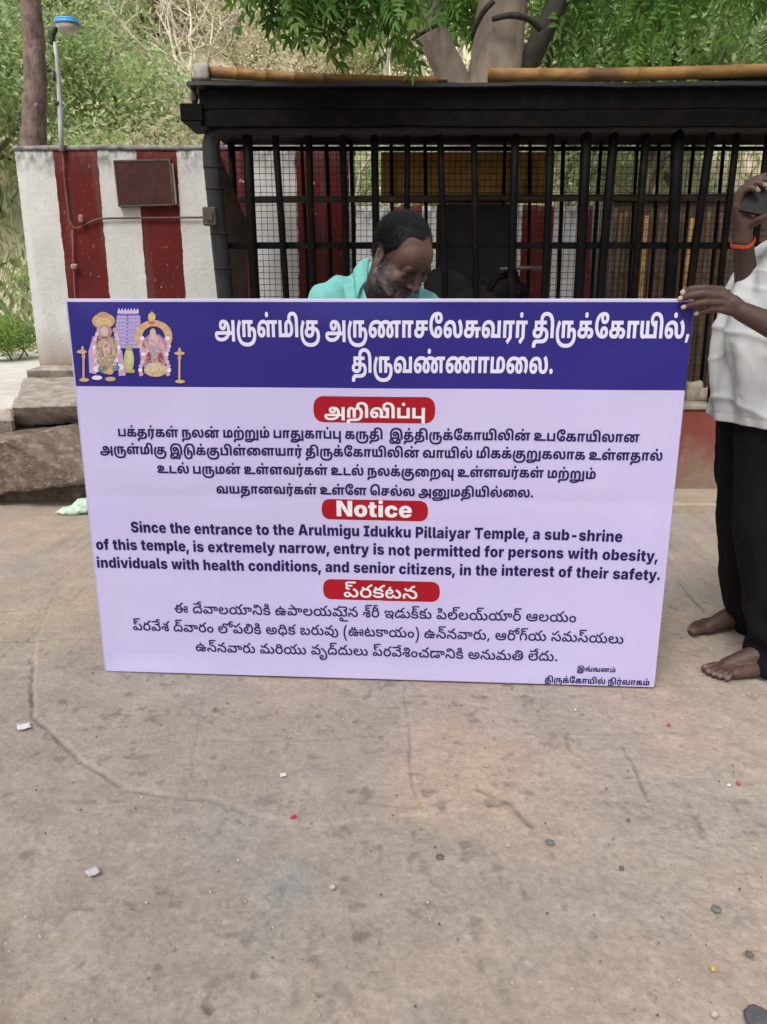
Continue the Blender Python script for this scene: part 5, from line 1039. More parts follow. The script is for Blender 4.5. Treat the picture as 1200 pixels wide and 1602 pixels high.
[[96,348,39,1,50,-31,24,-55,0,-36,0,-35,-17,-45,-29,-29,-37,-13,-19,-4,-37,-6,-4,1,-4,-3,0,-2,0,-3,3,-1,4,0,255,0,0,-76,-254,0,-24,1,-25,23,-9,35,0,20,0,15,8,35,21,25,20,4,27,4,27,7,29,15,12,27,0,18,0,23,-15,25,-23,11,-12,0,-9,-2,-5,3,-9,1,-3,0,-10,1,-11,-13,0,-14,0,-15,10,-9,7,0,7,1,10,17,0,16,0,17,-9,33,-8,16,40,10,5,-9,8,-21,5,-29,0,-20,0,-43,-31,-43,-31,0,-15,1,-28,17,-18,39,0,34,0,35,20,45,38,25]],
[[85,-8,-23,1,-33,37,-17,69,0,50,0,63,32,91,60,51,40,0,19,1,33,-9,29,-21,14,-20,7,-10,23,-31,28,-81,0,-56,0,-41,-15,-53,-28,-27,-21,0,-22,1,-30,33,-15,57,0,40,0,33,13,61,21,53,13,16,8,14,12,17,26,21,36,11,26,0,96,0,0,-74,-40,0,0,-266,-54,0,0,266,-10,0,-15,1,-20,-5,-16,-7,-11,-11,-6,-8,-9,-13,-14,-35,-6,-41,0,-22,0,-27,9,-23,7,0,6,1,7,15,3,23,0,16,0,35,-19,65,-19,20,-13,21,-31,17,-21,0,-24,1,-36,-27,-21,-49,-2,-30,-1,-5,0,-11,0,-8,0,-23,4,-31,11,-15,8,0,6,1,8,9,4,19,0,12,0,21,-11,19,-9,0,-11,1,-18,-25,-8,-18,-9,60,13,23,30,33,19,0,25,1,31,-53,0,-52,0,-35,-15,-49,-30,-27]],
[[147,-190,-37,1,-50,51,-29,87,-14,113,0,64,0,12,0,67,14,115,28,95,42,67,55,37,34,0,24,1,43,-17,17,-20,13,-15,22,-43,14,-59,8,-85,0,-62,0,-204,-54,0,0,188,0,45,-5,77,-11,63,-12,22,-9,21,-30,23,-21,0,-23,1,-37,-25,-29,-51,-20,-75,-11,-95,0,-58,0,-75,13,-95,22,-49,29,-17,14,0,18,1,24,23,13,41,6,55,0,32,0,35,-6,45,-12,21,-9,0,-6,1,-12,-11,-5,-8,-4,72,9,13,21,11,9,0,21,1,31,-37,18,-77,0,-58,0,-55,-16,-81,-30,-55,-43,-27],[112,0,0,340,54,0,0,-340]],
[[85,-8,-23,1,-33,37,-17,71,0,50,0,51,17,75,30,51,39,27,21,0,18,1,28,-13,26,-29,15,-22,-24,-74,-11,29,-29,37,-22,0,-17,1,-27,-29,-15,-59,0,-42,0,-23,5,-33,10,-15,8,0,6,1,8,9,4,19,0,12,0,21,-11,19,-9,0,-11,1,-18,-25,-8,-18,-9,60,13,23,30,33,19,0,25,1,31,-53,0,-52,0,-35,-15,-49,-30,-27],[176,0,0,284,6,-2,0,58,182,0,0,-74,-41,0,0,-266,-54,0,0,266,-39,0,0,-266]],
[[21,0,0,340,55,0,0,-264,146,0,0,-76]],
[[85,-8,-23,1,-33,37,-17,69,0,50,0,67,30,91,52,47,33,0,28,1,41,-27,26,-49,12,-63,0,-36,0,-21,-4,-51,-5,-20,54,0,0,264,55,0,0,-340,-164,0,-2,56,6,21,5,53,0,28,0,39,-13,53,-25,27,-18,0,-20,1,-28,-31,-14,-59,0,-40,0,-23,5,-33,10,-15,8,0,6,1,8,9,4,19,0,12,0,21,-11,19,-9,0,-11,1,-18,-25,-8,-18,-9,60,13,23,30,33,19,0,26,1,30,-53,0,-52,0,-35,-15,-49,-30,-27],[279,-170,0,174,55,0,0,-174]],
[[127,-8,-28,1,-42,35,-29,63,-14,89,0,54,0,65,22,105,40,75,55,39,33,0,24,1,42,-21,16,-24,14,-17,17,-55,8,-77,0,-56,0,-256,-54,0,0,218,0,43,-3,69,-9,55,-8,18,-9,17,-24,19,-16,0,-19,1,-34,-23,-27,-51,-16,-77,0,-54,0,-37,5,-55,9,-39,12,-21,7,-6,13,4,4,-1,11,-1,5,0,13,1,11,31,0,20,0,17,-8,31,-10,0,-9,1,-11,-23,0,-22,0,-23,9,-33,4,-10,-43,6,-4,13,-5,37,0,22,0,33,13,49,28,31,21,0,23,1,30,-33,13,-51,0,-30,0,-39,-19,-55,-36,-27]],
[[85,-8,-23,1,-33,37,-17,69,0,50,0,63,32,91,60,51,40,0,19,1,33,-9,29,-21,14,-20,7,-10,23,-31,28,-81,0,-56,0,-41,-15,-53,-28,-27,-21,0,-22,1,-30,33,-15,57,0,40,0,33,10,57,16,51,11,22,9,18,16,25,35,27,25,0,35,1,46,-53,21,-91,0,-58,0,-63,-16,-99,-14,-36,-6,-28,-22,-41,-61,-47,-73,-17,-41,0,-39,0,-25,1,-41,9,-28,25,-16,39,0,30,0,15,6,23,4,8,6,9,18,9,13,0,397,0,-2,-74,-136,0,-11,10,-241,0,-3,1,-3,-3,0,-4,0,-5,11,-9,27,-5,26,0,29,0,30,1,55,11,45,25,15,20,7,24,10,21,16,59,9,71,0,38,0,29,-5,49,-12,39,-19,21,-13,0,-14,1,-19,-13,-9,-14,-6,-12,-7,-13,-11,-35,-5,-41,0,-22,0,-27,9,-23,7,0,6,1,7,15,3,23,0,16,0,23,-9,45,-16,39,-13,14,-13,21,-31,17,-21,0,-24,1,-36,-27,-21,-49,-2,-30,-1,-5,0,-11,0,-8,0,-23,4,-31,11,-15,8,0,6,1,8,9,4,19,0,12,0,21,-11,19,-9,0,-11,1,-18,-25,-8,-18,-9,60,13,23,30,33,19,0,25,1,31,-53,0,-52,0,-35,-15,-49,-30,-27],[423,-106,0,446,55,0,0,-446]],
[[14,0,0,436,64,0,53,-174,7,-21,11,-43,11,-53,6,-34,-5,0,-1,25,-2,63,-2,61,0,20,0,162,60,0,0,-436,-63,0,-49,162,-9,27,-12,49,-12,53,-7,34,6,0,1,-29,2,-59,1,-51,0,-18,0,-162]],
[[94,-6,-27,1,-38,43,-20,77,0,50,0,51,20,79,38,43,27,0,26,1,38,-41,20,-77,0,-50,0,-49,-20,-75,-38,-41],[94,80,8,1,11,21,6,39,0,26,0,27,-6,37,-11,19,-8,0,-8,1,-12,-17,-6,-35,0,-26,0,-25,6,-37,12,-19]],
[[110,328,0,-84,-107,0,0,84],[24,406,58,0,0,-302,0,-9,5,-9,6,0,3,1,10,3,2,2,7,-84,-10,-5,-18,-1,-8,0,-27,1,-28,49,0,50]],
[[15,0,0,328,58,0,0,-328],[44,362,-12,1,-17,31,0,22,0,25,17,31,12,0,12,1,17,-29,0,-24,0,-21,-17,-29]],
[[94,-6,-27,1,-38,43,-20,77,0,50,0,51,20,79,38,43,27,0,16,1,28,-17,20,-31,12,-45,2,-28,-54,-16,-1,13,-4,21,-6,15,-8,7,-5,0,-8,1,-11,-17,-7,-35,0,-26,0,-27,7,-35,11,-19,8,0,5,1,8,9,6,15,5,21,0,14,54,-16,-2,-29,-12,-45,-20,-31,-28,-17]],
[[93,-6,-26,1,-38,41,-20,77,0,52,0,53,20,77,38,43,25,0,18,1,30,-23,22,-41,11,-63,0,-38,0,-28,-146,0,0,64,119,0,-27,-12,0,21,-6,29,-12,15,-9,0,-8,1,-12,-13,-6,-27,0,-20,0,-48,0,-21,7,-27,13,-13,8,0,7,1,10,7,7,15,1,8,52,-14,-4,-29,-21,-41,-32,-23]],
[[103,-6,-29,1,-42,35,-23,71,0,54,55,0,1,-19,9,-27,16,-13,12,0,10,1,12,11,7,19,0,10,0,13,-6,15,-15,13,-12,6,-22,10,-29,13,-33,59,0,52,0,43,23,63,39,35,26,0,26,1,39,-35,21,-61,0,-44,-56,0,-1,23,-14,25,-15,0,-9,1,-12,-7,-6,-15,0,-10,0,-9,7,-15,13,-11,10,-4,18,-8,18,-7,25,-23,17,-33,8,-41,0,-26,0,-41,-21,-59,-40,-31]],
[[73,184,0,-184,-58,0,0,328,55,0,1,-84,-2,0,6,39,25,51,22,0,18,1,25,-31,14,-55,0,-36,0,-208,-58,0,0,184,0,25,-12,29,-11,0,-8,1,-11,-11,-6,-23]],
[],
[[73,184,0,-184,-58,0,0,436,57,0,0,-192,-3,0,6,39,25,51,22,0,18,1,25,-31,14,-55,0,-36,0,-208,-58,0,0,184,0,25,-12,29,-11,0,-8,1,-11,-11,-6,-23]],
[[15,0,0,328,56,0,0,-62,2,0,5,35,19,33,13,0,4,1,8,-1,3,-2,0,-100,-4,5,-13,3,-4,0,-9,1,-14,-15,-8,-27,0,-18,0,-172]],
[[61,-6,-16,1,-24,23,-13,43,0,32,0,27,8,41,17,25,22,13,13,2,13,3,17,7,8,13,0,10,0,0,0,11,-5,13,-9,7,-5,0,-6,1,-9,-7,-6,-11,-2,-10,-52,10,3,29,18,45,32,29,23,0,17,1,28,-15,20,-29,11,-37,0,-24,0,-224,-55,0,0,46,-1,0,-5,-17,-14,-21,-17,-11],[80,68,6,1,12,13,8,21,0,16,0,28,-2,-1,-6,-3,-6,-1,-6,-3,-4,0,-7,-1,-9,-9,-4,-13,0,-8,0,-9,5,-11,7,-7]],
[[7,0,71,436,80,0,73,-436,-66,0,-26,172,-8,55,-15,119,-6,58,13,0,-6,-57,-12,-117,-8,-54,-25,-172],[59,84,0,88,120,0,0,-88]],
[[72,-4,-17,1,-26,33,-14,55,0,36,0,210,58,0,0,-186,0,-23,13,-27,11,0,7,1,11,15,6,23,0,18,0,184,58,0,0,-328,-54,0,-1,84,1,0,-5,-37,-25,-49]],
[[74,-2,-31,1,-28,47,0,50,0,342,58,0,0,-330,0,-9,6,-9,5,0,3,1,4,1,1,2,8,-80,-3,-3,-14,-5]],
[[15,0,0,328,53,0,4,-88,-4,0,4,33,15,43,20,19,12,0,17,1,22,-45,6,-56,-6,0,4,39,17,45,23,21,13,0,15,1,24,-27,13,-49,0,-34,0,-220,-58,0,0,192,0,23,-11,25,-9,0,-6,1,-9,-11,-5,-19,0,-14,0,-192,-56,0,0,192,0,23,-10,25,-10,0,-6,1,-9,-11,-5,-19,0,-14,0,-192]],
[[93,-130,-22,1,-34,25,-20,41,-3,28,51,16,2,-9,7,-11,11,-7,8,0,14,1,15,27,0,26,0,56,-5,0,-3,-15,-12,-23,-17,-11,-11,0,-18,1,-29,33,-18,73,0,56,0,59,19,75,29,37,17,0,12,1,18,-15,13,-29,3,-16,1,0,0,58,58,0,0,-316,0,-45,-21,-63,-39,-31],[95,88,9,1,11,17,7,37,0,24,0,25,-7,37,-11,19,-9,0,-8,1,-12,-17,-6,-35,0,-24,0,-23,6,-35,12,-15]],
[[9,0,0,94,37,0,0,248,-37,0,0,94,134,0,0,-94,-38,0,0,-248,38,0,0,-94]],
[[74,-4,-18,1,-29,37,-18,75,0,58,0,59,19,75,29,37,16,0,13,1,18,-15,12,-29,3,-16,1,0,0,166,58,0,0,-436,-57,0,0,54,-2,0,-3,-15,-12,-25,-18,-15],[95,86,8,1,12,19,7,37,0,24,0,25,-7,37,-12,19,-8,0,-8,1,-12,-17,-6,-35,0,-24,0,-23,6,-35,12,-17]],
[[67,78,0,138,8,0,41,112,65,0,-67,-172,-16,0],[15,0,0,436,58,0,0,-436],[116,0,-38,130,38,82,67,-212]],
[[14,0,0,436,94,0,24,1,37,-37,20,-69,0,-46,0,-45,-21,-67,-37,-37,-25,0,-56,0,0,92,44,0,11,1,15,15,8,29,0,18,0,21,-8,27,-15,15,-11,0,-21,0,0,-342]],
[[15,-114,13,82,7,-2,10,-5,14,5,7,17,-2,10,-1,10,-61,328,61,0,22,-152,4,-31,5,-67,4,-42,-10,0,4,43,7,69,5,32,24,152,60,0,-67,-358,-5,-25,-17,-43,-27,-23,-21,0,-10,1,-19,7]],
[[8,342,0,94,189,0,0,-94,-65,0,0,-342,-58,0,0,342]],
[[15,-122,0,450,58,0,0,-58,1,0,3,17,13,31,18,17,12,0,16,1,30,-35,18,-73,0,-58,0,-57,-18,-73,-29,-35,-17,0,-12,1,-18,17,-13,27,-3,16,-1,0,0,-176],[98,86,9,1,11,19,6,37,0,24,0,25,-6,37,-11,19,-9,0,-8,1,-12,-17,-6,-35,0,-24,0,-23,6,-35,12,-17]],
[[2,-124,13,194,55,0,-30,-194]],
[[88,-6,-22,1,-34,27,-22,47,-2,32,54,16,2,-19,14,-19,12,0,9,1,10,11,0,10,0,11,-9,13,-10,2,-29,12,-24,9,-25,49,0,38,0,37,18,47,34,27,23,0,21,1,33,-23,19,-39,3,-30,-51,-16,-2,17,-13,17,-9,0,-8,1,-10,-9,0,-12,0,-7,6,-11,9,-4,33,-12,25,-7,25,-43,0,-36,0,-33,-21,-51,-36,-27]],
[[120,-4,-12,1,-18,17,-13,27,-3,16,-1,0,0,-54,-58,0,0,436,58,0,0,-166,1,0,3,17,13,31,18,17,12,0,16,1,30,-35,18,-73,0,-58,0,-57,-18,-73,-29,-35],[98,86,9,1,11,19,6,37,0,24,0,25,-6,37,-11,19,-9,0,-8,1,-12,-17,-6,-35,0,-24,0,-23,6,-35,12,-17]],
[[148,218,0,-88,-102,0,0,88]],
[[118,328,0,-84,-115,0,0,84],[29,0,0,338,0,41,15,53,26,29,18,0,11,1,21,-7,4,-2,-8,-84,-3,3,-8,3,-4,0,-8,1,-6,-13,0,-12,0,-342]],
[[4,0,62,214,0,-90,-59,204,61,0,10,-42,6,-25,11,-55,6,-26,-19,0,6,27,11,57,7,26,11,42,60,0,-61,-204,0,90,63,-214,-61,0,-13,52,-7,27,-12,57,-6,26,20,0,-6,-25,-11,-55,-7,-26,-13,-52]],
[[47,0,-47,328,61,0,9,-104,4,-35,7,-77,3,-46,-5,0,3,47,9,79,4,36,11,104,51,0,10,-104,4,-35,9,-77,3,-46,-5,0,3,47,7,79,3,36,10,104,62,0,-48,-328,-60,0,-15,108,-3,17,-4,47,-4,47,-3,18,10,0,-2,-17,-5,-45,-4,-45,-3,-16,-15,-108]],
[[60,0,-58,328,61,0,22,-152,4,-31,7,-67,4,-42,-9,0,3,43,7,69,5,32,21,152,60,0,-59,-328]],
[[17,0,0,64,72,172,0,2,-70,0,0,90,138,0,0,-72,-65,-166,0,-2,68,0,0,-88]],
[[40,-8,-12,1,-18,37,0,24,0,27,18,35,12,0,13,1,17,-33,0,-26,0,-23,-17,-35]],
[[153,-8,-15,1,-21,21,-21,41,-12,30,-9,23,-11,19,-8,0,-6,1,-10,-17,0,-20,0,-17,10,-19,9,0,9,1,13,25,4,26,21,-44,-6,-17,-13,-25,-17,-15,-14,0,-17,1,-21,29,-10,43,0,22,0,29,13,41,22,25,13,0,12,1,18,-13,17,-31,10,-24,9,-21,12,-21,12,-9,8,0,12,1,13,33,0,30,0,33,-13,49,-22,37,-13,14,17,56,18,-17,29,-51,17,-67,0,-42,0,-39,-13,-55,-27,-31],[30,320,0,21,10,31,9,12,0,-12,-10,13,-11,37,0,20,0,19,7,27,6,10,4,7,12,11,19,5,14,0,87,0,0,-54,-91,0,-9,1,-9,-3,-2,-2,-4,-1,-3,-11,0,-6,0,-7,3,-9,3,-4,3,-1,8,-3,10,0,41,0,0,-54,-42,0,-8,1,-9,-3,-2,-2,-5,-5,0,-12,0,-7,3,-9,2,-2,2,-3,7,-1,6,0,11,0,0,-56,-13,0,-14,1,-22,17,-13,35]],
[[10,142,0,47,20,71,36,43,25,0,26,1,36,-39,19,-69,0,-48,0,-43,-18,-67,-37,-37,-26,0,-26,1,-36,39,-19,69],[44,148,0,-41,24,-53,23,0,16,1,22,25,11,43,0,28,0,29,-11,45,-22,27,-16,0,-16,1,-21,-25,-10,-43],[80,246,-11,1,-19,17,-14,41,-4,36,32,18,4,-31,8,-23,7,0,5,1,10,15,9,22,11,28,10,27,18,31,20,17,15,0,2,-58,-11,-1,-14,-9,-12,-21,-7,-18,-9,-22,-6,-17,-16,-25,-17,-13]],
[[85,-8,-21,1,-32,19,-22,43,-6,34,33,16,3,-15,11,-21,19,-11,15,0,15,1,17,9,7,17,0,10,0,11,-5,17,-11,9,-11,0,-22,4,-18,3,-26,15,-9,12,-6,11,-6,31,0,20,0,25,16,43,31,23,24,0,19,1,28,-13,21,-35,6,-34,-33,-16,-3,17,-9,21,-17,9,-13,0,-15,1,-15,-7,-6,-13,0,-10,0,-11,12,-15,18,-2,26,-4,17,-1,22,-13,6,-10,8,-11,6,-33,0,-18,0,-31,-18,-41,-33,-21],[73,246,-11,1,-19,17,-14,41,-5,36,33,18,4,-31,8,-23,7,0,5,1,10,15,8,22,11,28,11,27,18,31,20,17,14,0,3,-58,-11,-1,-14,-9,-12,-21,-7,-18,-9,-22,-7,-17,-15,-25,-18,-13]],
[[172,-8,-12,1,-18,13,-14,27,-7,24,6,0,-7,-23,-17,-27,-19,-9,-13,0,-15,1,-23,25,-15,41,-7,55,0,30,0,41,11,61,18,41,24,21,13,0,15,1,20,-19,11,-37,0,-24,0,-25,-11,-37,-22,-19,-17,0,-11,1,-18,13,-13,21,-5,8,10,46,3,-7,10,-15,13,-11,8,0,11,1,12,17,0,18,0,15,-8,17,-8,0,-9,1,-16,-19,-9,-45,0,-36,0,-6,0,-25,6,-37,14,-23,12,0,12,1,14,19,7,31,1,16,31,0,1,-23,9,-27,13,-11,7,0,15,1,13,35,0,30,0,31,-14,49,-22,37,-13,14,17,56,18,-17,30,-51,17,-67,0,-42,0,-39,-14,-55,-27,-31],[92,376,-3,-88,-29,0,-2,88]],
[[150,-8,-14,1,-22,19,-21,37,-13,32,-6,17,-9,19,-6,7,-4,0,-6,1,-8,-17,0,-14,0,-17,7,-35,7,-18,-33,-22,-6,23,-8,47,0,28,0,25,12,43,21,23,13,0,13,1,19,-15,15,-29,9,-20,9,-21,12,-23,12,-11,8,0,13,1,14,33,0,32,0,29,-12,49,-23,37,-31,19,-19,0,-17,0,40,54,30,-7,42,-47,23,-75,0,-50,0,-37,-14,-55,-27,-31],[77,246,-12,1,-18,17,-14,41,-5,36,33,18,4,-31,8,-23,7,0,5,1,10,15,8,22,11,28,10,27,18,31,21,17,14,0,2,-58,-10,-1,-15,-9,-12,-21,-7,-18,-8,-22,-7,-17,-15,-25,-18,-13]],
[[252,10,-15,1,-19,23,-10,35,0,18,0,17,6,25,9,21,4,8,37,-4,-14,-11,-16,-25,0,-20,0,-15,10,-15,9,0,9,1,9,21,0,16,0,21,-14,21,-12,0,-236,0,0,52,215,0,15,1,21,-3,16,-9,6,-10,7,-11,8,-31,0,-24,0,-37,-23,-45],[254,292,14,1,17,-17,10,-29,0,-20,0,-15,-9,-29,-13,-19,-8,-8,-28,20,15,11,15,27,0,14,0,13,-7,15,-6,0,-8,1,-10,-17,-5,-14,-26,20,8,25,23,35],[26,142,0,47,19,71,36,43,25,0,26,1,36,-39,20,-69,0,-48,0,-43,-19,-67,-37,-37,-26,0,-25,1,-36,39,-19,69],[58,148,0,-43,24,-51,24,0,17,1,22,25,10,43,0,28,0,29,-10,45,-22,27,-17,0,-16,1,-22,-25,-10,-41],[97,246,-11,1,-19,17,-14,41,-4,36,32,18,4,-31,8,-23,7,0,5,1,10,15,9,22,10,28,11,27,18,31,20,17,14,0,3,-58,-11,-1,-14,-9,-12,-21,-7,-18,-9,-22,-7,-17,-15,-25,-17,-13]],
[],
[[158,-8,-12,1,-18,13,-14,29,-7,22,6,0,-7,-25,-16,-25,-18,-9,-11,0,-23,1,-28,69,0,60,0,53,24,83,46,47,31,0,31,1,45,-45,23,-81,0,-52,0,-39,-13,-57,-24,-29],[153,52,11,1,13,35,0,38,0,37,-14,53,-29,33,-21,0,-4,0,-21,1,-30,-29,-14,-53,0,-34,0,-39,12,-33,12,0,11,1,15,35,1,30,31,0,1,-33,16,-29],[192,330,0,-19,-7,-31,-6,-10,-7,-11,-21,-11,-17,0,-18,0,0,56,19,0,9,1,10,5,2,4,3,5,1,11,0,6,0,9,-2,13,-2,4,-2,5,-9,5,-11,0,-106,0,0,56,103,0,19,1,22,-11,7,-12,6,-9,7,-29],[159,506,18,1,22,-29,6,-28,-27,-14,-1,9,-6,13,-7,7,-5,0,-8,1,-10,-15,0,-14,0,-9,6,-19,7,-8,-26,-20,-7,13,-8,33,0,20,0,21,11,33,20,19]],
[[152,-8,-14,1,-22,21,-20,41,-12,30,-9,23,-11,19,-8,0,-6,1,-10,-17,0,-20,0,-17,10,-19,9,0,9,1,13,25,4,26,21,-44,-6,-17,-13,-25,-17,-15,-14,0,-17,1,-21,29,-10,43,0,24,0,27,13,41,22,25,13,0,12,1,18,-13,17,-31,10,-24,9,-21,12,-21,12,-9,7,0,13,1,13,33,0,32,0,37,-17,53,-29,37,-17,8,58,6,11,-13,18,-39,9,-49,0,-32,0,-35,-13,-57,-27,-31],[278,122,-12,1,-17,15,-10,25,-4,29,0,12,0,23,7,31,4,12,29,0,-7,-13,-7,-25,0,-16,0,-17,10,-19,8,0,10,1,8,21,0,14,0,23,-15,19,-13,0,-235,0,0,56,216,0,16,1,21,-3,15,-9,6,-10,7,-9,8,-33,0,-26,0,-37,-24,-45]],
[[111,-8,-33,1,-45,45,-23,79,0,48,0,45,16,63,28,33,17,0,15,1,20,-21,10,-37,0,-22,0,-25,-11,-37,-21,-19,-16,0,-12,1,-17,13,-13,21,-4,8,6,46,4,-7,9,-15,13,-11,8,0,11,1,12,17,0,18,0,15,-8,17,-8,0,-12,1,-16,-39,0,-32,0,-18,0,-17,8,-37,16,-31,27,-17,19,0,31,1,36,49,0,48,0,31,-18,47,-19,20,17,56,25,-21,29,-77,0,-52,0,-43,-22,-69,-44,-41]],
[[10,142,0,47,20,71,36,43,25,0,26,1,36,-39,19,-69,0,-48,0,-43,-18,-67,-37,-37,-26,0,-26,1,-36,39,-19,69],[44,148,0,-41,24,-53,23,0,16,1,22,25,11,43,0,26,0,29,-11,43,-22,27,-16,0,-16,1,-21,-25,-10,-41],[216,-8,-22,1,-30,43,-13,32,17,46,8,-17,14,-25,17,-15,10,0,13,1,14,33,0,30,0,33,-14,51,-22,39,-14,14,16,50,19,-17,30,-51,18,-67,0,-40,0,-57,-32,-69],[320,-8,-22,1,-30,43,-13,32,17,46,8,-17,15,-25,16,-15,10,0,13,1,14,33,0,30,0,31,-14,49,-22,39,-13,14,17,56,4,-3,9,-9,4,-6,4,-14,13,-17,19,-41,12,-53,0,-34,0,-57,-31,-67],[443,122,-13,1,-16,15,-10,25,-5,29,0,12,0,23,7,31,4,12,30,0,-7,-13,-8,-25,0,-16,0,-17,10,-19,9,0,9,1,9,21,0,14,0,23,-15,19,-13,0,-119,0,1,56,99,0,15,1,22,-3,15,-9,6,-10,7,-9,8,-33,0,-26,0,-37,-24,-45],[197,246,-12,1,-19,17,-13,41,-5,36,33,18,4,-31,8,-23,7,0,5,1,9,15,9,22,11,28,10,27,18,31,21,17,14,0,2,-58,-10,-1,-15,-9,-12,-21,-7,-18,-8,-22,-7,-17,-16,-25,-17,-13]],
[[150,-8,-14,1,-22,17,-21,39,-13,32,-6,17,-9,19,-6,7,-4,0,-6,1,-8,-17,0,-14,0,-17,7,-35,7,-18,-33,-22,-6,23,-8,47,0,28,0,25,12,43,21,23,13,0,13,1,19,-15,15,-29,9,-20,9,-21,13,-23,11,-11,8,0,9,1,12,17,7,39,0,30,0,41,-12,77,-22,65,-31,45,-18,8,-4,3,-9,3,-3,0,-10,1,-10,-15,0,-12,0,-13,8,-13,7,0,7,1,10,15,0,16,0,17,-8,25,-4,6,28,8,4,-11,6,-27,0,-16,0,-37,-23,-39,-20,0,-13,1,-20,21,-9,37,0,20,0,27,12,37,24,21,17,0,27,1,46,-45,35,-79,18,-101,0,-56,0,-49,-15,-65,-27,-31]],
[[85,-8,-21,1,-32,19,-22,43,-6,34,33,16,3,-15,11,-21,19,-11,15,0,15,1,17,9,7,17,0,10,0,11,-5,17,-11,9,-11,0,-22,4,-18,3,-26,15,-9,12,-6,11,-6,31,0,20,0,25,16,43,31,23,24,0,19,1,28,-13,21,-35,6,-34,-33,-16,-3,17,-9,21,-17,9,-13,0,-15,1,-15,-7,-6,-13,0,-10,0,-11,12,-15,18,-2,26,-4,17,-1,22,-13,6,-10,8,-11,6,-33,0,-18,0,-31,-18,-41,-33,-21],[75,256,-11,1,-20,9,-10,6,9,46,6,-5,14,-5,9,0,9,1,14,9,9,23,0,22,0,4,0,27,-16,35,-13,0,-7,1,-10,-11,0,-10,0,-9,6,-9,7,-3,3,0,12,1,15,25,7,18,11,-36,-5,-11,-12,-21,-17,-13,-13,0,-12,1,-18,13,-10,31,0,20,0,33,22,39,22,0,17,1,24,-27,13,-47,0,-32,0,-51,-30,-47]],
[[172,-8,-17,1,-23,15,-16,25,-6,18,3,2,-7,-23,-15,-23,-19,-9,-10,0,-23,1,-29,69,0,58,0,59,28,83,50,43,33,0,17,1,29,-9,26,-17,13,-14,-16,-52,-14,15,-22,17,-21,9,-14,0,-18,1,-29,-15,-20,-31,-4,-22,-2,-11,-3,-25,0,-14,0,-37,13,-31,12,0,13,1,14,35,2,26,30,0,1,-19,11,-31,12,-6,5,-1,12,-3,7,0,11,1,10,19,0,16,0,17,-8,15,-8,0,-7,1,-10,-15,0,-18,0,-13,6,-19,4,-8,-24,-12,-5,15,-6,35,0,14,0,25,11,31,19,15,13,0,20,1,24,-35,0,-38,0,-17,-6,-31,-13,-23,-21,-13],[22,140,9,52,212,0,0,-52],[134,376,-2,-88,-29,0,-2,88]],
[[153,-8,-15,1,-21,21,-21,41,-12,30,-9,23,-11,19,-8,0,-6,1,-10,-17,0,-20,0,-17,10,-19,9,0,9,1,13,25,4,26,21,-44,-6,-17,-13,-25,-17,-15,-14,0,-17,1,-21,29,-10,43,0,22,0,29,13,41,22,25,13,0,12,1,18,-13,17,-31,10,-24,9,-21,12,-21,12,-9,8,0,12,1,13,33,0,34,0,41,-13,71,-12,32,-4,20,-16,37,-40,55,-22,18,15,60,18,-15,37,-47,32,-59,13,-36,4,-22,11,-33,10,-73,0,-38,0,-39,-13,-55,-27,-31],[275,122,-13,1,-17,15,-9,25,-5,29,0,12,0,23,7,31,4,12,30,0,-7,-13,-8,-25,0,-16,0,-17,10,-19,9,0,9,1,9,21,0,14,0,23,-15,19,-13,0,-238,0,0,56,219,0,15,1,21,-3,15,-9,7,-10,7,-9,8,-33,0,-26,0,-37,-24,-45]],
[[10,142,0,47,20,71,36,43,25,0,26,1,36,-39,19,-69,0,-48,0,-43,-18,-67,-37,-37,-26,0,-26,1,-36,39,-19,69],[44,148,0,-41,24,-53,23,0,16,1,22,25,11,43,0,26,0,29,-11,43,-22,27,-16,0,-16,1,-21,-25,-10,-41],[216,-8,-22,1,-30,43,-13,32,17,46,8,-17,14,-25,17,-15,10,0,13,1,14,33,0,30,0,33,-14,51,-22,39,-14,14,16,50,19,-17,30,-51,18,-67,0,-40,0,-57,-32,-69],[320,-8,-21,1,-31,43,-13,32,18,46,7,-17,15,-25,17,-15,9,0,13,1,14,33,0,30,0,33,-14,49,-21,37,-14,14,18,56,18,-17,29,-51,17,-67,0,-42,0,-57,-31,-69],[197,246,-12,1,-19,17,-13,41,-5,36,33,18,4,-31,8,-23,7,0,5,1,9,15,9,22,11,28,10,27,18,31,21,17,14,0,2,-58,-10,-1,-15,-9,-12,-21,-7,-18,-8,-22,-7,-17,-16,-25,-17,-13]],
[[77,246,-11,1,-19,17,-14,41,-4,36,33,18,3,-31,9,-23,6,0,6,1,9,15,9,22,11,28,10,27,18,31,21,17,14,0,2,-58,-11,-1,-14,-9,-12,-21,-7,-18,-8,-22,-8,-17,-15,-25,-17,-13],[152,-8,-14,1,-22,21,-20,41,-12,30,-9,23,-11,19,-8,0,-6,1,-10,-17,0,-20,0,-17,10,-19,9,0,9,1,13,25,4,26,21,-44,-6,-17,-13,-25,-17,-15,-14,0,-17,1,-21,29,-10,43,0,24,0,27,13,41,22,25,13,0,12,1,18,-13,17,-31,10,-24,9,-21,12,-21,12,-9,7,0,13,1,13,33,0,32,0,29,-12,49,-22,37,-31,19,-19,0,-18,0,40,54,31,-7,42,-47,22,-75,0,-50,0,-35,-13,-57,-27,-31],[256,-8,-21,1,-31,43,-13,32,17,46,8,-17,15,-25,17,-15,9,0,13,1,14,33,0,30,0,33,-14,49,-22,37,-13,14,17,56,19,-17,29,-51,17,-67,0,-42,0,-57,-31,-69]],
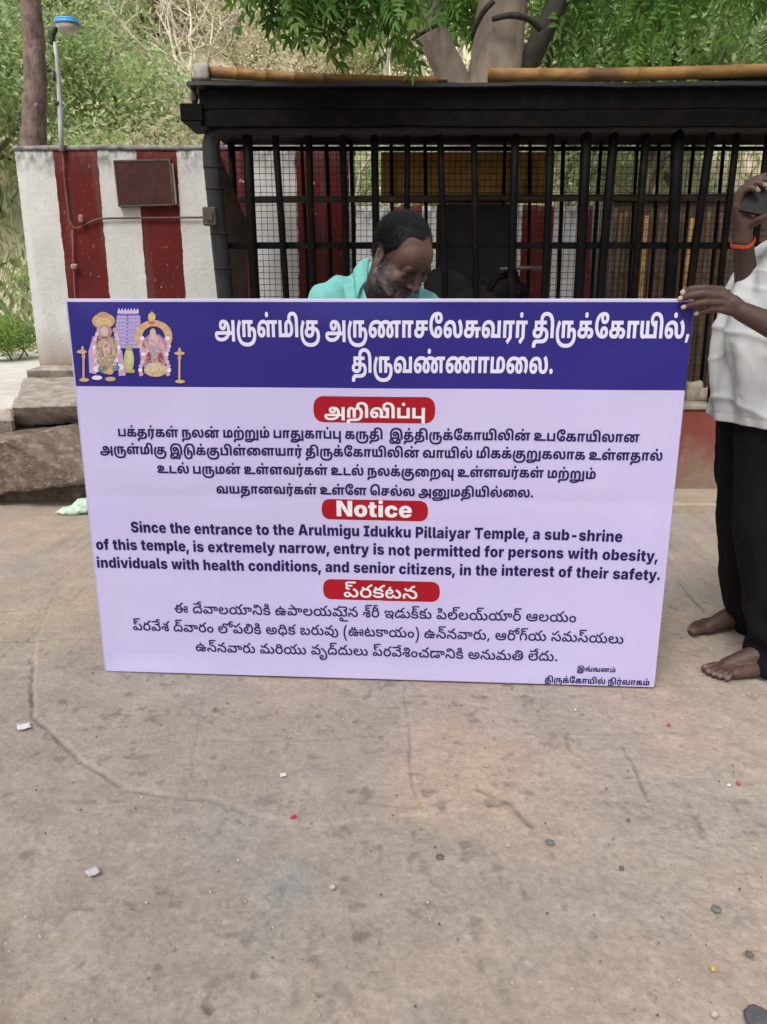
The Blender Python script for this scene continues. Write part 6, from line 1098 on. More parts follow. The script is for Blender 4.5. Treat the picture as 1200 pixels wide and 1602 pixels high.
[[-4,330,0,-19,-8,-31,-6,-10,-7,-11,-21,-11,-17,0,-17,0,0,56,18,0,10,1,9,5,3,4,2,5,2,11,0,6,0,9,-2,13,-2,4,-3,5,-9,5,-10,0,-106,0,0,56,103,0,19,1,21,-11,8,-12,5,-9,8,-29],[-134,-34,16,1,18,-23,8,-33,0,-16,0,-19,-7,-27,-4,-12,-28,0,7,13,7,27,0,14,0,17,-10,19,-8,0,-9,1,-8,-17,0,-12,0,-19,14,-15,13,0,131,0,0,-56,-109,0,-15,1,-22,5,-16,11,-6,10,-7,11,-8,33,0,24,0,35,23,47]],
[[117,-8,-18,1,-22,25,-10,37,0,22,0,21,9,33,16,29,9,12,3,5,2,7,1,2,11,15,8,21,0,10,0,17,-11,17,-9,2,6,44,21,0,7,-5,11,-19,7,-25,0,-14,0,-27,-15,-35,-11,-18,-11,-13,-15,-23,-8,-21,0,-12,0,-11,8,-19,11,0,9,1,10,19,0,16,0,25,-18,39,-29,21,-16,0,-18,1,-13,-23,0,-18,0,-9,3,-19,1,-6,-30,-16,-3,13,-4,33,0,14,0,25,11,41,28,27,23,0,17,1,32,-17,15,-18,17,-17,16,-53,0,-34,0,-39,-27,-43],[56,320,0,21,9,31,10,12,-1,-12,-10,13,-10,37,0,20,0,19,7,27,6,10,4,7,12,11,19,5,14,0,86,0,0,-54,-90,0,-9,1,-9,-3,-2,-2,-4,-1,-3,-11,0,-6,0,-7,3,-9,3,-4,3,-1,8,-3,9,0,41,0,0,-54,-42,0,-7,1,-9,-3,-2,-2,-5,-5,0,-12,0,-7,2,-9,3,-2,2,-3,7,-1,6,0,10,0,5,-56,-17,0,-14,1,-22,17,-13,35]],
[[86,416,23,1,30,-37,15,-61,0,-38,0,-7,-1,-21,-1,-8,-28,26,0,3,0,7,0,2,0,19,-6,39,-17,27,-15,0,-13,1,-11,-21,0,-16,0,-11,6,-17,6,-8,-31,-16,-6,13,-6,33,0,16,0,25,11,41,24,27],[10,142,0,47,20,71,36,43,25,0,26,1,36,-39,19,-69,0,-48,0,-43,-18,-67,-37,-37,-26,0,-26,1,-36,39,-19,69],[44,148,0,-41,24,-53,23,0,16,1,22,25,11,43,0,28,0,29,-11,45,-22,27,-16,0,-16,1,-21,-25,-10,-43],[99,512,19,1,22,-29,6,-28,-27,-14,-2,9,-5,13,-7,7,-6,0,-7,1,-10,-13,0,-14,0,-9,6,-19,7,-10,-26,-20,-7,15,-8,33,0,20,0,21,10,33,21,17]],
[[97,-8,-24,1,-31,23,-14,39,0,28,0,41,33,45,30,0,31,1,44,-47,12,-36,6,-17,7,-39,0,-22,0,-13,-3,-29,-3,-14,-29,12,2,11,2,25,0,14,0,31,-16,51,-30,29,-22,0,-15,1,-15,-15,0,-14,0,-11,7,-13,16,-7,12,0,20,1,33,25,9,24,7,17,5,37,0,24,0,23,-6,33,-11,17,-9,0,-6,1,-11,-11,-8,-23,-1,-16,-31,0,-3,27,-14,31,-11,0,-9,1,-9,-15,0,-14,0,-7,2,-15,1,-6,-30,-18,-2,11,-5,31,0,16,0,25,13,35,21,21,14,0,12,1,17,-11,14,-25,7,-24,-6,0,6,25,15,27,18,13,10,0,15,1,21,-21,13,-37,7,-43,0,-24,0,-43,-15,-59,-13,-22,-1,-1,-2,-1,-2,-1,-2,-2,-15,-21,-37,-23]],
[[170,-8,-16,1,-24,15,-16,25,-6,18,4,2,-7,-23,-16,-23,-18,-9,-10,0,-23,1,-28,69,0,58,0,59,27,83,49,43,33,0,17,1,29,-9,26,-17,13,-14,-16,-52,-13,15,-22,17,-22,9,-13,0,-25,1,-33,-29,-16,-53,0,-36,0,-37,12,-33,12,0,12,1,14,35,1,30,30,0,1,-23,11,-31,12,-6,5,-1,12,-3,7,0,11,1,11,19,0,16,0,17,-9,15,-8,0,-7,1,-10,-15,0,-18,0,-11,6,-21,5,-6,-25,-12,-5,15,-6,35,0,14,0,37,24,43,19,0,14,1,19,-19,12,-37,0,-22,0,-21,-7,-33,-13,-23,-20,-13],[108,246,-11,1,-19,17,-14,41,-4,36,32,18,4,-31,8,-23,7,0,5,1,10,15,9,22,11,28,10,27,18,31,20,17,14,0,3,-58,-11,-1,-14,-9,-12,-21,-7,-18,-9,-22,-6,-17,-16,-25,-17,-13]],
[[33,-8,-21,1,-31,43,-13,32,17,46,8,-17,15,-25,17,-15,9,0,13,1,14,33,0,30,0,33,-14,49,-21,37,-14,14,17,56,19,-17,29,-51,17,-67,0,-42,0,-57,-31,-69]],
[[85,-8,-21,1,-32,19,-22,43,-6,34,33,16,3,-15,11,-21,19,-11,15,0,15,1,17,9,7,17,0,10,0,11,-5,17,-11,9,-11,0,-22,4,-18,3,-26,15,-9,12,-6,11,-6,31,0,20,0,25,16,43,31,23,24,0,19,1,28,-13,21,-35,6,-34,-33,-16,-3,17,-9,21,-17,9,-13,0,-15,1,-15,-7,-6,-13,0,-10,0,-11,12,-15,18,-2,26,-4,17,-1,22,-13,6,-10,8,-11,6,-33,0,-18,0,-31,-18,-41,-33,-21],[29,320,0,21,9,31,10,12,-1,-12,-9,13,-11,37,0,20,0,19,7,27,6,10,4,7,12,11,19,5,14,0,87,0,0,-54,-91,0,-9,1,-9,-3,-3,-2,-3,-1,-3,-11,0,-6,0,-7,3,-9,3,-4,3,-1,8,-3,9,0,41,0,0,-54,-42,0,-7,1,-9,-3,-2,-2,-5,-5,0,-12,0,-7,2,-9,2,-2,3,-3,7,-1,6,0,11,0,0,-56,-13,0,-14,1,-22,17,-13,35]],
[[153,-8,-15,1,-21,21,-21,41,-12,30,-9,23,-11,19,-8,0,-6,1,-10,-17,0,-20,0,-17,10,-19,9,0,9,1,13,25,4,26,21,-44,-6,-17,-13,-25,-17,-15,-14,0,-17,1,-21,29,-10,43,0,22,0,29,13,41,22,25,13,0,12,1,18,-13,17,-31,10,-24,9,-21,12,-21,12,-9,8,0,12,1,13,33,0,30,0,33,-13,49,-22,37,-13,14,17,56,18,-17,29,-51,17,-67,0,-42,0,-39,-13,-55,-27,-31],[70,256,-12,1,-20,9,-9,6,9,46,6,-5,14,-5,8,0,9,1,15,9,8,23,0,22,0,4,0,27,-16,35,-12,0,-8,1,-9,-11,0,-10,0,-9,5,-9,7,-3,3,0,12,1,16,25,6,18,11,-36,-5,-11,-12,-21,-17,-13,-12,0,-12,1,-19,13,-10,31,0,20,0,33,23,39,21,0,17,1,25,-27,12,-47,0,-32,0,-51,-30,-47]],
[[111,-8,-33,1,-45,45,-23,79,0,48,0,45,16,63,28,33,17,0,15,1,20,-21,10,-37,0,-22,0,-25,-11,-37,-21,-19,-16,0,-12,1,-17,13,-13,21,-4,8,6,46,4,-7,9,-15,13,-11,8,0,11,1,12,17,0,18,0,15,-8,17,-8,0,-12,1,-16,-39,0,-32,0,-18,0,-17,8,-37,16,-31,27,-17,19,0,31,1,36,49,0,50,0,37,-19,55,-16,18,21,42,6,0,13,-17,19,-45,10,-53,0,-32,0,-45,-21,-69,-45,-41],[108,320,0,21,9,31,10,12,0,-12,-10,13,-11,37,0,20,0,19,7,27,6,10,4,7,12,11,19,5,14,0,87,0,0,-54,-91,0,-9,1,-9,-3,-3,-2,-3,-1,-3,-11,0,-6,0,-7,3,-9,3,-4,3,-1,8,-3,9,0,42,0,0,-54,-42,0,-9,1,-8,-3,-2,-2,-5,-5,0,-12,0,-7,3,-9,1,-2,3,-3,7,-1,6,0,8,0,3,-56,-13,0,-14,1,-22,17,-13,35]],
[[10,142,0,47,20,71,36,43,25,0,26,1,36,-39,19,-69,0,-48,0,-43,-18,-67,-37,-37,-26,0,-26,1,-36,39,-19,69],[44,148,0,-41,24,-53,23,0,16,1,22,25,11,43,0,26,0,29,-11,43,-22,27,-16,0,-16,1,-21,-25,-10,-41],[216,-8,-22,1,-30,43,-13,32,17,46,8,-17,14,-25,17,-15,10,0,13,1,14,33,0,30,0,35,-14,53,-24,41,-14,14,16,46,8,0,19,-19,27,-53,15,-65,0,-40,0,-59,-32,-67],[320,-8,-21,1,-31,43,-13,32,18,46,7,-17,15,-25,17,-15,9,0,13,1,14,33,0,32,0,31,-14,49,-21,37,-14,14,18,56,18,-17,29,-51,17,-67,0,-42,0,-57,-31,-69],[157,320,0,21,9,31,9,12,0,-12,-10,13,-11,37,0,20,0,19,7,27,6,10,5,7,12,11,18,5,15,0,86,0,0,-54,-91,0,-9,1,-8,-3,-3,-2,-3,-1,-4,-11,0,-6,0,-7,3,-9,3,-4,3,-1,9,-3,9,0,41,0,0,-54,-42,0,-8,1,-8,-3,-3,-2,-4,-5,0,-12,0,-7,2,-9,2,-2,2,-3,8,-1,5,0,4,0,7,-56,-12,0,-15,1,-22,17,-12,35]],
[[10,142,0,47,20,71,36,43,25,0,26,1,36,-39,19,-69,0,-48,0,-43,-18,-67,-37,-37,-26,0,-26,1,-36,39,-19,69],[44,148,0,-41,24,-53,23,0,16,1,22,25,11,43,0,28,0,29,-11,45,-22,27,-16,0,-16,1,-21,-25,-10,-43],[34,320,0,21,10,31,9,12,0,-12,-10,13,-11,37,0,20,0,19,7,27,6,10,5,7,12,11,18,5,14,0,87,0,0,-54,-91,0,-9,1,-8,-3,-3,-2,-3,-1,-4,-11,0,-6,0,-7,3,-9,3,-4,3,-1,9,-3,9,0,41,0,0,-54,-42,0,-8,1,-8,-3,-3,-2,-5,-5,0,-12,0,-7,3,-9,2,-2,2,-3,8,-1,5,0,11,0,0,-56,-13,0,-14,1,-22,17,-13,35]],
[[134,-8,-33,1,-48,27,-29,49,-14,63,0,36,0,43,16,63,27,33,18,0,14,1,20,-19,10,-37,0,-24,0,-25,-11,-37,-22,-19,-16,0,-16,1,-22,27,-6,14,7,46,3,-7,9,-15,13,-11,9,0,10,1,12,17,0,18,0,15,-8,17,-8,0,-12,1,-16,-39,0,-34,0,-14,0,-19,9,-39,22,-29,35,-17,27,0,22,1,32,13,19,23,0,18,0,13,-7,17,-11,13,-6,4,-17,7,-23,43,0,30,0,23,12,35,22,19,15,0,18,1,23,-23,11,-39,0,-22,0,-25,-13,-41,-11,-14,-7,-9,-14,-9,-17,-5,-12,0,-66,0,0,54,88,0,6,7,10,13,5,21,0,14,0,15,-10,23,-11,0,-9,1,-10,-15,0,-12,0,-11,8,-17,14,-13,10,-4,10,-7,15,-17,9,-27,0,-18,0,-21,-10,-37,-23,-29,-41,-17]],
[[10,124,0,39,17,61,31,35,21,0,22,1,31,-33,17,-59,0,-38,0,-35,-17,-59,-31,-35,-22,0,-21,1,-32,37,-16,61],[42,126,0,-33,19,-41,18,0,13,1,16,21,8,35,0,22,0,31,-19,45,-18,0,-12,1,-17,-19,-8,-33]],
[[152,-8,-14,1,-22,21,-20,41,-12,30,-9,23,-11,19,-8,0,-6,1,-10,-17,0,-20,0,-17,10,-19,9,0,9,1,13,25,4,26,21,-44,-6,-17,-13,-25,-17,-15,-14,0,-17,1,-21,29,-10,43,0,24,0,27,13,41,22,25,13,0,12,1,18,-13,17,-31,10,-24,9,-21,12,-21,12,-9,7,0,13,1,13,33,0,32,0,35,-16,55,-27,35,-15,6,-29,0,0,56,22,0,22,-14,23,-11,35,-43,18,-65,0,-46,0,-35,-13,-57,-27,-31],[198,330,0,-19,-7,-31,-6,-10,-7,-11,-21,-11,-17,0,-40,0,0,56,41,0,9,1,10,5,2,4,2,5,2,11,0,6,0,9,-2,13,-2,4,-3,5,-8,5,-11,0,-118,0,0,56,115,0,19,1,22,-9,7,-14,6,-9,7,-29],[164,506,19,1,22,-29,6,-28,-27,-14,-1,9,-6,13,-7,7,-5,0,-8,1,-10,-15,0,-14,0,-9,6,-19,7,-8,-26,-20,-7,13,-8,33,0,20,0,21,11,33,20,19]],
[[117,-8,-18,1,-22,25,-10,37,0,22,0,21,9,33,16,29,9,12,3,5,2,7,1,2,11,15,8,21,0,10,0,15,-11,15,-11,4,12,46,14,-3,19,-17,9,-27,0,-16,0,-27,-15,-35,-11,-18,-11,-13,-15,-23,-8,-21,0,-12,0,-11,8,-19,11,0,9,1,10,19,0,16,0,25,-18,39,-29,21,-16,0,-18,1,-13,-23,0,-18,0,-9,3,-19,1,-6,-30,-16,-3,13,-4,33,0,14,0,25,11,41,28,27,23,0,17,1,32,-17,15,-18,17,-17,16,-53,0,-34,0,-39,-27,-43],[89,246,-12,1,-19,17,-13,41,-5,36,33,18,4,-31,8,-23,7,0,5,1,9,15,9,22,11,28,10,27,18,31,21,17,14,0,2,-58,-10,-1,-15,-9,-12,-21,-7,-18,-8,-22,-7,-17,-16,-25,-17,-13]],
[[158,-8,-12,1,-18,13,-14,29,-7,22,6,0,-7,-25,-16,-25,-18,-9,-11,0,-23,1,-28,69,0,60,0,53,24,83,46,47,31,0,31,1,45,-45,23,-81,0,-52,0,-39,-13,-57,-24,-29],[153,52,11,1,13,35,0,38,0,37,-14,53,-29,33,-21,0,-4,0,-21,1,-30,-29,-14,-53,0,-34,0,-39,12,-33,12,0,11,1,15,35,1,30,31,0,1,-33,16,-29],[58,320,0,21,9,31,10,12,-1,-12,-9,13,-11,37,0,20,0,19,7,27,6,10,4,7,12,11,19,5,14,0,87,0,0,-54,-91,0,-9,1,-9,-3,-3,-2,-3,-1,-3,-11,0,-6,0,-7,3,-9,3,-4,3,-1,8,-3,9,0,41,0,0,-54,-42,0,-8,1,-8,-3,-2,-2,-5,-5,0,-12,0,-7,3,-9,1,-2,3,-3,7,-1,6,0,11,0,0,-56,-13,0,-14,1,-22,17,-13,35]],
[[111,-8,-33,1,-45,45,-23,79,0,48,0,45,16,63,28,33,17,0,12,1,16,-11,12,-23,5,-27,0,-18,0,-39,-24,-43,-24,0,-12,1,-17,13,-13,21,-4,8,6,46,4,-7,9,-15,13,-11,8,0,11,1,12,17,0,18,0,15,-8,17,-8,0,-12,1,-16,-39,0,-32,0,-18,0,-17,8,-37,16,-31,27,-17,19,0,31,1,36,49,0,50,0,37,-19,55,-16,18,20,42,7,0,13,-17,19,-45,10,-53,0,-32,0,-45,-21,-69,-45,-41],[286,246,-12,1,-17,15,-10,25,-4,29,0,12,0,23,7,31,4,12,29,0,-7,-11,-8,-27,0,-16,0,-15,10,-21,9,0,10,1,8,23,0,14,0,23,-15,17,-12,0,-34,0,-13,1,-13,-25,-1,-22,-30,0,-2,25,-14,25,-11,0,-2,0,-10,1,-10,-17,0,-16,0,-9,4,-15,10,-7,7,0,8,0,3,-56,-10,0,-16,1,-23,25,-14,41,0,30,0,27,12,39,22,23,15,0,2,0,12,1,17,-11,13,-23,3,-20,-3,2,4,17,11,27,19,13,15,0,12,0,21,1,25,-9,9,-14,7,-9,9,-33,0,-24,0,-39,-24,-45],[296,514,18,1,22,-29,6,-28,-27,-14,-1,9,-6,13,-7,7,-5,0,-8,1,-10,-15,0,-12,0,-11,6,-17,7,-10,-26,-20,-7,13,-8,33,0,20,0,21,10,33,21,19]],
[[153,-8,-15,1,-21,21,-21,41,-12,30,-9,23,-11,19,-8,0,-6,1,-10,-17,0,-20,0,-17,10,-19,9,0,9,1,13,25,4,26,21,-44,-6,-17,-13,-25,-17,-15,-14,0,-17,1,-21,29,-10,43,0,22,0,29,13,41,22,25,13,0,12,1,18,-13,17,-31,10,-24,9,-21,12,-21,12,-9,8,0,12,1,13,33,0,30,0,33,-13,49,-22,37,-13,14,17,56,18,-17,29,-51,17,-67,0,-42,0,-39,-13,-55,-27,-31],[64,246,-12,1,-18,17,-14,41,-5,36,33,18,4,-31,8,-23,7,0,5,1,10,15,8,22,11,28,10,27,18,31,21,17,14,0,2,-58,-10,-1,-15,-9,-11,-21,-8,-18,-8,-22,-7,-17,-15,-25,-18,-13]],
[[110,-8,-33,1,-45,41,-22,73,0,46,0,41,16,59,28,33,17,0,15,1,20,-21,10,-37,0,-22,0,-25,-11,-37,-21,-21,-16,0,-12,1,-18,15,-12,21,-5,8,7,46,4,-7,8,-17,14,-11,8,0,11,1,12,19,0,16,0,15,-8,19,-8,0,-12,1,-16,-39,0,-30,0,-16,0,-23,14,-39,30,-25,26,0,15,1,26,15,20,31,12,55,0,38,0,41,-11,67,-21,53,-16,16,-3,5,-5,1,-3,2,-3,3,-7,3,-6,0,-10,1,-10,-15,0,-12,0,-13,8,-13,7,0,7,1,9,15,0,16,0,17,-8,25,-4,6,27,12,5,-13,6,-29,0,-18,0,-35,-22,-39,-21,0,-14,1,-18,23,-9,37,0,18,0,25,12,39,23,21,17,0,19,1,32,-23,25,-43,18,-57,9,-69,0,-38,0,-49,-14,-73,-27,-49,-40,-23]],
[[126,-8,-31,1,-43,27,-28,49,-14,63,0,36,0,43,16,63,27,33,18,0,14,1,20,-19,10,-37,0,-24,0,-25,-11,-37,-22,-19,-16,0,-16,1,-22,27,-6,14,7,46,3,-7,9,-15,13,-11,9,0,10,1,12,17,0,18,0,15,-8,17,-8,0,-12,1,-16,-39,0,-34,0,-14,0,-27,17,-47,37,-31,31,0,45,1,42,57,0,64,0,21,-6,33,-13,21,-9,0,-7,1,-10,-17,0,-18,0,-19,13,-25,11,-8,0,-48,-88,0,0,54,55,0,-4,-4,-8,13,-9,35,0,18,0,23,11,37,21,23,15,0,18,1,28,-31,15,-59,0,-38,0,-43,-16,-65,-31,-43,-45,-23]],
[[104,416,25,1,34,-37,17,-61,0,-38,0,-7,-2,-21,-1,-8,-28,26,1,3,0,7,0,2,0,19,-9,39,-21,27,-17,0,-15,1,-14,-21,0,-16,0,-11,6,-17,6,-8,-31,-16,-6,13,-6,33,0,16,0,25,13,41,26,27],[158,-8,-12,1,-18,13,-14,29,-7,22,6,0,-7,-25,-16,-25,-18,-9,-11,0,-23,1,-28,69,0,60,0,53,24,83,46,47,31,0,31,1,45,-45,23,-81,0,-52,0,-39,-13,-57,-24,-29],[153,52,11,1,13,35,0,38,0,37,-14,53,-29,33,-21,0,-4,0,-21,1,-30,-29,-14,-53,0,-34,0,-39,12,-33,12,0,11,1,15,35,1,30,31,0,1,-33,16,-29],[94,-80,2,88,28,0,3,-88]],
[[165,-8,-11,1,-18,13,-15,27,-7,24,6,0,-8,-23,-16,-25,-20,-11,-13,0,-18,1,-22,25,-11,41,0,22,0,25,9,35,21,29,16,12,11,9,14,19,0,18,0,9,-4,13,-8,9,-7,0,-11,1,-10,-15,0,-14,0,-7,2,-11,1,-4,-30,-18,-2,11,-4,27,0,12,0,21,12,35,24,23,18,0,20,1,22,-23,10,-35,0,-18,0,-21,-9,-31,-19,-25,-17,-14,-14,-9,-12,-19,0,-16,0,-13,10,-15,12,0,12,1,15,19,7,31,1,16,31,0,1,-23,9,-27,13,-11,8,0,14,1,13,35,0,30,0,31,-14,49,-22,37,-13,14,17,56,19,-17,29,-51,17,-67,0,-42,0,-39,-14,-55,-26,-31]],
[[153,-4,-5,1,-9,1,-4,2,-9,7,-16,21,-16,35,-10,24,-9,23,-11,19,-8,0,-6,1,-10,-17,0,-20,0,-17,10,-19,9,0,9,1,13,25,4,26,21,-44,-6,-17,-13,-25,-17,-15,-14,0,-17,1,-21,29,-10,43,0,24,0,27,13,41,22,25,13,0,12,1,18,-13,17,-31,10,-24,9,-21,12,-21,12,-9,7,0,13,1,13,33,0,32,0,29,-12,49,-22,37,-31,19,-19,0,-18,0,40,54,31,-7,42,-47,22,-75,0,-50,0,-53,-29,-67],[218,-92,-19,1,-34,25,-34,53,-19,40,38,12,8,-21,19,-29,23,-15,15,0,15,1,24,25,14,49,0,38,0,41,-15,65,-24,47,-15,16,17,56,20,-19,32,-63,18,-83,0,-52,0,-51,-20,-77,-37,-41],[77,246,-11,1,-19,17,-14,41,-4,36,33,18,3,-31,9,-23,6,0,6,1,9,15,9,22,11,28,10,27,18,31,21,17,14,0,2,-58,-11,-1,-14,-9,-12,-21,-7,-18,-8,-22,-8,-17,-15,-25,-17,-13]],
[[15,126,0,47,6,93,13,89,20,79,12,34,31,0,-16,-49,-22,-109,-12,-117,0,-60,0,-91,25,-171,25,-78,-31,0,-17,47,-23,113,-11,123]],
[[172,-8,-17,1,-23,15,-16,25,-6,18,3,2,-7,-23,-15,-23,-19,-9,-10,0,-23,1,-29,69,0,58,0,59,28,83,50,43,33,0,17,1,29,-9,26,-17,13,-14,-16,-52,-14,15,-22,17,-21,9,-14,0,-18,1,-29,-15,-20,-31,-4,-22,-2,-11,-3,-25,0,-14,0,-37,13,-31,12,0,13,1,14,35,2,26,30,0,1,-19,11,-31,12,-6,5,-1,12,-3,7,0,11,1,10,19,0,16,0,17,-8,15,-8,0,-7,1,-10,-15,0,-18,0,-13,6,-19,4,-8,-24,-12,-5,15,-6,35,0,14,0,25,11,31,19,15,13,0,20,1,24,-35,0,-38,0,-17,-6,-31,-13,-23,-21,-13],[290,16,-16,1,-19,23,-10,35,0,18,0,17,6,27,9,21,4,6,38,-6,-15,-9,-15,-25,0,-18,0,-17,10,-15,8,0,9,1,9,23,0,14,0,23,-14,19,-12,0,-243,0,2,52,220,0,15,1,22,-3,15,-9,6,-10,7,-9,8,-33,0,-24,0,-37,-23,-45],[292,298,13,1,17,-15,9,-31,0,-18,0,-17,-8,-27,-13,-21,-8,-6,-28,18,16,11,14,27,0,14,0,13,-7,15,-6,0,-8,1,-11,-17,-4,-14,-25,20,7,25,24,35],[106,376,-2,-88,-29,-6,-2,94],[163,376,-3,-88,-28,0,-2,88]],
[[85,-8,-21,1,-32,19,-22,43,-6,34,33,16,3,-15,11,-21,19,-11,15,0,15,1,17,9,7,17,0,10,0,11,-5,17,-11,9,-11,0,-22,4,-18,3,-26,15,-9,12,-6,11,-6,31,0,20,0,27,18,35,32,17,21,0,19,1,29,-9,20,-31,6,-30,-33,-16,-3,17,-9,21,-17,9,-13,0,-15,1,-15,-7,-6,-13,0,-10,0,-11,12,-15,18,-2,26,-4,17,-1,22,-13,6,-10,8,-11,6,-33,0,-18,0,-31,-18,-41,-33,-21],[225,122,-13,1,-17,15,-10,25,-4,29,0,12,0,23,7,31,4,12,29,0,-7,-13,-7,-25,0,-16,0,-17,10,-19,9,0,9,1,9,21,0,14,0,23,-15,19,-13,0,-105,0,-32,10,-27,-10,-40,0,0,56,184,0,16,1,21,-3,15,-9,7,-10,7,-9,8,-33,0,-26,0,-37,-24,-45]],
[[94,120,0,-43,-7,-91,-13,-87,-20,-79,-12,-32,-31,0,16,51,23,111,11,119,0,60,0,93,-25,173,-25,78,31,0,17,-47,23,-111,12,-121]],
[[150,-8,-14,1,-22,17,-21,39,-13,32,-6,17,-9,19,-6,7,-4,0,-6,1,-8,-17,0,-14,0,-17,7,-35,7,-18,-33,-22,-6,23,-8,47,0,28,0,25,12,43,21,23,13,0,13,1,19,-15,15,-29,9,-20,9,-21,12,-23,12,-11,9,0,12,1,14,33,0,32,0,29,-12,49,-21,35,-28,21,-17,0,11,54,17,0,24,-11,37,-47,22,-71,0,-50,0,-37,-14,-55,-27,-31],[56,320,0,21,9,31,10,12,-1,-12,-10,13,-10,37,0,20,0,19,7,27,6,10,4,7,12,11,19,5,14,0,87,0,0,-54,-91,0,-9,1,-9,-3,-2,-2,-4,-1,-3,-11,0,-6,0,-7,3,-9,3,-4,3,-1,9,-3,8,0,42,0,0,-54,-42,0,-8,1,-9,-3,-2,-2,-5,-5,0,-12,0,-7,2,-9,3,-2,2,-3,7,-1,6,0,9,0,9,-56,-20,0,-14,1,-22,17,-13,35]],
[[61,70,2,-6,-3,-21,-8,-49,-10,-47,-5,-22,-26,0,3,25,6,53,5,51,1,22]],
[[10,142,0,47,20,71,36,43,25,0,26,1,36,-39,19,-69,0,-48,0,-43,-18,-67,-37,-37,-26,0,-26,1,-36,39,-19,69],[44,148,0,-41,24,-53,23,0,16,1,22,25,11,43,0,28,0,29,-11,45,-22,27,-16,0,-16,1,-21,-25,-10,-43],[211,246,-13,1,-16,15,-11,25,-4,29,0,12,0,23,7,31,4,12,29,0,-7,-11,-7,-27,0,-16,0,-15,10,-21,9,0,9,1,9,23,0,14,0,23,-15,17,-13,0,-40,0,-13,1,-13,-25,-1,-22,-30,0,-2,25,-14,25,-11,0,-4,0,-9,1,-10,-17,0,-16,0,-9,4,-15,10,-7,7,0,10,0,0,-56,-9,0,-16,1,-24,25,-13,41,0,30,0,39,26,49,23,0,3,0,11,1,18,-11,13,-23,4,-20,-4,2,4,17,12,27,18,13,15,0,19,0,20,1,25,-7,10,-16,7,-9,8,-33,0,-24,0,-39,-24,-45],[220,514,18,1,22,-29,6,-28,-27,-14,-1,9,-6,13,-7,7,-5,0,-8,1,-10,-15,0,-12,0,-11,6,-17,8,-10,-27,-20,-7,13,-8,33,0,20,0,21,11,33,20,19]],
[[91,300,24,1,35,-35,19,-65,0,-46,0,-37,-7,-55,-10,-43,-6,-18,-32,26,5,17,10,35,7,45,0,28,0,27,-9,47,-20,29,-17,0,-14,1,-20,-23,-11,-43,0,-30,0,-37,12,-59,10,-26,-33,-26,-9,31,-13,79,0,42,0,43,17,71,36,43],[37,320,0,21,9,31,9,12,0,-12,-10,13,-11,37,0,20,0,19,7,27,6,10,5,7,12,11,18,5,15,0,86,0,0,-54,-91,0,-9,1,-8,-3,-3,-2,-3,-1,-4,-11,0,-6,0,-7,3,-9,3,-4,3,-1,9,-3,9,0,41,0,0,-54,-42,0,-8,1,-8,-3,-3,-2,-4,-5,0,-12,0,-7,2,-9,2,-2,2,-3,8,-1,5,0,11,0,0,-56,-12,0,-15,1,-22,17,-12,35]],
[[150,-8,-14,1,-22,17,-21,39,-13,32,-6,17,-9,19,-6,7,-4,0,-6,1,-8,-17,0,-14,0,-17,7,-35,7,-18,-33,-22,-6,23,-8,47,0,28,0,25,12,43,21,23,13,0,13,1,19,-15,15,-29,9,-20,9,-21,12,-23,13,-11,8,0,12,1,14,33,0,30,0,33,-14,49,-22,37,-13,14,17,56,18,-17,30,-51,17,-67,0,-42,0,-39,-15,-55,-26,-31],[64,246,-12,1,-18,17,-14,41,-5,36,33,18,4,-31,8,-23,7,0,5,1,10,15,8,22,11,28,10,27,18,31,21,17,14,0,2,-58,-10,-1,-15,-9,-11,-21,-8,-18,-8,-22,-7,-17,-15,-25,-18,-13]],
[[150,-8,-14,1,-22,17,-21,39,-13,32,-6,17,-9,19,-6,7,-4,0,-6,1,-8,-17,0,-14,0,-17,7,-35,7,-18,-33,-22,-6,23,-8,47,0,28,0,25,12,43,21,23,13,0,13,1,19,-15,15,-29,9,-20,9,-21,12,-23,13,-11,8,0,12,1,14,33,0,30,0,33,-14,49,-22,37,-13,14,17,56,18,-17,30,-51,17,-67,0,-42,0,-39,-15,-55,-26,-31],[30,320,0,21,10,31,9,12,0,-12,-10,13,-11,37,0,20,0,19,7,27,6,10,4,7,12,11,19,5,14,0,87,0,0,-54,-91,0,-9,1,-9,-3,-2,-2,-4,-1,-3,-11,0,-6,0,-7,3,-9,3,-4,3,-1,8,-3,10,0,41,0,0,-54,-42,0,-8,1,-9,-3,-2,-2,-5,-5,0,-12,0,-7,3,-9,2,-2,2,-3,7,-1,6,0,11,0,0,-56,-13,0,-14,1,-22,17,-13,35]],
[[86,416,23,1,30,-37,15,-61,0,-38,0,-7,-1,-21,-1,-8,-28,26,0,3,0,7,0,2,0,19,-6,39,-17,27,-15,0,-13,1,-11,-21,0,-16,0,-11,6,-17,6,-8,-31,-16,-6,13,-6,33,0,16,0,25,11,41,24,27],[10,142,0,47,20,71,36,43,25,0,26,1,36,-39,19,-69,0,-48,0,-43,-18,-67,-37,-37,-26,0,-26,1,-36,39,-19,69],[44,148,0,-41,24,-53,23,0,16,1,22,25,11,43,0,28,0,29,-11,45,-22,27,-16,0,-16,1,-21,-25,-10,-43]],
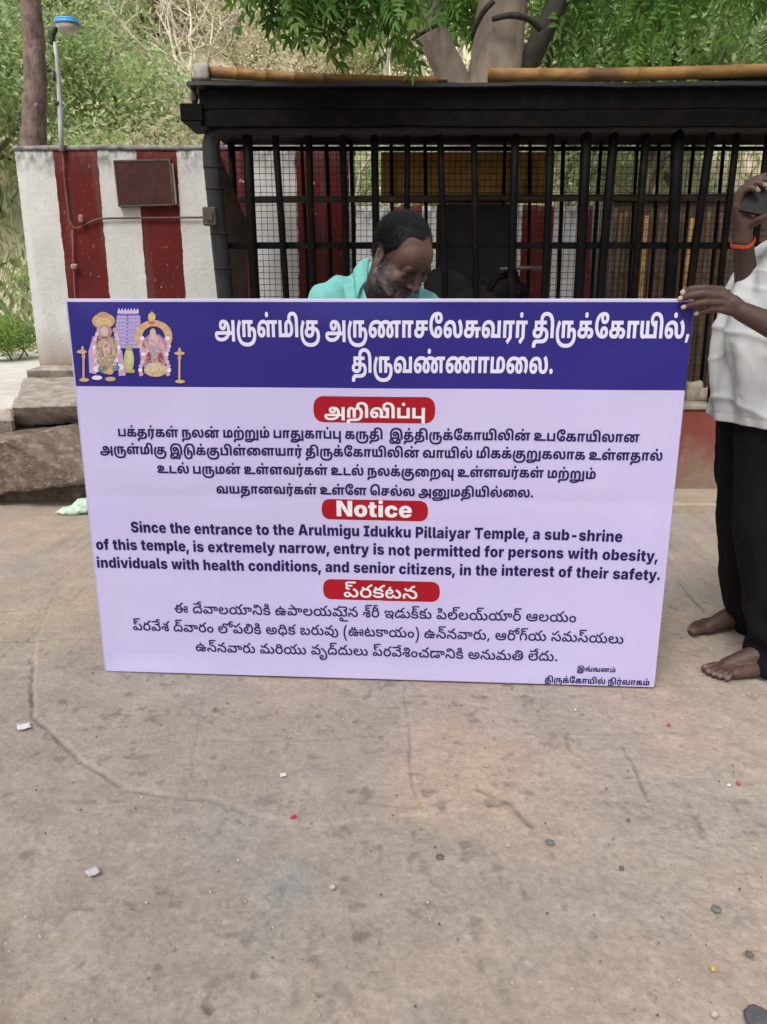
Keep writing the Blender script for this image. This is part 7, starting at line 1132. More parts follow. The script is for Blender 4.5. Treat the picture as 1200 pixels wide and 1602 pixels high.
[[152,-8,-14,1,-22,21,-20,41,-12,30,-9,23,-11,19,-8,0,-6,1,-10,-17,0,-20,0,-17,10,-19,9,0,9,1,13,25,4,26,21,-44,-6,-17,-13,-25,-17,-15,-14,0,-17,1,-21,29,-10,43,0,24,0,27,13,41,22,25,13,0,12,1,18,-13,17,-31,10,-24,9,-21,12,-21,12,-9,7,0,13,1,13,33,0,32,0,29,-12,49,-22,37,-31,19,-19,0,-18,0,40,54,31,-7,42,-47,22,-75,0,-50,0,-35,-13,-57,-27,-31],[77,246,-11,1,-19,17,-14,41,-4,36,33,18,3,-31,9,-23,6,0,6,1,9,15,9,22,11,28,10,27,18,31,21,17,14,0,2,-58,-11,-1,-14,-9,-12,-21,-7,-18,-8,-22,-8,-17,-15,-25,-17,-13]],
[[32,-236,-23,1,-33,33,-17,57,0,36,0,31,14,49,23,29,15,0,15,1,19,-21,9,-33,0,-18,0,-23,-11,-35,-20,-17,-15,0,-6,1,-13,9,-6,8,-3,50,6,-11,11,-9,7,0,11,1,11,17,0,16,0,15,-8,15,-7,0,-11,1,-14,-31,0,-26,0,-4,0,-31,22,-35,24,0,11,1,22,13,18,29,11,53,0,40,0,47,-16,87,-28,79,-37,65,-21,24,18,54,21,-23,41,-69,34,-91,20,-105,0,-60,0,-47,-14,-71,-26,-43,-34,-19]],
[[158,-8,-12,1,-18,13,-14,29,-7,22,6,0,-7,-25,-16,-25,-18,-9,-11,0,-23,1,-28,69,0,60,0,53,24,83,46,47,31,0,31,1,45,-45,23,-81,0,-52,0,-39,-13,-57,-24,-29],[153,52,11,1,13,35,0,38,0,37,-14,53,-29,33,-21,0,-4,0,-21,1,-30,-29,-14,-53,0,-34,0,-39,12,-33,12,0,11,1,15,35,1,30,31,0,1,-33,16,-29],[101,246,-11,1,-19,17,-14,41,-5,36,33,18,4,-31,8,-23,7,0,5,1,10,15,9,22,11,28,10,27,18,31,20,17,15,0,2,-58,-11,-1,-14,-9,-12,-21,-7,-18,-8,-22,-8,-17,-15,-25,-17,-13]],
[[117,-8,-18,1,-22,25,-10,37,0,22,0,21,9,33,16,29,9,12,3,5,1,7,2,4,14,21,16,47,0,30,0,25,-11,33,-20,21,-13,0,-4,3,-6,3,-4,0,-10,1,-11,-15,0,-14,0,-13,8,-13,7,0,8,1,9,15,0,16,0,17,-8,25,-4,8,27,10,5,-15,6,-25,0,-18,0,-37,-22,-39,-20,0,-14,1,-19,21,-10,37,0,22,0,25,12,37,25,23,17,0,21,1,30,-19,22,-35,10,-47,0,-26,0,-39,-18,-53,-16,-26,-6,-8,-10,-13,-13,-23,-7,-19,0,-12,0,-11,8,-19,11,0,9,1,10,19,0,16,0,25,-18,39,-29,21,-16,0,-18,1,-13,-23,0,-18,0,-9,3,-19,1,-6,-30,-16,-3,13,-4,33,0,14,0,25,11,41,28,27,23,0,17,1,32,-17,15,-18,17,-17,16,-53,0,-34,0,-39,-27,-43]],
[[171,-8,-12,1,-19,15,-14,27,-6,22,5,0,-6,-23,-17,-25,-19,-11,-11,0,-15,1,-23,25,-13,41,0,26,0,21,11,45,14,12,-3,-12,-35,0,0,58,76,0,0,-52,-16,-7,-14,-29,0,-20,0,-17,12,-23,10,0,14,1,16,37,1,28,31,0,1,-23,9,-27,14,-11,7,0,8,1,13,15,6,27,0,24,0,31,-12,47,-20,33,-26,21,-14,4,19,52,28,-7,38,-53,20,-75,0,-44,0,-39,-14,-55,-26,-29],[122,246,-11,1,-19,17,-14,41,-4,36,32,18,4,-31,8,-23,7,0,5,1,10,15,9,22,11,28,10,27,18,31,20,17,15,0,2,-58,-11,-1,-14,-9,-12,-21,-7,-18,-8,-22,-7,-17,-16,-25,-17,-13]],
[[172,-8,-18,1,-23,15,-16,25,-6,18,4,2,-7,-23,-16,-23,-17,-9,-11,0,-22,1,-29,69,0,58,0,59,27,77,50,37,33,0,23,1,43,-13,19,-16,-17,-52,-13,15,-22,17,-22,9,-13,0,-25,1,-33,-29,-16,-53,0,-36,0,-37,12,-33,12,0,12,1,14,35,1,30,30,0,1,-23,11,-31,13,-6,4,-1,12,-3,8,0,10,1,11,19,0,16,0,17,-9,15,-8,0,-7,1,-9,-15,0,-18,0,-11,5,-21,5,-6,-25,-12,-4,15,-6,35,0,14,0,37,23,43,20,0,13,1,20,-19,11,-37,0,-22,0,-21,-7,-33,-13,-23,-20,-13],[272,122,-12,1,-17,15,-10,25,-4,29,0,12,0,23,6,31,4,12,30,0,-7,-13,-8,-25,0,-16,0,-17,10,-19,9,0,10,1,8,21,0,14,0,23,-15,19,-13,0,-250,0,0,56,231,0,16,1,21,-3,15,-9,6,-10,7,-9,8,-33,0,-26,0,-37,-24,-45]],
[[123,-8,-39,1,-50,41,-24,71,0,44,0,35,15,53,27,31,17,0,14,1,21,-21,10,-35,0,-24,0,-37,-26,-43,-23,0,-9,1,-15,11,-13,15,-4,8,6,46,6,-11,14,-15,10,0,12,1,12,17,0,18,0,15,-9,17,-8,0,-7,1,-13,-15,-8,-27,0,-20,0,-4,0,-21,11,-33,20,-23,31,-11,21,0,25,1,33,17,20,27,9,35,0,20,0,16,-1,21,-14,29,-12,0,-7,1,-12,-15,0,-18,0,-13,10,-15,9,0,7,1,11,13,6,21,2,14,12,-48,-6,-13,-12,-21,-15,-11,-11,0,-12,1,-19,19,-12,37,0,26,0,25,11,39,21,23,16,0,11,1,16,-13,7,-12,10,-8,7,-15,7,-39,0,-24,0,-35,-14,-57,-28,-39,-43,-21],[125,422,24,1,40,-25,29,-49,17,-67,0,-44,0,-11,-2,-23,-1,-10,-28,28,0,7,1,13,0,6,0,33,-21,61,-38,37,-27,0,-13,1,-11,-15,0,-12,0,-13,8,-13,7,0,7,1,9,15,0,16,0,17,-7,25,-4,8,27,10,5,-15,6,-27,0,-18,0,-35,-23,-37,-20,0,-13,1,-20,21,-9,35,0,22,0,25,12,37,25,23]],
[[112,-8,-33,1,-46,45,-23,79,0,48,0,45,16,63,28,33,17,0,15,1,20,-21,10,-37,0,-22,0,-25,-11,-37,-21,-19,-16,0,-12,1,-17,13,-13,21,-4,8,6,46,4,-7,9,-15,13,-11,8,0,11,1,12,17,0,18,0,15,-8,17,-8,0,-12,1,-16,-39,0,-32,0,-18,0,-17,8,-37,16,-31,27,-17,19,0,31,1,36,47,0,50,0,37,-21,51,-17,14,10,34,17,0,14,-13,20,-39,11,-49,0,-30,0,-43,-21,-69,-44,-41],[211,330,0,-19,-7,-31,-6,-10,-7,-11,-21,-11,-17,0,-28,0,0,56,29,0,10,1,9,5,3,4,2,5,2,11,0,6,0,9,-2,13,-2,4,-3,5,-9,5,-10,0,-119,0,0,56,116,0,19,1,21,-11,8,-12,5,-9,7,-29],[178,506,18,1,22,-29,6,-28,-27,-14,-1,9,-5,13,-8,7,-5,0,-8,1,-10,-15,0,-14,0,-9,6,-19,8,-8,-27,-20,-7,13,-8,33,0,20,0,21,11,33,21,19]],
[[20,38,0,25,12,21,9,0,9,1,14,-19,0,-24,0,-23,-14,-21,-9,0,-9,1,-12,23]],
[[21,0,0,340,206,0,0,-74,-60,0,0,-66,9,13,19,9,11,0,20,1,25,-27,11,-41,0,-22,0,-17,-4,-25,-2,-8,42,0,0,-76,-185,0,0,76,90,0,2,7,3,17,0,14,0,17,-9,19,-8,0,-6,1,-12,-7,-6,-8,0,-28,-54,0,0,164,-37,0,0,-266],[272,0,-2,76,24,0,0,264,54,0,0,-340],[185,394,-13,1,-16,33,0,24,0,27,16,31,12,0,13,1,16,-29,0,-26,0,-23,-16,-31]],
[[21,0,0,340,206,0,0,-74,-60,0,0,-66,9,13,19,9,11,0,20,1,25,-27,11,-41,0,-22,0,-17,-4,-25,-2,-8,42,0,0,-76,-185,0,0,76,90,0,2,7,3,17,0,14,0,17,-9,19,-8,0,-6,1,-12,-7,-6,-8,0,-28,-54,0,0,164,-37,0,0,-266],[272,0,-2,76,24,0,0,264,54,0,0,-340]]]
LINES = {
'H1': [7,8120,[0,0,0,1,380,0,2,746,0,3,1115,0,4,1403,0,5,1500,0,0,1947,0,1,2326,0,7,2693,0,8,3261,0,9,3478,0,10,3733,0,11,3978,0,12,4328,0,13,4629,0,14,4984,0,15,5200,0,16,5494,0,17,5782,0,1,5878,0,18,6245,0,10,6532,0,19,6777,0,8,7064,0,20,7280,0,21,7599,0,22,7696,0,23,8046,0]],
'H2': [10,3573,[16,0,0,17,287,0,1,384,0,13,751,0,24,1106,0,7,1674,0,8,2242,0,3,2459,0,25,2747,0,11,3148,0,26,3498,0]],
'P1': [7,1721,[0,0,0,27,380,0,28,685,0,13,781,0,21,1136,0,29,1233,0,30,1488,0]],
'B1': [21,13949,[31,0,0,18,255,0,16,542,0,15,829,0,19,1046,0,2,1332,0,32,1779,0,11,2057,0,33,2407,0,3,2908,0,34,3196,0,35,3501,0,36,3902,0,31,4268,0,8,4523,0,37,4739,0,19,5121,0,8,5408,0,29,5624,0,30,5879,0,19,6212,0,1,6499,0,16,6866,0,17,7153,0,38,7406,0,39,7782,0,16,8070,0,17,8357,0,1,8454,0,18,8821,0,10,9107,0,19,9352,0,8,9639,0,20,9855,0,21,10174,0,40,10271,0,33,10718,0,41,11218,0,31,11547,0,10,11802,0,19,12047,0,8,12334,0,20,12550,0,21,12869,0,11,12966,0,8,13316,0,42,13532,0]],
'B2': [7,15067,[0,0,0,1,380,0,2,746,0,3,1115,0,4,1403,0,5,1500,0,38,1947,0,43,2324,0,18,2676,0,5,2962,0,31,3332,0,21,3586,0,2,3683,0,25,4052,0,44,4452,0,20,4821,0,8,5140,0,15,5357,0,16,5651,0,17,5938,0,1,6035,0,18,6402,0,10,6689,0,19,6934,0,8,7220,0,20,7437,0,21,7756,0,40,7852,0,33,8299,0,13,8799,0,8,9154,0,20,9370,0,21,9690,0,22,9786,0,3,10214,0,4,10503,0,19,10599,0,18,10886,0,5,11173,0,35,11542,0,19,11942,0,11,12229,0,8,12579,0,19,12795,0,41,13160,0,2,13489,0,44,13858,0,16,14227,0,8,14514,0,22,14730,0]],
'B3': [11,11813,[41,0,0,45,329,0,22,556,0,31,984,0,1,1239,0,3,1606,0,33,1894,0,41,2394,0,2,2723,0,44,3092,0,13,3461,0,15,3816,0,19,4032,0,2,4319,0,41,4766,0,45,5095,0,22,5321,0,32,5750,0,11,6028,0,18,6377,0,5,6664,0,25,7033,0,27,7434,0,46,7739,0,41,8172,0,2,8501,0,44,8870,0,13,9238,0,15,9593,0,19,9809,0,2,10096,0,3,10543,0,34,10831,0,35,11137,0,36,11537,0]],
'B4': [12,8776,[13,0,0,20,355,0,16,674,0,8,962,0,42,1178,0,13,1600,0,15,1955,0,19,2171,0,2,2458,0,41,2905,0,2,3234,0,10,3603,0,44,3848,0,47,4294,0,9,4600,0,22,4856,0,11,5206,0,0,5634,0,48,6014,0,3,6512,0,16,6801,0,17,7088,0,20,7185,0,21,7504,0,22,7600,0,25,7950,0,11,8351,0,26,8701,0]],
'P2': [14,980,[49,0,0,50,231,0,51,418,0,52,537,0,53,626,0,54,806,0]],
'E1': [9,11198,[55,0,0,52,200,0,56,288,0,53,482,0,54,663,0,51,926,0,58,1045,0,54,1239,0,54,1502,0,56,1683,0,51,1878,0,59,1997,0,60,2127,0,56,2306,0,53,2500,0,54,2680,0,51,2943,0,50,3062,0,51,3330,0,58,3449,0,54,3644,0,61,3906,0,59,4144,0,62,4274,0,63,4468,0,64,4569,0,52,4851,0,65,4940,0,62,5134,0,66,5408,0,67,5560,0,62,5753,0,68,5948,0,68,6129,0,62,6311,0,69,6586,0,52,6783,0,63,6871,0,63,6972,0,60,7072,0,52,7251,0,70,7340,0,60,7530,0,59,7708,0,71,7919,0,54,8125,0,64,8306,0,72,8589,0,63,8782,0,54,8883,0,73,9065,0,60,9226,0,74,9485,0,62,9661,0,75,9856,0,76,10049,0,74,10242,0,58,10418,0,59,10613,0,52,10742,0,56,10831,0,54,11025,0]],
'E2': [9,12680,[50,0,0,77,187,0,51,394,0,58,513,0,52,708,0,74,796,0,51,1053,0,54,1172,0,64,1354,0,72,1636,0,63,1830,0,54,1930,0,73,2112,0,52,2273,0,74,2362,0,54,2618,0,78,2800,0,51,2982,0,59,3102,0,54,3231,0,64,3413,0,54,3696,0,63,3878,0,70,3978,0,56,4249,0,60,4443,0,59,4622,0,59,4752,0,50,4881,0,79,5069,0,73,5331,0,54,5492,0,56,5674,0,51,5869,0,59,5988,0,70,6118,0,52,6388,0,74,6477,0,56,6733,0,50,6928,0,51,7115,0,72,7315,0,54,7508,0,59,7690,0,64,7820,0,52,8102,0,51,8191,0,51,8310,0,54,8429,0,67,8611,0,77,8885,0,50,9011,0,59,9199,0,72,9409,0,54,9602,0,59,9784,0,74,9914,0,50,10090,0,56,10277,0,74,10471,0,79,10728,0,52,10990,0,51,11079,0,58,11198,0,50,11473,0,75,11660,0,54,11854,0,74,12035,0,52,12212,0,51,12300,0,70,12419,0,73,12609,0]],
'E3': [15,12825,[52,0,0,56,88,0,67,283,0,52,476,0,80,565,0,52,754,0,67,842,0,62,1035,0,60,1230,0,63,1408,0,74,1509,0,79,1766,0,52,2029,0,51,2117,0,58,2236,0,58,2511,0,54,2706,0,60,2888,0,63,3066,0,51,3167,0,58,3286,0,53,3561,0,50,3742,0,56,3929,0,67,4124,0,52,4317,0,51,4405,0,52,4525,0,50,4613,0,56,4800,0,74,4995,0,73,5171,0,60,5332,0,56,5511,0,67,5705,0,74,5979,0,54,6155,0,56,6337,0,52,6531,0,50,6620,0,59,6807,0,53,7017,0,52,7198,0,51,7286,0,52,7406,0,81,7494,0,54,7670,0,56,7852,0,74,8047,0,73,8222,0,52,8384,0,56,8472,0,51,8747,0,58,8866,0,54,9061,0,52,9323,0,56,9411,0,51,9606,0,54,9725,0,59,9907,0,54,10036,0,74,10218,0,51,10394,0,50,10594,0,77,10781,0,51,10988,0,58,11108,0,54,11302,0,52,11484,0,59,11572,0,74,11782,0,60,11958,0,77,12137,0,54,12263,0,51,12445,0,70,12564,0,82,12754,0]],
'P3': [8,1024,[83,0,0,84,223,0,85,405,0,86,572,0,87,814,0]],
'T1': [9,8301,[88,0,0,90,391,0,91,611,0,92,939,0,93,1161,0,94,1654,0,95,1876,0,96,2128,0,97,2380,0,92,2704,0,98,2926,0,99,3318,0,100,3645,0,87,3645,0,101,3951,0,102,4127,0,103,4395,0,104,4609,0,105,4841,0,106,4945,0,85,5112,0,105,5279,0,107,5468,0,108,5691,0,92,5913,0,109,6134,0,93,6526,0,110,7018,0,111,7286,0,92,7539,0,98,7761,0,112,8152,0]],
'T2': [8,10361,[83,0,0,84,223,0,113,405,0,114,628,0,115,890,0,91,1110,0,84,1438,0,112,1621,0,116,1864,0,117,2189,0,118,2412,0,95,2639,0,119,2891,0,120,3148,0,85,3368,0,121,3620,0,84,3854,0,105,4037,0,122,4141,0,123,4538,0,124,4646,0,86,4989,0,125,5230,0,98,5505,0,112,5896,0,126,6054,0,96,6247,0,127,6499,0,87,6720,0,91,6940,0,84,7268,0,105,7451,0,128,7556,0,111,7724,0,129,7978,0,130,8228,0,98,8408,0,131,8884,0,99,9105,0,132,9433,0,98,9654,0,92,10045,0,105,10267,0]],
'T3': [10,7641,[96,0,0,127,251,0,87,472,0,91,693,0,84,1021,0,105,1204,0,99,1393,0,133,1720,0,98,1903,0,105,2294,0,134,2483,0,135,2706,0,115,2833,0,136,3053,0,105,3274,0,92,3378,0,105,3600,0,83,3789,0,84,4012,0,113,4194,0,137,4417,0,112,4594,0,138,4752,0,139,4991,0,94,5313,0,95,5536,0,119,5788,0,87,6044,0,105,6265,0,99,6369,0,140,6697,0,141,7031,0,136,7252,0,105,7473,0,142,7577,0]],
'S1': [6,1814,[38,0,0,143,376,0,144,746,0,42,1115,0,36,1538,0]],
'S2': [10,4354,[16,0,0,17,287,0,1,384,0,18,751,0,10,1038,0,19,1282,0,8,1569,0,20,1786,0,21,2105,0,22,2201,0,32,2629,0,17,2907,0,15,3004,0,13,3220,0,8,3575,0,19,3792,0,36,4078,0]]}

# ------------------------------------------------------------------ the notice board
BW, BH = 1.832, 1.22
BLp, BRp = np.array((-.947, 2.384)), np.array((.882, 2.270))
bc = (BLp + BRp) / 2; brz = math.atan2(*(BRp - BLp)[::-1])
board = empty('notice_board', (bc[0], bc[1], .002), brz, label='large lavender notice board with a blue header held upright on the concrete', cat='notice board')
BM = WORLD[board]
def ripple(u, v):
    p = np.stack([u * 1.0, v * 1.0, 0 * u], 1)
    e = np.clip(np.minimum.reduce([u, BW - u, v, BH - v]) / .06, 0, 1)
    return e * (fbm(p, 2.2, 3, 200) * .008 + .0026 * np.sin(u * 9 + v * 3 + 2 * vnoise(p, 1.5, 202)) + .0022 * np.exp(-((u - .93) / .018) ** 2) - .0016 * np.exp(-((u - .42) / .02) ** 2) + .0016 * np.exp(-((v - .62) / .02) ** 2))
def bl(u, v, off=0.0):
    """board point (metres from its lower left corner, off = height above the print) -> place"""
    u = np.atleast_1d(np.asarray(u, float)); v = np.atleast_1d(np.asarray(v, float))
    y = ripple(u, v) - off
    L = np.stack([u - BW / 2, y, v, np.ones_like(u)], 1)
    return (L @ np.array(BM).T)[:, :3]
# print on vinyl: blue header band on a lavender ground, pale hem
mv = bpy.data.materials.new('printed_vinyl'); mv.use_nodes = True
n = mv.node_tree.nodes; l = mv.node_tree.links; bs = n['Principled BSDF']; bs.inputs['Roughness'].default_value = .36; bs.inputs['Specular IOR Level'].default_value = .26
tc = n.new('ShaderNodeTexCoord'); sx = n.new('ShaderNodeSeparateXYZ'); l.new(tc.outputs['Object'], sx.inputs[0])
def gt(v, t, op='GREATER_THAN'):
    q = n.new('ShaderNodeMath'); q.operation = op; l.new(v, q.inputs[0]); q.inputs[1].default_value = t; return q.outputs[0]
def mixc(f, a, c_):
    q = n.new('ShaderNodeMix'); q.data_type = 'RGBA'; l.new(f, q.inputs[0])
    for i, v in ((6, a), (7, c_)):
        if isinstance(v, tuple): q.inputs[i].default_value = (*v, 1)
        else: l.new(v, q.inputs[i])
    return q.outputs[2]
tn = n.new('ShaderNodeTexNoise'); tn.inputs['Scale'].default_value = 3.2; tn.inputs['Detail'].default_value = 4; l.new(tc.outputs['Object'], tn.inputs[0])
lav = mixc(tn.outputs['Fac'], (.515, .465, .74), (.575, .52, .785))
tn2 = n.new('ShaderNodeTexNoise'); tn2.inputs['Scale'].default_value = 5; tn2.inputs['Detail'].default_value = 4; l.new(tc.outputs['Object'], tn2.inputs[0])
blu = mixc(tn2.outputs['Fac'], (.020, .015, .185), (.030, .024, .215))
c_ = mixc(gt(sx.outputs[2], .9615), lav, blu)
c_ = mixc(gt(sx.outputs[2], 1.2105), c_, (.56, .51, .72))
c_ = mixc(gt(sx.outputs[0], -BW / 2 + .006, 'LESS_THAN'), c_, (.42, .42, .62))
l.new(c_, bs.inputs['Base Color'])
nu, nv = 130, 88
U, Vv = np.meshgrid(np.linspace(.003, BW - .003, nu), np.linspace(.003, BH - .003, nv))
b = MB(); ii = np.arange(nu * nv).reshape(nv, nu)
b.add(bl(U.ravel(), Vv.ravel()), np.stack([ii[:-1, :-1], ii[:-1, 1:], ii[1:, 1:], ii[1:, :-1]], -1).reshape(-1, 4))
rim = [(u, .003) for u in np.linspace(.003, BW - .003, nu)] + [(BW - .003, v) for v in np.linspace(.003, BH - .003, nv)][1:] + [(u, BH - .003) for u in np.linspace(BW - .003, .003, nu)][1:] + [(.003, v) for v in np.linspace(BH - .003, .003, nv)][1:-1]
rim = np.array(rim); k = len(rim)
ou = np.where(rim[:, 0] < .01, -.003, np.where(rim[:, 0] > BW - .01, .003, 0)); ov = np.where(rim[:, 1] < .01, -.003, np.where(rim[:, 1] > BH - .01, .003, 0))
R0 = bl(rim[:, 0], rim[:, 1]); R1 = bl(rim[:, 0] + ou, rim[:, 1] + ov, -.003); R2 = bl(rim[:, 0] + ou, rim[:, 1] + ov, -.027)
b.add(np.concatenate([R0, R1, R2]), [(r_ * k + (i + 1) % k, r_ * k + i, (r_ + 1) * k + i, (r_ + 1) * k + (i + 1) % k) for r_ in (0, 1) for i in range(k)])
b.build('banner_face', mv, board, True)
# welded tube frame behind the print
b = MB()
def bbox(u0, u1, v0, v1, y0, y1):
    c8 = [tuple((BM @ Vector((u - BW / 2, y, v)))) for v in (v0, v1) for (u, y) in ((u0, y0), (u1, y0), (u1, y1), (u0, y1))]
    b.add(c8, [(3, 2, 1, 0), (4, 5, 6, 7), (0, 1, 5, 4), (1, 2, 6, 5), (2, 3, 7, 6), (3, 0, 4, 7)])
t_ = .022
bbox(.004, BW - .004, .004, .004 + t_, .006, .0265); bbox(.004, BW - .004, BH - .004 - t_, BH - .004, .006, .0265)
for u in (.004, BW / 2 - t_ / 2, BW - .004 - t_): bbox(u, u + t_, .0045 + t_, BH - .0045 - t_, .0075, .0262)
bbox(.005 + t_, BW / 2 - t_ / 2 - .001, BH / 2, BH / 2 + t_, .008, .026); bbox(BW / 2 + t_ / 2 + .001, BW - .005 - t_, BH / 2, BH / 2 + t_, .008, .026)
b.build('frame', mat('grey_steel_tube', (.22, .22, .23), .5, metal=.5, var=(.14, .12, .11), vscale=9), board)

# lettering: outlines of every printed character, filled and laid on the vinyl
UNIT = 1 / 300.0                    # glyph grid: 300 steps to the em; each contour is dx, dy * 2 + (1 for a control point), ...
def decode(c):
    x = y = 0; r = []
    for i in range(0, len(c), 2):
        x += c[i]; y += c[i + 1] >> 1; r.append((x, y, not c[i + 1] & 1))
    return r
def flat(ct):
    n_ = len(ct); q = []
    for i in range(n_):
        a, c_ = ct[i], ct[(i + 1) % n_]; q.append(a)
        if not a[2] and not c_[2]: q.append(((a[0] + c_[0]) / 2, (a[1] + c_[1]) / 2, True))
    while not q[0][2]: q = q[1:] + q[:1]
    n_ = len(q); i = 0; P = []
    while i < n_:
        a = q[i]; P.append(a[:2]); c_ = q[(i + 1) % n_]
        if not c_[2]:
            e = q[(i + 2) % n_]
            for t in (.33, .67): P.append(((1 - t) ** 2 * a[0] + 2 * t * (1 - t) * c_[0] + t * t * e[0], (1 - t) ** 2 * a[1] + 2 * t * (1 - t) * c_[1] + t * t * e[1]))
            i += 2
        else: i += 1
    return P
def fill(contours):
    pts = []; edges = []
    for c in contours:
        c = [p for i, p in enumerate(c) if abs(p[0] - c[i - 1][0]) + abs(p[1] - c[i - 1][1]) > .1]
        if len(c) < 3: continue
        s_ = len(pts); pts += c; edges += [(s_ + i, s_ + (i + 1) % len(c)) for i in range(len(c))]
    if not pts: return np.zeros((0, 2)), []
    v, _, f, *_ = delaunay_2d_cdt([Vector(p) for p in pts], edges, [], 0, .01)
    V = np.array([(q.x, q.y) for q in v])
    cen = np.array([V[list(t)].mean(0) for t in f]); wnd = np.zeros(len(cen), int)
    for c in contours:
        c = np.array(c); d = np.roll(c, -1, 0)
        for (x1, y1), (x2, y2) in zip(c, d):
            if y1 == y2: continue
            up = (y1 <= cen[:, 1]) & (y2 > cen[:, 1]); dn = (y2 <= cen[:, 1]) & (y1 > cen[:, 1])
            side = (x2 - x1) * (cen[:, 1] - y1) - (cen[:, 0] - x1) * (y2 - y1)
            wnd += (up & (side > 0)).astype(int) - (dn & (side < 0)).astype(int)
    F = [tuple(t) if (np.cross(V[t[1]] - V[t[0]], V[t[2]] - V[t[0]]) > 0) else tuple(t[::-1]) for t, k in zip(f, wnd) if k]
    return V, F
GL = [fill([flat(decode(c)) for c in g]) for g in GLYPHS]
mnavy = mat('navy_ink', (.018, .011, .090), .6, spec=.15); mwht = mat('white_ink', (.72, .68, .86), .45); mpill = mat('red_ink', (.33, .006, .016), .55, var=(.38, .010, .02), vscale=12, spec=.15)
mpale = mat('pale_ink', (.78, .74, .80), .45)
def rpill(u0, u1, v0, v1, off):
    b = MB(); r = .5 * (v1 - v0) * .78; N_ = 40; us = np.concatenate([np.linspace(u0, u0 + r, 10), np.linspace(u0 + r, u1 - r, N_)[1:-1], np.linspace(u1 - r, u1, 10)])
    rows = 7; V = []
    for u in us:
        d = max(u0 + r - u, u - (u1 - r), 0); ins = r - math.sqrt(max(r * r - d * d, 0))
        for j in range(rows): V.append((u, v0 + ins + (v1 - v0 - 2 * ins) * j / (rows - 1)))
    V = np.array(V); m_ = len(us)
    return b.add(bl(V[:, 0], V[:, 1], off), [(i * rows + j, (i + 1) * rows + j, (i + 1) * rows + j + 1, i * rows + j + 1) for i in range(m_ - 1) for j in range(rows - 1)])
pills = {}
for key, q in (('P1', (.736, 1.104, .858, .937)), ('P2', (.754, 1.087, .550, .616)), ('P3', (.753, 1.129, .281, .350))):
    pills[key] = rpill(*q, .0006).build('heading_pill', mpill, board)
SPEC = dict(H1=(.447, 1.826, 1.110, .086), H2=(.855, 1.445, 1.008, .084), P1=(.769, 1.073, .873, .056), B1=(.125, 1.711, .808, .043), B2=(.062, 1.784, .753, .043), B3=(.241, 1.591, .694, .043), B4=(.425, 1.408, .631, .043),
            P2=(.801, 1.037, .561, .070), E1=(.137, 1.686, .496, .050), E2=(.017, 1.799, .436, .050), E3=(.014, 1.812, .374, .050), P3=(.82, 1.057, .2905, .062), T1=(.259, 1.565, .222, .051), T2=(.112, 1.718, .154, .051), T3=(.32, 1.514, .084, .051),
            S1=(1.579, 1.702, .052, .024), S2=(1.477, 1.813, .009, .030))
for key, (u0, u1, v0, em) in SPEC.items():
    x0, x1, out = LINES[key]; k = (u1 - u0) / (x1 - x0); ky = em * UNIT; b = MB()
    for g, dx, dy in zip(out[0::3], out[1::3], out[2::3]):
        V, F = GL[g]
        if not len(F): continue
        uu = u0 + (V[:, 0] + dx - x0) * k; vv = np.clip(v0 + (V[:, 1] + dy) * ky, .0035, BH)
        b.add(bl(np.clip(uu, .004, BW - .004), vv, .0014), F)
    m_ = mwht if key[0] == 'H' else mpale if key[0] == 'P' else mnavy
    o = b.build('lettering', m_, board)
    if key in pills: o.parent = pills[key]
# printed temple emblem: a tower between two garlanded festival figures and two standing lamps
src = [(97, 468), (1086, 468), (1025, 1077), (164, 1050)]; dst = [(0, BH), (BW, BH), (BW, 0), (0, 0)]
A_ = []; B_ = []
for (x, y), (u, v) in zip(src, dst): A_ += [[x, y, 1, 0, 0, 0, -u * x, -u * y], [0, 0, 0, x, y, 1, -v * x, -v * y]]; B_ += [u, v]
HM = np.append(np.linalg.solve(np.array(A_, float), B_), 1).reshape(3, 3)
em = MB(); lay = [0]
def epoly(pts, col):
    p = np.array(pts, float); q = np.stack([p[:, 0] / 5 + 100, p[:, 1] / 5 + 470, np.ones(len(p))], 1) @ HM.T; q = q[:, :2] / q[:, 2:]
    c = q.mean(0); lay[0] += 1; off = .0008 + lay[0] * .000012
    q = np.concatenate([q, c[None]]); k = len(p)
    ar = sum(q[i, 0] * q[(i + 1) % k, 1] - q[(i + 1) % k, 0] * q[i, 1] for i in range(k))
    F = [(i, (i + 1) % k, k) for i in range(k)]
    if ar < 0: F = [f[::-1] for f in F]
    em.add(bl(q[:, 0], q[:, 1], off), F, col)
def eell(x, y, rx, ry, col, n_=16): epoly([(x + rx * math.cos(i * 2 * math.pi / n_), y + ry * math.sin(i * 2 * math.pi / n_)) for i in range(n_)], col)
def erect(x0, y0, x1, y1, col, tx=0): epoly([(x0 + tx, y0), (x1 - tx, y0), (x1, y1), (x0, y1)], col)
TAN, PINK, LIL, OLV, ORA, WHT, DBL, MAR, GLD, PUR = (.52, .33, .19), (.58, .33, .38), (.40, .32, .66), (.38, .31, .19), (.50, .22, .10), (.74, .66, .80), (.035, .03, .24), (.28, .06, .07), (.60, .46, .18), (.33, .20, .42)
re_ = random.Random(4)
for i in range(9):                                                    # tower tiers
    y = 118 + i * 29; wd = 92 + i * 3
    erect(487 - wd, y, 487 + wd, y + 25, (.36 + .03 * (i % 2), .29 + .02 * (i % 2), .62), 4)
    erect(487 - wd - 3, y + 22, 487 + wd + 3, y + 27, (.52, .43, .74))
    for j in range(7): erect(487 - wd + 12 + j * (2 * wd - 24) / 7, y + 5, 487 - wd + 12 + j * (2 * wd - 24) / 7 + 10, y + 19, (.50, .42, .72) if j != 3 else (.06, .045, .25))
erect(402, 84, 566, 108, (.55, .46, .74)); erect(412, 106, 556, 120, (.16, .10, .36))
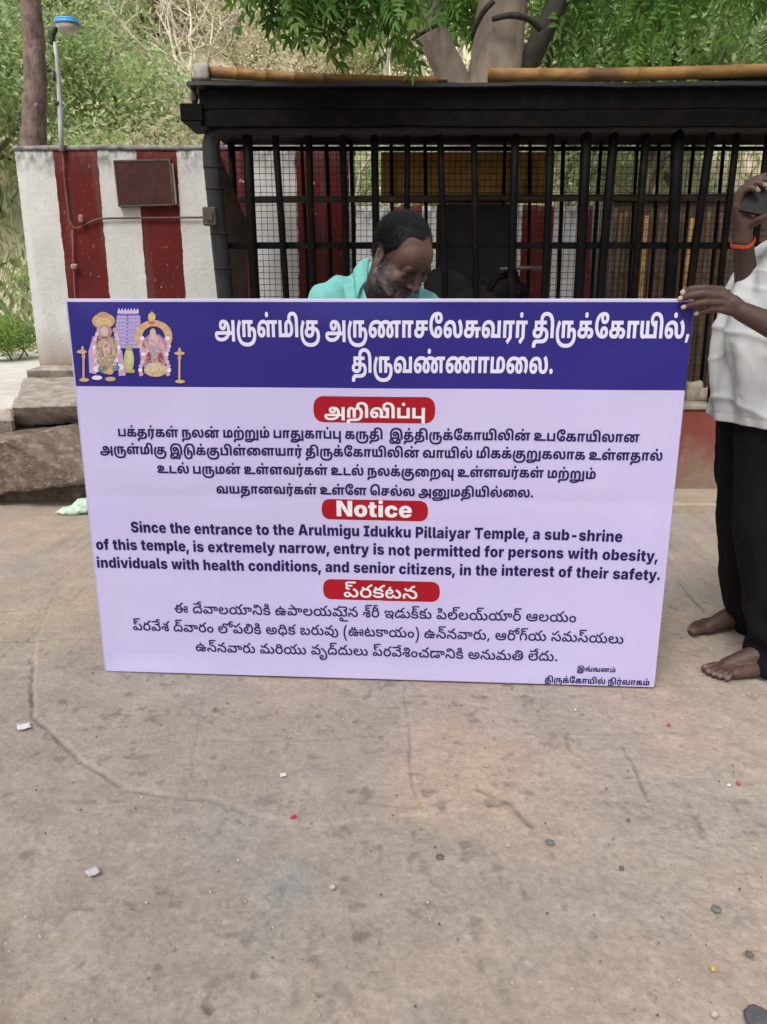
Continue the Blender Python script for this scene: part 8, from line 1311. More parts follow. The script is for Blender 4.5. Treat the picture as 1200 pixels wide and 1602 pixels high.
for j in range(7): epoly([(404 + j * 24, 86), (413 + j * 24, 62), (422 + j * 24, 86)], (.62, .54, .80))
epoly([(185, 570), (178, 400), (215, 280), (250, 330), (240, 580)], (.50, .33, .55)); epoly([(395, 330), (440, 400), (470, 590), (415, 595)], (.50, .33, .55))
eell(318, 430, 95, 150, OLV); eell(318, 420, 72, 118, (.48, .40, .27)); eell(320, 400, 44, 95, (.30, .20, .15)); eell(320, 385, 30, 70, (.55, .42, .34))
eell(295, 165, 90, 62, TAN); eell(290, 118, 44, 24, (.42, .27, .13)); eell(296, 178, 62, 40, (.62, .42, .22)); erect(255, 200, 345, 235, PINK)
eell(302, 252, 60, 58, (.40, .24, .22)); eell(302, 250, 30, 44, (.60, .45, .42)); erect(280, 286, 325, 300, MAR); eell(320, 365, 34, 46, (.62, .40, .40))
for s_ in (-1, 1):
    for k in range(9): eell(318 + s_ * (62 + 34 * math.sin(k * .38)), 236 + k * 34, 15, 20, (PINK, WHT, (.62, .5, .55))[k % 3], 8)
for x, y, c in ((245, 608, WHT), (350, 618, TAN), (245, 540, WHT), (345, 560, (.55, .36, .2)), (425, 525, WHT), (395, 530, (.10, .22, .24)), (280, 540, (.12, .2, .2))): eell(x, y, 30 if y < 600 else 42, 24 if y < 600 else 18, c, 10)
eell(495, 470, 40, 100, (.46, .43, .22)); eell(497, 440, 22, 60, (.56, .53, .30)); eell(495, 375, 26, 24, (.40, .34, .20)); erect(462, 545, 540, 570, (.40, .34, .14))
N_ = 22                                                               # arch over the second figure
for i in range(N_):
    a0, a1 = math.pi * (1.18 - 1.36 * i / N_), math.pi * (1.18 - 1.36 * (i + 1) / N_)
    epoly([(685 + 148 * math.cos(a0), 290 - 132 * math.sin(a0)), (685 + 148 * math.cos(a1), 290 - 132 * math.sin(a1)), (685 + 88 * math.cos(a1), 290 - 84 * math.sin(a1)), (685 + 88 * math.cos(a0), 290 - 84 * math.sin(a0))], (TAN, (.56, .34, .17), ORA if i in (9, 10, 12, 3, 18) else (.58, .40, .22))[i % 3])
eell(670, 135, 30, 36, GLD); eell(670, 110, 14, 18, (.55, .35, .16)); eell(672, 178, 26, 14, (.62, .10, .05))
eell(690, 410, 112, 150, PUR); eell(690, 395, 84, 120, PINK); eell(688, 430, 52, 110, (.42, .30, .33)); eell(680, 262, 24, 40, (.58, .44, .28)); eell(682, 320, 40, 40, (.58, .40, .42)); eell(650, 450, 20, 44, MAR); eell(742, 450, 20, 44, MAR)
eell(705, 545, 92, 56, (.56, .40, .26)); eell(705, 530, 70, 34, (.64, .50, .34))
for s_ in (-1, 1):
    for k in range(10): eell(697 + s_ * (100 + 12 * math.sin(k)), 300 + k * 31, 18, 18, (WHT, PINK, (.66, .46, .36), (.5, .36, .6))[k % 4], 8)
for x0 in (140, 890):                                                 # standing oil lamps
    dy = 12 if x0 > 500 else 0
    erect(x0 - 8, 410 + dy, x0 + 8, 620 + dy, (.52, .34, .26)); eell(x0 - 14 * (x0 < 500), 405 + dy, 42, 15, (.56, .36, .22), 10); eell(x0 - 8 * (x0 < 500), 385 + dy, 12, 26, (.55, .33, .24), 8); eell(x0 + 6, 625 + dy, 40, 14, (.60, .38, .18), 10); eell(x0, 440 + dy, 16, 22, (.46, .28, .24), 8)
for i in range(170):
    if i % 2: x, y = 318 + re_.uniform(-80, 80), 380 + re_.uniform(-130, 170)
    else: x, y = 690 + re_.uniform(-90, 90), 430 + re_.uniform(-120, 150)
    if y > 610 or y < 150: continue
    eell(x, y, re_.uniform(4, 8), re_.uniform(4, 9), re_.choice((TAN, PINK, WHT, OLV, MAR, GLD, (.2, .14, .2))), 5)
em.build('printed_emblem', mat('emblem_ink', (1, 1, 1), .45, attr='tint'), board, False, True)

# ------------------------------------------------------------------ people
def basis(f, up=(0, 0, 1)):
    f = np.array(f, float); f /= np.linalg.norm(f); r = np.cross(f, up); r /= np.linalg.norm(r); u = np.cross(r, f)
    return np.stack([r, f, u], 1)              # columns: right, forward, up
class Head:
    def __init__(s, c, fwd, roll=0.0, k=1.0):
        s.c = np.array(c, float); B = basis(fwd); cr, sr = math.cos(roll), math.sin(roll)
        s.B = B @ np.array([[cr, 0, sr], [0, 1, 0], [-sr, 0, cr]]); s.k = k
    def w(s, p): return s.c + s.B @ (np.array(p, float) * s.k)
    def loc(s, V): return (V - s.c) @ s.B / s.k
    def shapes(s, b):
        E = lambda c, r, rot=None: b.ell(s.w(c), np.array(r) * s.k, s.B if rot is None else s.B @ rot, 24, 16)
        E((0, -.012, .030), (.075, .096, .082)); E((0, .026, -.03), (.062, .066, .078)); E((0, .036, .03), (.066, .058, .058))
        E((0, .058, -.098), (.030, .028, .022))
        b.chain([s.w((-.056, -.005, -.07)), s.w((-.03, .05, -.095)), s.w((.03, .05, -.095)), s.w((.056, -.005, -.07))], [.020, .020, .020, .020])
        b.cap(s.w((-.036, .080, .016)), s.w((.036, .080, .016)), .014 * s.k, .014 * s.k)
        for q in (-1, 1):
            E((q * .043, .058, -.030), (.024, .026, .022)); E((q * .031, .077, -.004), (.0165, .012, .0105))
            E((q * .0785, -.012, -.012), (.008, .019, .033), np.array(Matrix.Rotation(R(8), 3, 'X'))); E((q * .080, -.018, .006), (.009, .012, .016)); E((q * .0775, -.008, -.038), (.007, .010, .011))
            E((q * .0125, .097, -.038), (.0095, .011, .0085))
        b.chain([s.w((0, .088, .008)), s.w((0, .104, -.022)), s.w((0, .113, -.036))], [.0085 * s.k, .010 * s.k, .0125 * s.k])
        b.chain([s.w((-.023, .080, -.066)), s.w((0, .0905, -.063)), s.w((.023, .080, -.066))], [.0065 * s.k, .0085 * s.k, .0065 * s.k])
        b.chain([s.w((-.020, .079, -.078)), s.w((0, .089, -.079)), s.w((.020, .079, -.078))], [.0065 * s.k, .0085 * s.k, .0065 * s.k])
    def sculpt(s, V):
        L = s.loc(V); d = np.zeros_like(L)
        def push(c, r, v):
            nonlocal d
            w_ = np.exp(-(((L - np.array(c)) / np.array(r)) ** 2).sum(1)); d += w_[:, None] * np.array(v)
        for q in (-1, 1):
            push((q * .018, .088, .004), (.010, .02, .012), (0, -.006, 0)); push((q * .031, .09, -.019), (.016, .02, .005), (0, -.003, 0))
            push((q * .031, .085, .0075), (.018, .02, .004), (0, -.0035, 0)); push((q * .031, .09, -.006), (.018, .02, .0018), (0, -.0022, 0))
            push((q * .030, .085, -.055), (.008, .02, .016), (0, -.004, 0)); push((q * .060, .035, .02), (.014, .03, .03), (-q * .004, 0, 0))
            push((q * .0125, .10, -.048), (.006, .012, .004), (0, -.003, .003)); push((q * .082, -.008, -.010), (.006, .009, .018), (-q * .005, 0, 0))
        push((0, .095, -.0715), (.026, .02, .0022), (0, -.0055, 0)); push((0, .09, -.089), (.02, .02, .005), (0, -.004, 0)); push((0, .10, -.052), (.005, .02, .008), (0, -.002, 0))
        for z in (.042, .056, .030): push((0, .09, z), (.05, .03, .0016), (0, -.0016, 0))
        return V + (d * s.k) @ s.B.T
    def hair(s, me, name, m, parent, mask, thick, seed, strand_n, strand_len=.012):
        V = verts(me); N = normals(me); L = s.loc(V); h_ = mask(L)
        keep = [p for p in me.polygons if min(h_[i] for i in p.vertices) > .02]
        used = sorted({i for p in keep for i in p.vertices}); mp = {v: i for i, v in enumerate(used)}
        u_ = np.array(used, int); nz = fbm(L[u_], 70, 3, seed)
        Q = V[u_] + N[u_] * (h_[u_] * thick * (1 + .28 * nz) + .0006)[:, None]
        b = MB().add(Q, [[mp[i] for i in p.vertices] for p in keep], (1, 1, 1))
        rs = np.random.RandomState(seed); sel = rs.choice(len(u_), strand_n); 
        for i in sel:
            if rs.rand() > h_[u_[i]] * .9 + .1: continue
            p = Q[i]; nn = N[u_[i]]; fl = -s.B[:, 1] * .55 - s.B[:, 2] * .25 + s.B[:, 0] * rs.normal(0, .35)
            d_ = nn * .30 + fl + rs.normal(0, .2, 3); d_ /= np.linalg.norm(d_); sd = np.cross(d_, nn); sd /= np.linalg.norm(sd) + 1e-9
            Ls = strand_len * rs.uniform(.5, 1.3); wd = .0006
            g_ = 1.0 if rs.rand() > .05 else 3.0
            b.add([p - sd * wd, p + sd * wd, p + d_ * Ls * .6 + sd * wd * .7, p + d_ * Ls + nn * -.001], [(0, 1, 2), (0, 2, 3)], (g_, g_, g_))
        return b.build(name, m, parent, True, True)
def foot(b, heel, fdir, side, k=1.0):
    """bare foot standing on the ground; side = +1 when the big toe lies to the left of fdir seen from above"""
    f = np.array((fdir[0], fdir[1], 0.)); f /= np.linalg.norm(f); s_ = np.array((-f[1], f[0], 0)) * side; z = np.array((0, 0, 1.)); h_ = np.array((heel[0], heel[1], 0.))
    P = lambda a, c, e: h_ + (f * a + s_ * c + z * e) * k
    b.ell(P(.032, 0, .032), np.array((.034, .034, .032)) * k)
    b.chain([P(.055, 0, .115), P(.055, 0, .075), P(.045, 0, .042)], [.036 * k, .036 * k, .034 * k])
    b.chain([P(.06, 0, .068), P(.115, .008, .050), P(.175, .018, .026)], [.034 * k, .031 * k, .024 * k]); b.chain([P(.04, -.008, .030), P(.11, -.022, .024), P(.170, -.026, .019)], [.028 * k, .025 * k, .019 * k])
    b.chain([P(.175, .018, .024), P(.172, -.004, .021), P(.168, -.026, .018)], [.022 * k, .020 * k, .018 * k])
    nails = []
    for c0, c1, a1, r in ((.027, .034, .238, .0135), (.010, .013, .240, .0100), (-.006, -.006, .232, .0095), (-.019, -.023, .221, .0090), (-.031, -.039, .205, .0085)):
        m_ = P((.172 + a1) / 2 + .004, (c0 + c1) / 2, .021); b.chain([P(.168, c0, .019), m_, P(a1, c1, r / k * 1.0)], [r * k * 1.05, r * k * .92, r * k])
        nails.append(P(a1 + .004, c1, r * 1.8))
    return nails
def fingers(b, chains):
    tips = []
    for pts, r0, r1 in chains:
        pts = [np.array(p, float) for p in pts]; k = len(pts)
        b.chain(pts, [r0 + (r1 - r0) * i / (k - 1) + (.0008 if 0 < i < k - 1 else 0) for i in range(k)], 12); tips.append(pts[-1])
    return tips
def plain_hand(b, w_, d, nrm, side, curl=.7):
    """hand at wrist w_, fingers towards d, palm facing nrm, thumb on side"""
    d = np.array(d, float); d /= np.linalg.norm(d); nrm = np.array(nrm, float); nrm -= d * (nrm @ d); nrm /= np.linalg.norm(nrm); s_ = np.cross(nrm, d) * side; w_ = np.array(w_, float)
    ch = []
    for i, (o_, L, r) in enumerate(((.030, .072, .0085), (.010, .080, .0088), (-.010, .074, .0084), (-.028, .058, .0076))):
        p = w_ + d * (.085 - .004 * abs(i - 1)) + s_ * o_; b.chain([w_ + d * .012 + s_ * o_ * .45, p], [.0155, .0125], 12)
        pts = [p]; a = 0
        for fr in (.44, .31, .25): a += curl * (.8 if fr == .44 else 1.0); pts.append(pts[-1] + (d * math.cos(a) + nrm * math.sin(a)) * L * fr)
        ch.append((pts, r * 1.12, r * .86))
    t0 = w_ + d * .028 + s_ * .022; ch.append(([t0, t0 + d * .026 + s_ * .022 + nrm * .012, t0 + d * .052 + s_ * .026 + nrm * .028, t0 + d * .072 + s_ * .020 + nrm * .040], .0135, .0085))
    return fingers(b, ch)
def skin_mat(name): return mat(name, (1, 1, 1), .55, spec=.4, attr='tint', var=(.80, .76, .76), vscale=26, bump=.12, bscale=260)
def loft(rings, nseg=72, rows=50, exp=2.3, fold=None):
    """cloth tube through elliptic rings (centre, half extent along a, half extent along c, axis a, axis c)"""
    n_ = len(rings); t = np.linspace(0, n_ - 1, rows); C = np.array([r[0] for r in rings], float); a = np.array([r[1] for r in rings], float); c_ = np.array([r[2] for r in rings], float)
    ip = lambda A2: np.stack([np.interp(t, range(n_), A2[:, k]) for k in range(A2.shape[1])], 1)
    sm = lambda X: np.concatenate([X[:1], (X[:-2] + 2 * X[1:-1] + X[2:]) / 4, X[-1:]])
    C, S = ip(C), ip(np.stack([a, c_], 1))
    for _ in range(4): C = sm(C); S = sm(S)
    Aa = ip(np.array([r[3] for r in rings], float)); Ac = ip(np.array([r[4] for r in rings], float))
    th = np.arange(nseg) * 2 * math.pi / nseg; cx = np.sign(np.cos(th)) * np.abs(np.cos(th)) ** (2 / exp); sy = np.sign(np.sin(th)) * np.abs(np.sin(th)) ** (2 / exp)
    V = C[:, None] + S[:, :1, None] * cx[None, :, None] * Aa[:, None] + S[:, 1:, None] * sy[None, :, None] * Ac[:, None]
    if fold is not None:
        TH, TT = np.meshgrid(th, t / (n_ - 1)); out = V - C[:, None]; out /= np.linalg.norm(out, axis=2)[:, :, None] + 1e-9
        V = V + out * fold(TH, TT, V)[:, :, None]
    F = [(i * nseg + j, i * nseg + (j + 1) % nseg, (i + 1) * nseg + (j + 1) % nseg, (i + 1) * nseg + j) for i in range(rows - 1) for j in range(nseg)]
    return V.reshape(-1, 3), F
def cloth(o, t=.0022):
    m = o.modifiers.new('thickness', 'SOLIDIFY'); m.thickness = t; m.offset = 0; return o

def hmask(L):
    a = np.abs(L[:, 0]); line = .060 + .012 * np.cos(a * 60) - .55 * np.clip(a - .03, 0, .03)      # receding hairline
    top = smoothstep(-.022, .028, (.021 + .010 * np.exp(-(a / .020) ** 2) - .004 * np.exp(-((a - .045) / .018) ** 2) + .0025 * np.sin(L[:, 0] * 90 + 1)) - L[:, 1] + .10 * np.clip(L[:, 2] - .10, -.05, 0))
    side = smoothstep(-.048, -.020, L[:, 2] - .25 * L[:, 1]) * smoothstep(.036, .016, L[:, 1] + .55 * np.clip(.05 - L[:, 2], 0, .2))
    ear = np.exp(-(((L[:, 1] + .012) / .024) ** 2 + ((L[:, 2] + .012) / .036) ** 2)) * (a > .06) * 1.3
    up = smoothstep(.02, .05, L[:, 2])
    thin = 1 - .45 * np.exp(-((L[:, 0] / .028) ** 2 + ((L[:, 1] - .03) / .03) ** 2)) * up
    side_b = smoothstep(.036, .016, L[:, 1] + .55 * np.clip(.05 - L[:, 2], 0, .2))
    m_ = np.where(L[:, 2] > .045, np.minimum(top, 1), side * side_b)
    return np.clip(m_ * thin * (1 - 1.3 * ear), 0, 1) * (np.linalg.norm(L, axis=1) < .16) * (L[:, 2] > -.075)
def hmask_all(h_, V):
    return np.clip(hmask(h_.loc(V)), 0, 1)
# ---- the man bending behind the board
X3, Y3, Z3 = np.eye(3)
man = empty('person', (-.04, 3.05, 0), label='man in an open turquoise shirt bending down behind the board', cat='person')
hd = Head((.064, 2.615, 1.356), (.50, -.64, -.74), R(3), 1.05)
b = MB(); hd.shapes(b)
b.chain([hd.w((0, -.045, -.055)), (.005, 2.70, 1.285), (-.02, 2.78, 1.235)], [.056, .058, .066])
tor = [(-.05, 3.08, .90), (-.05, 2.98, 1.03), (-.04, 2.88, 1.14), (-.03, 2.80, 1.20)]
for q in (-1, 1): b.chain([np.array(p) + np.array((q * .075, 0, 0)) for p in tor], [.10, .095, .095, .075])
shR, shL = np.array((-.195, 2.79, 1.205)), np.array((.145, 2.77, 1.170))
b.chain([shR, (-.02, 2.79, 1.215), shL], [.055, .07, .055])
elR, elL, wrR, wrL = np.array((-.33, 2.66, .99)), np.array((.33, 2.66, .96)), np.array((-.31, 2.50, .80)), np.array((.31, 2.47, .79))
b.chain([shR, elR, wrR], [.050, .040, .028]); b.chain([shL, elL, wrL], [.050, .040, .028])
plain_hand(b, wrR, (.15, -.75, -.15), (.9, -.2, 0), -1, .45); plain_hand(b, wrL, (-.15, -.7, -.15), (-.9, -.2, 0), 1, .45)
nl = []
for q in (-1, 1):
    b.chain([(-.05 + q * .09, 3.08, .86), (-.05 + q * .11, 3.00, .47), (-.05 + q * .12, 3.09, .10)], [.085, .058, .042])
    nl += foot(b, (-.05 + q * .125, 3.14), (q * .18, -1), -q)
me = bake(b, .0038, 5)
V = hd.sculpt(verts(me)); setverts(me, V); L = hd.loc(V)
base = np.array((.125, .066, .050)); C = np.tile(base, (len(V), 1)) * (1 + .18 * fbm(V, 14, 4, 300))[:, None]
onh = smoothstep(.16, .13, np.linalg.norm(L, axis=1))
jaw = onh * smoothstep(.012, -.035, L[:, 2] - .35 * np.clip(-L[:, 1], -.05, .1)) * smoothstep(.115, .08, np.abs(L[:, 0]) + .0) * smoothstep(-.05, .0, L[:, 1]) * (1 - np.exp(-((L[:, 0] / .030) ** 2 + ((L[:, 2] + .035) / .035) ** 2)))
C = C * (1 - .62 * jaw[:, None]) + np.array((.30, .285, .29)) * (.62 * jaw * np.clip(.55 + .9 * fbm(L, 160, 2, 301), 0, 1.4))[:, None]
mous = onh * np.exp(-((L[:, 0] / .030) ** 4 + ((L[:, 2] + .054 + .05 * np.abs(L[:, 0])) / .009) ** 2)) * (L[:, 1] > .06)
C = C * (1 - .75 * mous[:, None]) + np.array((.022, .02, .02)) * (.75 * mous)[:, None]
for q in (-1, 1):
    br = onh * np.exp(-(((L[:, 0] - q * .034) / .020) ** 4 + ((L[:, 2] - .0215 + .08 * (np.abs(L[:, 0]) - .034)) / .0048) ** 2)) * (L[:, 1] > .04)
    C = C * (1 - .85 * br[:, None]) + np.array((.012, .011, .011)) * (.85 * br)[:, None]
lip = onh * np.exp(-((L[:, 0] / .022) ** 4 + ((L[:, 2] + .073) / .010) ** 2)) * (L[:, 1] > .07); C = C * (1 - .5 * lip[:, None]) + np.array((.11, .045, .045)) * (.5 * lip)[:, None]
hm_ = hmask_all(hd, V)[:, None]; C = C * (1 - .9 * hm_) + np.array((.008, .007, .007)) * .9 * hm_
setcol(me, C)
def tint_hair(o):
    a = o.data.color_attributes['tint']; n_ = len(a.data); arr = np.empty(n_ * 4); a.data.foreach_get('color', arr); arr = arr.reshape(-1, 4); arr[:, :3] *= (.0055, .005, .006); a.data.foreach_set('color', arr.ravel()); return o
mhairv = mat('hair', (1, 1, 1), .6, spec=.25, attr='tint', var=(.6, .6, .6), vscale=150)
tint_hair(hd.hair(me, 'hair', mhairv, man, hmask, .0055, 5, 16000, .017))
body = link('body', me, skin_mat('skin_brown'), man, True)
mteal = mat('turquoise_cotton', (.20, .53, .50), .8, var=(.165, .46, .43), vscale=7, bump=.2, bscale=300, spec=.2)
b = MB()
for q in (-1, 1): b.chain([np.array(p) + np.array((q * .075, .005, .012)) for p in tor], [.125, .118, .112, .088])
b.chain([(-.05, 3.1, .98), (-.05, 3.12, .80)], [.16, .17])
b.chain([shR + (.01, 0, .012), (-.03, 2.81, 1.245), shL + (-.01, 0, .012)], [.070, .078, .070])
b.chain([shR, shR + (elR - shR) * .5, shR + (elR - shR) * .78], [.070, .070, .072]); b.chain([shL, shL + (elL - shL) * .5, shL + (elL - shL) * .78], [.070, .070, .072])
b.chain([(-.075, 2.765, 1.295), (-.025, 2.80, 1.31), (.035, 2.77, 1.285)], [.030, .032, .028])
ms_ = bake(b, .006, 5); V = verts(ms_); N_ = normals(ms_)
fd = .0065 * np.sin(V[:, 0] * 55 + V[:, 2] * 38 + 6 * vnoise(V, 5, 310)) * smoothstep(-.4, .5, fbm(V, 4, 2, 311)) + .005 * fbm(V, 11, 3, 312)
setverts(ms_, V + N_ * fd[:, None]); link('shirt', ms_, mteal, man, True)
# open collar flaps
def flap(pts, name, m, parent, t=.003):
    P = np.array(pts, float); n_ = 9; G = []
    for j in range(n_):
        for i in range(n_):
            s_, t_ = i / (n_ - 1), j / (n_ - 1); p = P[0] * (1 - s_) * (1 - t_) + P[1] * s_ * (1 - t_) + P[2] * s_ * t_ + P[3] * (1 - s_) * t_
            G.append(p)
    G = np.array(G); nn = np.cross(P[1] - P[0], P[3] - P[0]); nn /= np.linalg.norm(nn)
    uu = np.tile(np.linspace(0, 1, n_), n_); vv = np.repeat(np.linspace(0, 1, n_), n_)
    G = G + nn * (.014 * np.sin(uu * math.pi) * (1 - .3 * vv) + .004 * fbm(G, 25, 2, 5))[:, None]
    o = MB().add(G, [(j * n_ + i, j * n_ + i + 1, (j + 1) * n_ + i + 1, (j + 1) * n_ + i) for j in range(n_ - 1) for i in range(n_ - 1)]).build(name, m, parent, True)
    return cloth(o, t)
flap([at(578, 402, 2.70), at(553, 424, 2.68), at(557, 470, 2.60), at(574, 440, 2.63)], 'collar', mteal, man)
flap([at(536, 446, 2.655), at(560, 430, 2.645), at(575, 470, 2.595), at(545, 488, 2.61)], 'collar', mteal, man)
flap([at(655, 446, 2.66), at(676, 458, 2.67), at(690, 492, 2.60), at(655, 486, 2.60)], 'collar', mteal, man)
b = MB()
for q in (-1, 1): b.chain([(-.05 + q * .07, 3.09, .92), (-.05 + q * .09, 3.07, .78), (-.05 + q * .11, 3.00, .47), (-.05 + q * .12, 3.09, .16)], [.125, .115, .088, .075])
mt = bake(b, .009, 5); V = verts(mt); setverts(mt, V + normals(mt) * (.008 * fbm(V, 9, 3, 320))[:, None])
link('trousers', mt, mat('grey_trousers', (.09, .09, .095), .85, var=(.06, .06, .065), vscale=12), man, True)

# ---- the man at the right edge, one hand on the board, a phone in the other
man2 = empty('person', (1.27, 2.52, 0), label='man in a white shirt and black trousers gripping the right corner of the board', cat='person')
hd2 = Head((1.345, 2.50, 1.585), (-.93, -.30, -.14), 0, 1.0)
b = MB(); hd2.shapes(b)
b.chain([hd2.w((0, -.035, -.06)), (1.325, 2.50, 1.45), (1.29, 2.50, 1.38)], [.054, .056, .07])
for q in (-1, 1): b.chain([(1.27, 2.50 + q * .07, .88), (1.245, 2.50 + q * .07, 1.05), (1.25, 2.50 + q * .085, 1.22), (1.28, 2.50 + q * .08, 1.34)], [.105, .11, .10, .065])
b.chain([(1.27, 2.325, 1.335), (1.285, 2.50, 1.375), (1.27, 2.675, 1.335)], [.052, .06, .052])
# hand on the corner of the board
eln, wrn = np.array((1.215, 2.165, 1.085)), at(1160, 487, 2.222)
b.chain([(1.27, 2.325, 1.335), (1.245, 2.24, 1.20), eln], [.052, .046, .040]); b.chain([eln, eln + (wrn - eln) * .4, wrn], [.042, .041, .0265])
roots = [at(1127, 453, 2.234), at(1131, 463.5, 2.227), at(1132, 474, 2.225), at(1130, 484, 2.227)]
for r_ in roots: b.chain([wrn + (0, 0, 0), wrn * .45 + r_ * .55, r_], [.019, .0165, .0118], 12)
b.chain([wrn, at(1146, 474, 2.228)], [.024, .023])
tipsA = fingers(b, [([roots[0], at(1101, 450.5, 2.232), at(1081, 452, 2.246), at(1068, 457, 2.259)], .0105, .0080),
                    ([roots[1], at(1099, 460, 2.229), at(1079, 463, 2.243), at(1064, 467.5, 2.257)], .0108, .0082),
                    ([roots[2], at(1104, 473, 2.229), at(1084, 476.5, 2.243), at(1069, 481, 2.257)], .0104, .0080),
                    ([roots[3], at(1112, 484.5, 2.233), at(1099, 488, 2.244), at(1089, 491, 2.255)], .0094, .0074)])
fingers(b, [([at(1148, 474, 2.236), at(1130, 462, 2.280), at(1108, 470, 2.318), at(1086, 482, 2.322)], .0150, .0095)])
# raised hand with the phone
sh2, el2, wr2 = np.array((1.275, 2.675, 1.335)), np.array((1.185, 2.575, 1.150)), at(1162, 374, 2.46)
b.chain([sh2, el2, wr2], [.052, .041, .0285])
pk = [at(1153, 322, 2.43), at(1154, 311, 2.44), at(1157, 303, 2.455), at(1162, 297, 2.47)]
for r_ in pk: b.chain([wr2, wr2 * .5 + r_ * .5, r_], [.021, .018, .0125], 12)
b.chain([wr2, at(1163, 345, 2.45)], [.027, .027])
tipsB = fingers(b, [([pk[0], at(1160, 301, 2.420), at(1173, 293, 2.405), at(1186, 298, 2.392)], .0102, .008), ([pk[1], at(1166, 292, 2.428), at(1183, 285, 2.412), at(1197, 290, 2.396)], .0105, .0082),
                    ([pk[2], at(1172, 285, 2.44), at(1191, 279, 2.422), at(1207, 284, 2.402)], .0102, .008), ([pk[3], at(1178, 281, 2.45), at(1195, 275, 2.442), at(1208, 273, 2.436)], .0092, .0074)])
fingers(b, [([at(1170, 352, 2.44), at(1182, 346, 2.42), at(1192, 342, 2.40), at(1203, 337, 2.386)], .0145, .0095)])
for (hx2, kn, an) in (((1.25, 2.42, .86), (1.245, 2.40, .48), (1.325, 2.385, .10)), ((1.25, 2.60, .86), (1.275, 2.63, .48), (1.385, 2.715, .10))): b.chain([hx2, kn, an], [.085, .058, .040])
nails2 = foot(b, (1.342, 2.395), (-.257, -.045), -1, 1.04) + foot(b, (1.408, 2.735), (-.26, -.022), 1, 1.04)
me = bake(b, .0034, 4)
V = hd2.sculpt(verts(me)); setverts(me, V); L = hd2.loc(V)
base = np.array((.084, .046, .038)); C = np.tile(base, (len(V), 1)) * (1 + .20 * fbm(V, 14, 4, 330))[:, None]
for t_ in tipsA: 
    d_ = np.linalg.norm((V - (t_ + np.array((-.004, -.006, .0015)))) * (1, 1, 1.15), axis=1); k_ = smoothstep(.0100, .0070, d_)[:, None]; C = C * (1 - k_) + np.array((.60, .44, .38)) * k_
for t_ in tipsB:
    d_ = np.linalg.norm(V - (t_ + np.array((0, -.006, .002))), axis=1); k_ = smoothstep(.0095, .0070, d_)[:, None] * .8; C = C * (1 - k_) + np.array((.40, .27, .23)) * k_
for t_ in nails2:
    d_ = np.linalg.norm(V - t_, axis=1); k_ = smoothstep(.0095, .0070, d_)[:, None] * .7; C = C * (1 - k_) + np.array((.26, .19, .16)) * k_
ftd = smoothstep(.05, .0, V[:, 2])[:, None] * .35; C = C * (1 - ftd) + np.array((.15, .105, .08)) * ftd * (.7 + .5 * fbm(V, 30, 3, 333))[:, None]
onh = smoothstep(.16, .13, np.linalg.norm(L, axis=1))
for q in (-1, 1):
    br = onh * np.exp(-(((L[:, 0] - q * .034) / .020) ** 4 + ((L[:, 2] - .0215) / .0048) ** 2)) * (L[:, 1] > .04); C = C * (1 - .85 * br[:, None])
setcol(me, C)
tint_hair(hd2.hair(me, 'hair', mhairv, man2, hmask, .012, 6, 2500, .014))
link('body', me, skin_mat('skin_dark'), man2, True)
mwhite = mat('white_cotton', (.61, .62, .63), .85, var=(.52, .52, .53), vscale=5, bump=.2, bscale=300, spec=.2)
def fold2(TH, T, V):
    p = V.reshape(-1, 3); n1_ = vnoise(p, 3.2, 340).reshape(TH.shape); n2_ = fbm(p, 6, 3, 341).reshape(TH.shape)
    low = smoothstep(1.0, .0, T)
    s_ = np.sin(TH * 5 + T * 9 + n1_ * 4.5); s2 = np.sin(TH * 11 - T * 6 + n1_ * 6)
    fx = p @ np.array([[.75, .1, .65], [.0, 1, 0], [-.65, 0, .75]]); rdg = (1 - np.abs(vnoise(fx * (1, 1, 3.2), 3.4, 343))) ** 6; rdg2 = (1 - np.abs(vnoise(fx * (1, 1, 3.0), 7.5, 345))) ** 5
    z_ = p[:, 2]; hemline = np.exp(-((z_ - .868) / .003) ** 2)
    return (.012 * rdg + .006 * rdg2 - .0022 * hemline).reshape(TH.shape) * (.5 + .5 * low) + (.013 * np.sign(s_) * np.abs(s_) ** 1.4 * (.35 + .65 * low) + .006 * s2 * low + .008 * n2_)
b = MB()
rings = [((1.250, 2.50, .842), .160, .200, X3, Y3), ((1.245, 2.50, .95), .160, .198, X3, Y3), ((1.24, 2.50, 1.08), .160, .198, X3, Y3), ((1.24, 2.50, 1.20), .155, .202, X3, Y3), ((1.25, 2.50, 1.30), .130, .205, X3, Y3), ((1.275, 2.50, 1.365), .105, .185, X3, Y3), ((1.295, 2.50, 1.405), .082, .12, X3, Y3), ((1.31, 2.50, 1.44), .066, .068, X3, Y3)]
b.add(*loft(rings, 200, 150, 2.3, fold2))
def sleeve(sh, dr, L, r0, r1, seed):
    d = np.array(dr, float); d /= np.linalg.norm(d); a = np.cross(d, Y3); a /= np.linalg.norm(a); c_ = np.cross(d, a); s_ = np.array(sh, float)
    fl = lambda TH, T, V: .006 * np.sin(TH * 4 + T * 8 + 4 * vnoise(V.reshape(-1, 3), 6, seed).reshape(TH.shape)) + .006 * fbm(V.reshape(-1, 3), 12, 3, seed + 1).reshape(TH.shape)
    return loft([(s_ - d * .05, r0 * .55, r0 * .55, a, c_), (s_, r0, r0 * .95, a, c_), (s_ + d * L * .5, (r0 + r1) / 2, (r0 + r1) / 2 * .9, a, c_), (s_ + d * L, r1, r1 * .85, a, c_)], 60, 34, 2.1, fl)
b.add(*sleeve((1.262, 2.345, 1.325), (-.16, -.40, -.80), .185, .078, .090, 350)); b.add(*sleeve((1.27, 2.655, 1.325), (-.55, -.30, -.75), .17, .075, .082, 355))
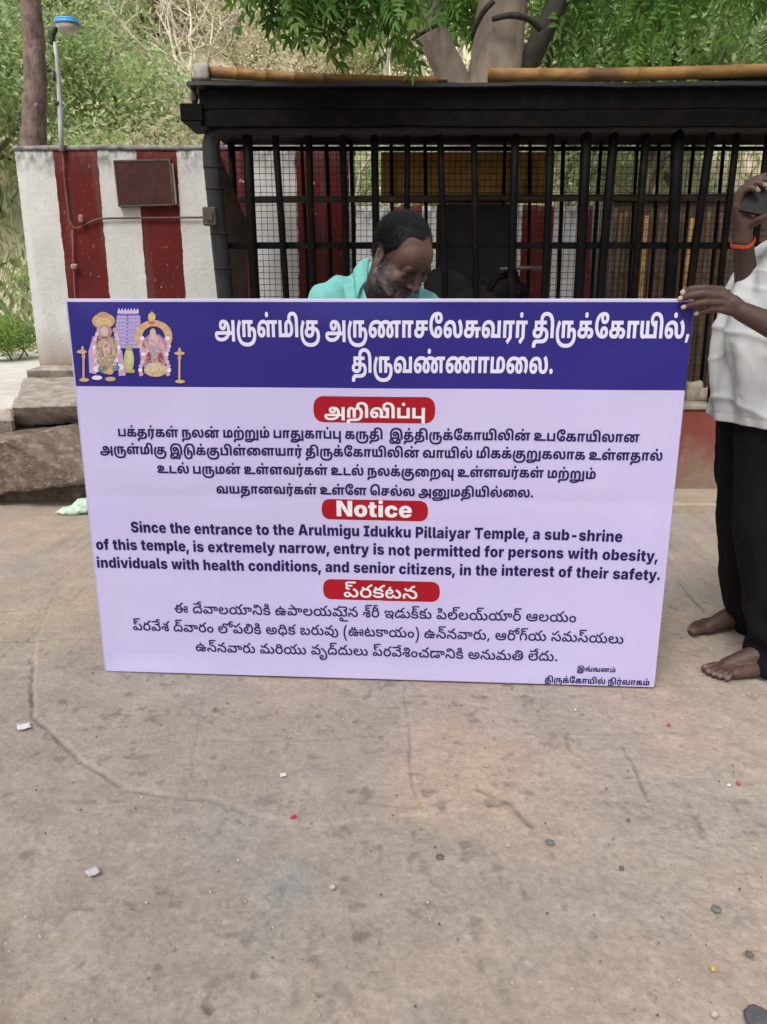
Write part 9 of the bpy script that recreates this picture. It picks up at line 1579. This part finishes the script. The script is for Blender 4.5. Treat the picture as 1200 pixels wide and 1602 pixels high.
cloth(b.build('shirt', mwhite, man2, True))
b = MB()
for (hx2, kn, sh_, an) in (((1.255, 2.43, .86), (1.245, 2.405, .50), (1.285, 2.39, .25), (1.325, 2.39, .07)), ((1.255, 2.58, .86), (1.28, 2.63, .50), (1.33, 2.68, .25), (1.385, 2.71, .085))):
    b.chain([hx2, np.array(hx2) * .5 + np.array(kn) * .5, kn, sh_, an], [.135, .118, .102, .092, .086])
mt = bake(b, .008, 4); V = verts(mt); sw = (.013 * np.sin(V[:, 2] * 46 + 7 * vnoise(V, 5, 360) + V[:, 0] * 20) * smoothstep(.35, .05, V[:, 2]) + .011 * fbm(V, 8, 3, 361) + .006 * np.sin(V[:, 0] * 40 + V[:, 1] * 40 + V[:, 2] * 6 + 4 * vnoise(V, 4, 362)))
setverts(mt, V + normals(mt) * sw[:, None]); link('trousers', mt, mat('black_trousers', (.0060, .0055, .0075), .9, var=(.010, .009, .012), vscale=9, spec=.12), man2, True)
# orange thread round the raised wrist
fw = wr2 - el2; fw /= np.linalg.norm(fw); a_ = np.cross(fw, Y3); a_ /= np.linalg.norm(a_); c2_ = np.cross(fw, a_); cw = wr2 - fw * .012
ring = [cw + (a_ * math.cos(t) + c2_ * math.sin(t)) * .0325 + fw * .003 * math.sin(3 * t) for t in np.linspace(0, 2 * math.pi, 40)]
MB().tube(ring, .0036, 8, False).tube([p + fw * .005 for p in ring], .0026, 8, False).build('wristband', mat('orange_thread', (.55, .055, .018), .8, var=(.40, .035, .015), vscale=60), man2, True)
ph = at(1203, 319, 2.402); rp = Matrix.Rotation(R(-8), 3, 'X') @ Matrix.Rotation(R(17), 3, 'Y') @ Matrix.Rotation(R(-18), 3, 'Z')
phone = empty('mobile_phone', ph, label='dark mobile phone held up in the raised hand at the right edge', cat='phone')
MB().box(ph, (.150, .009, .074), rp, .003).build('body', mat('phone_black', (.006, .006, .007), .4, spec=.25), phone)
MB().box(ph + np.array(rp @ Vector((.055, -.0056, .02))), (.026, .003, .024), rp, .001).build('camera_bump', mat('phone_glass', (.02, .02, .025), .15), phone)
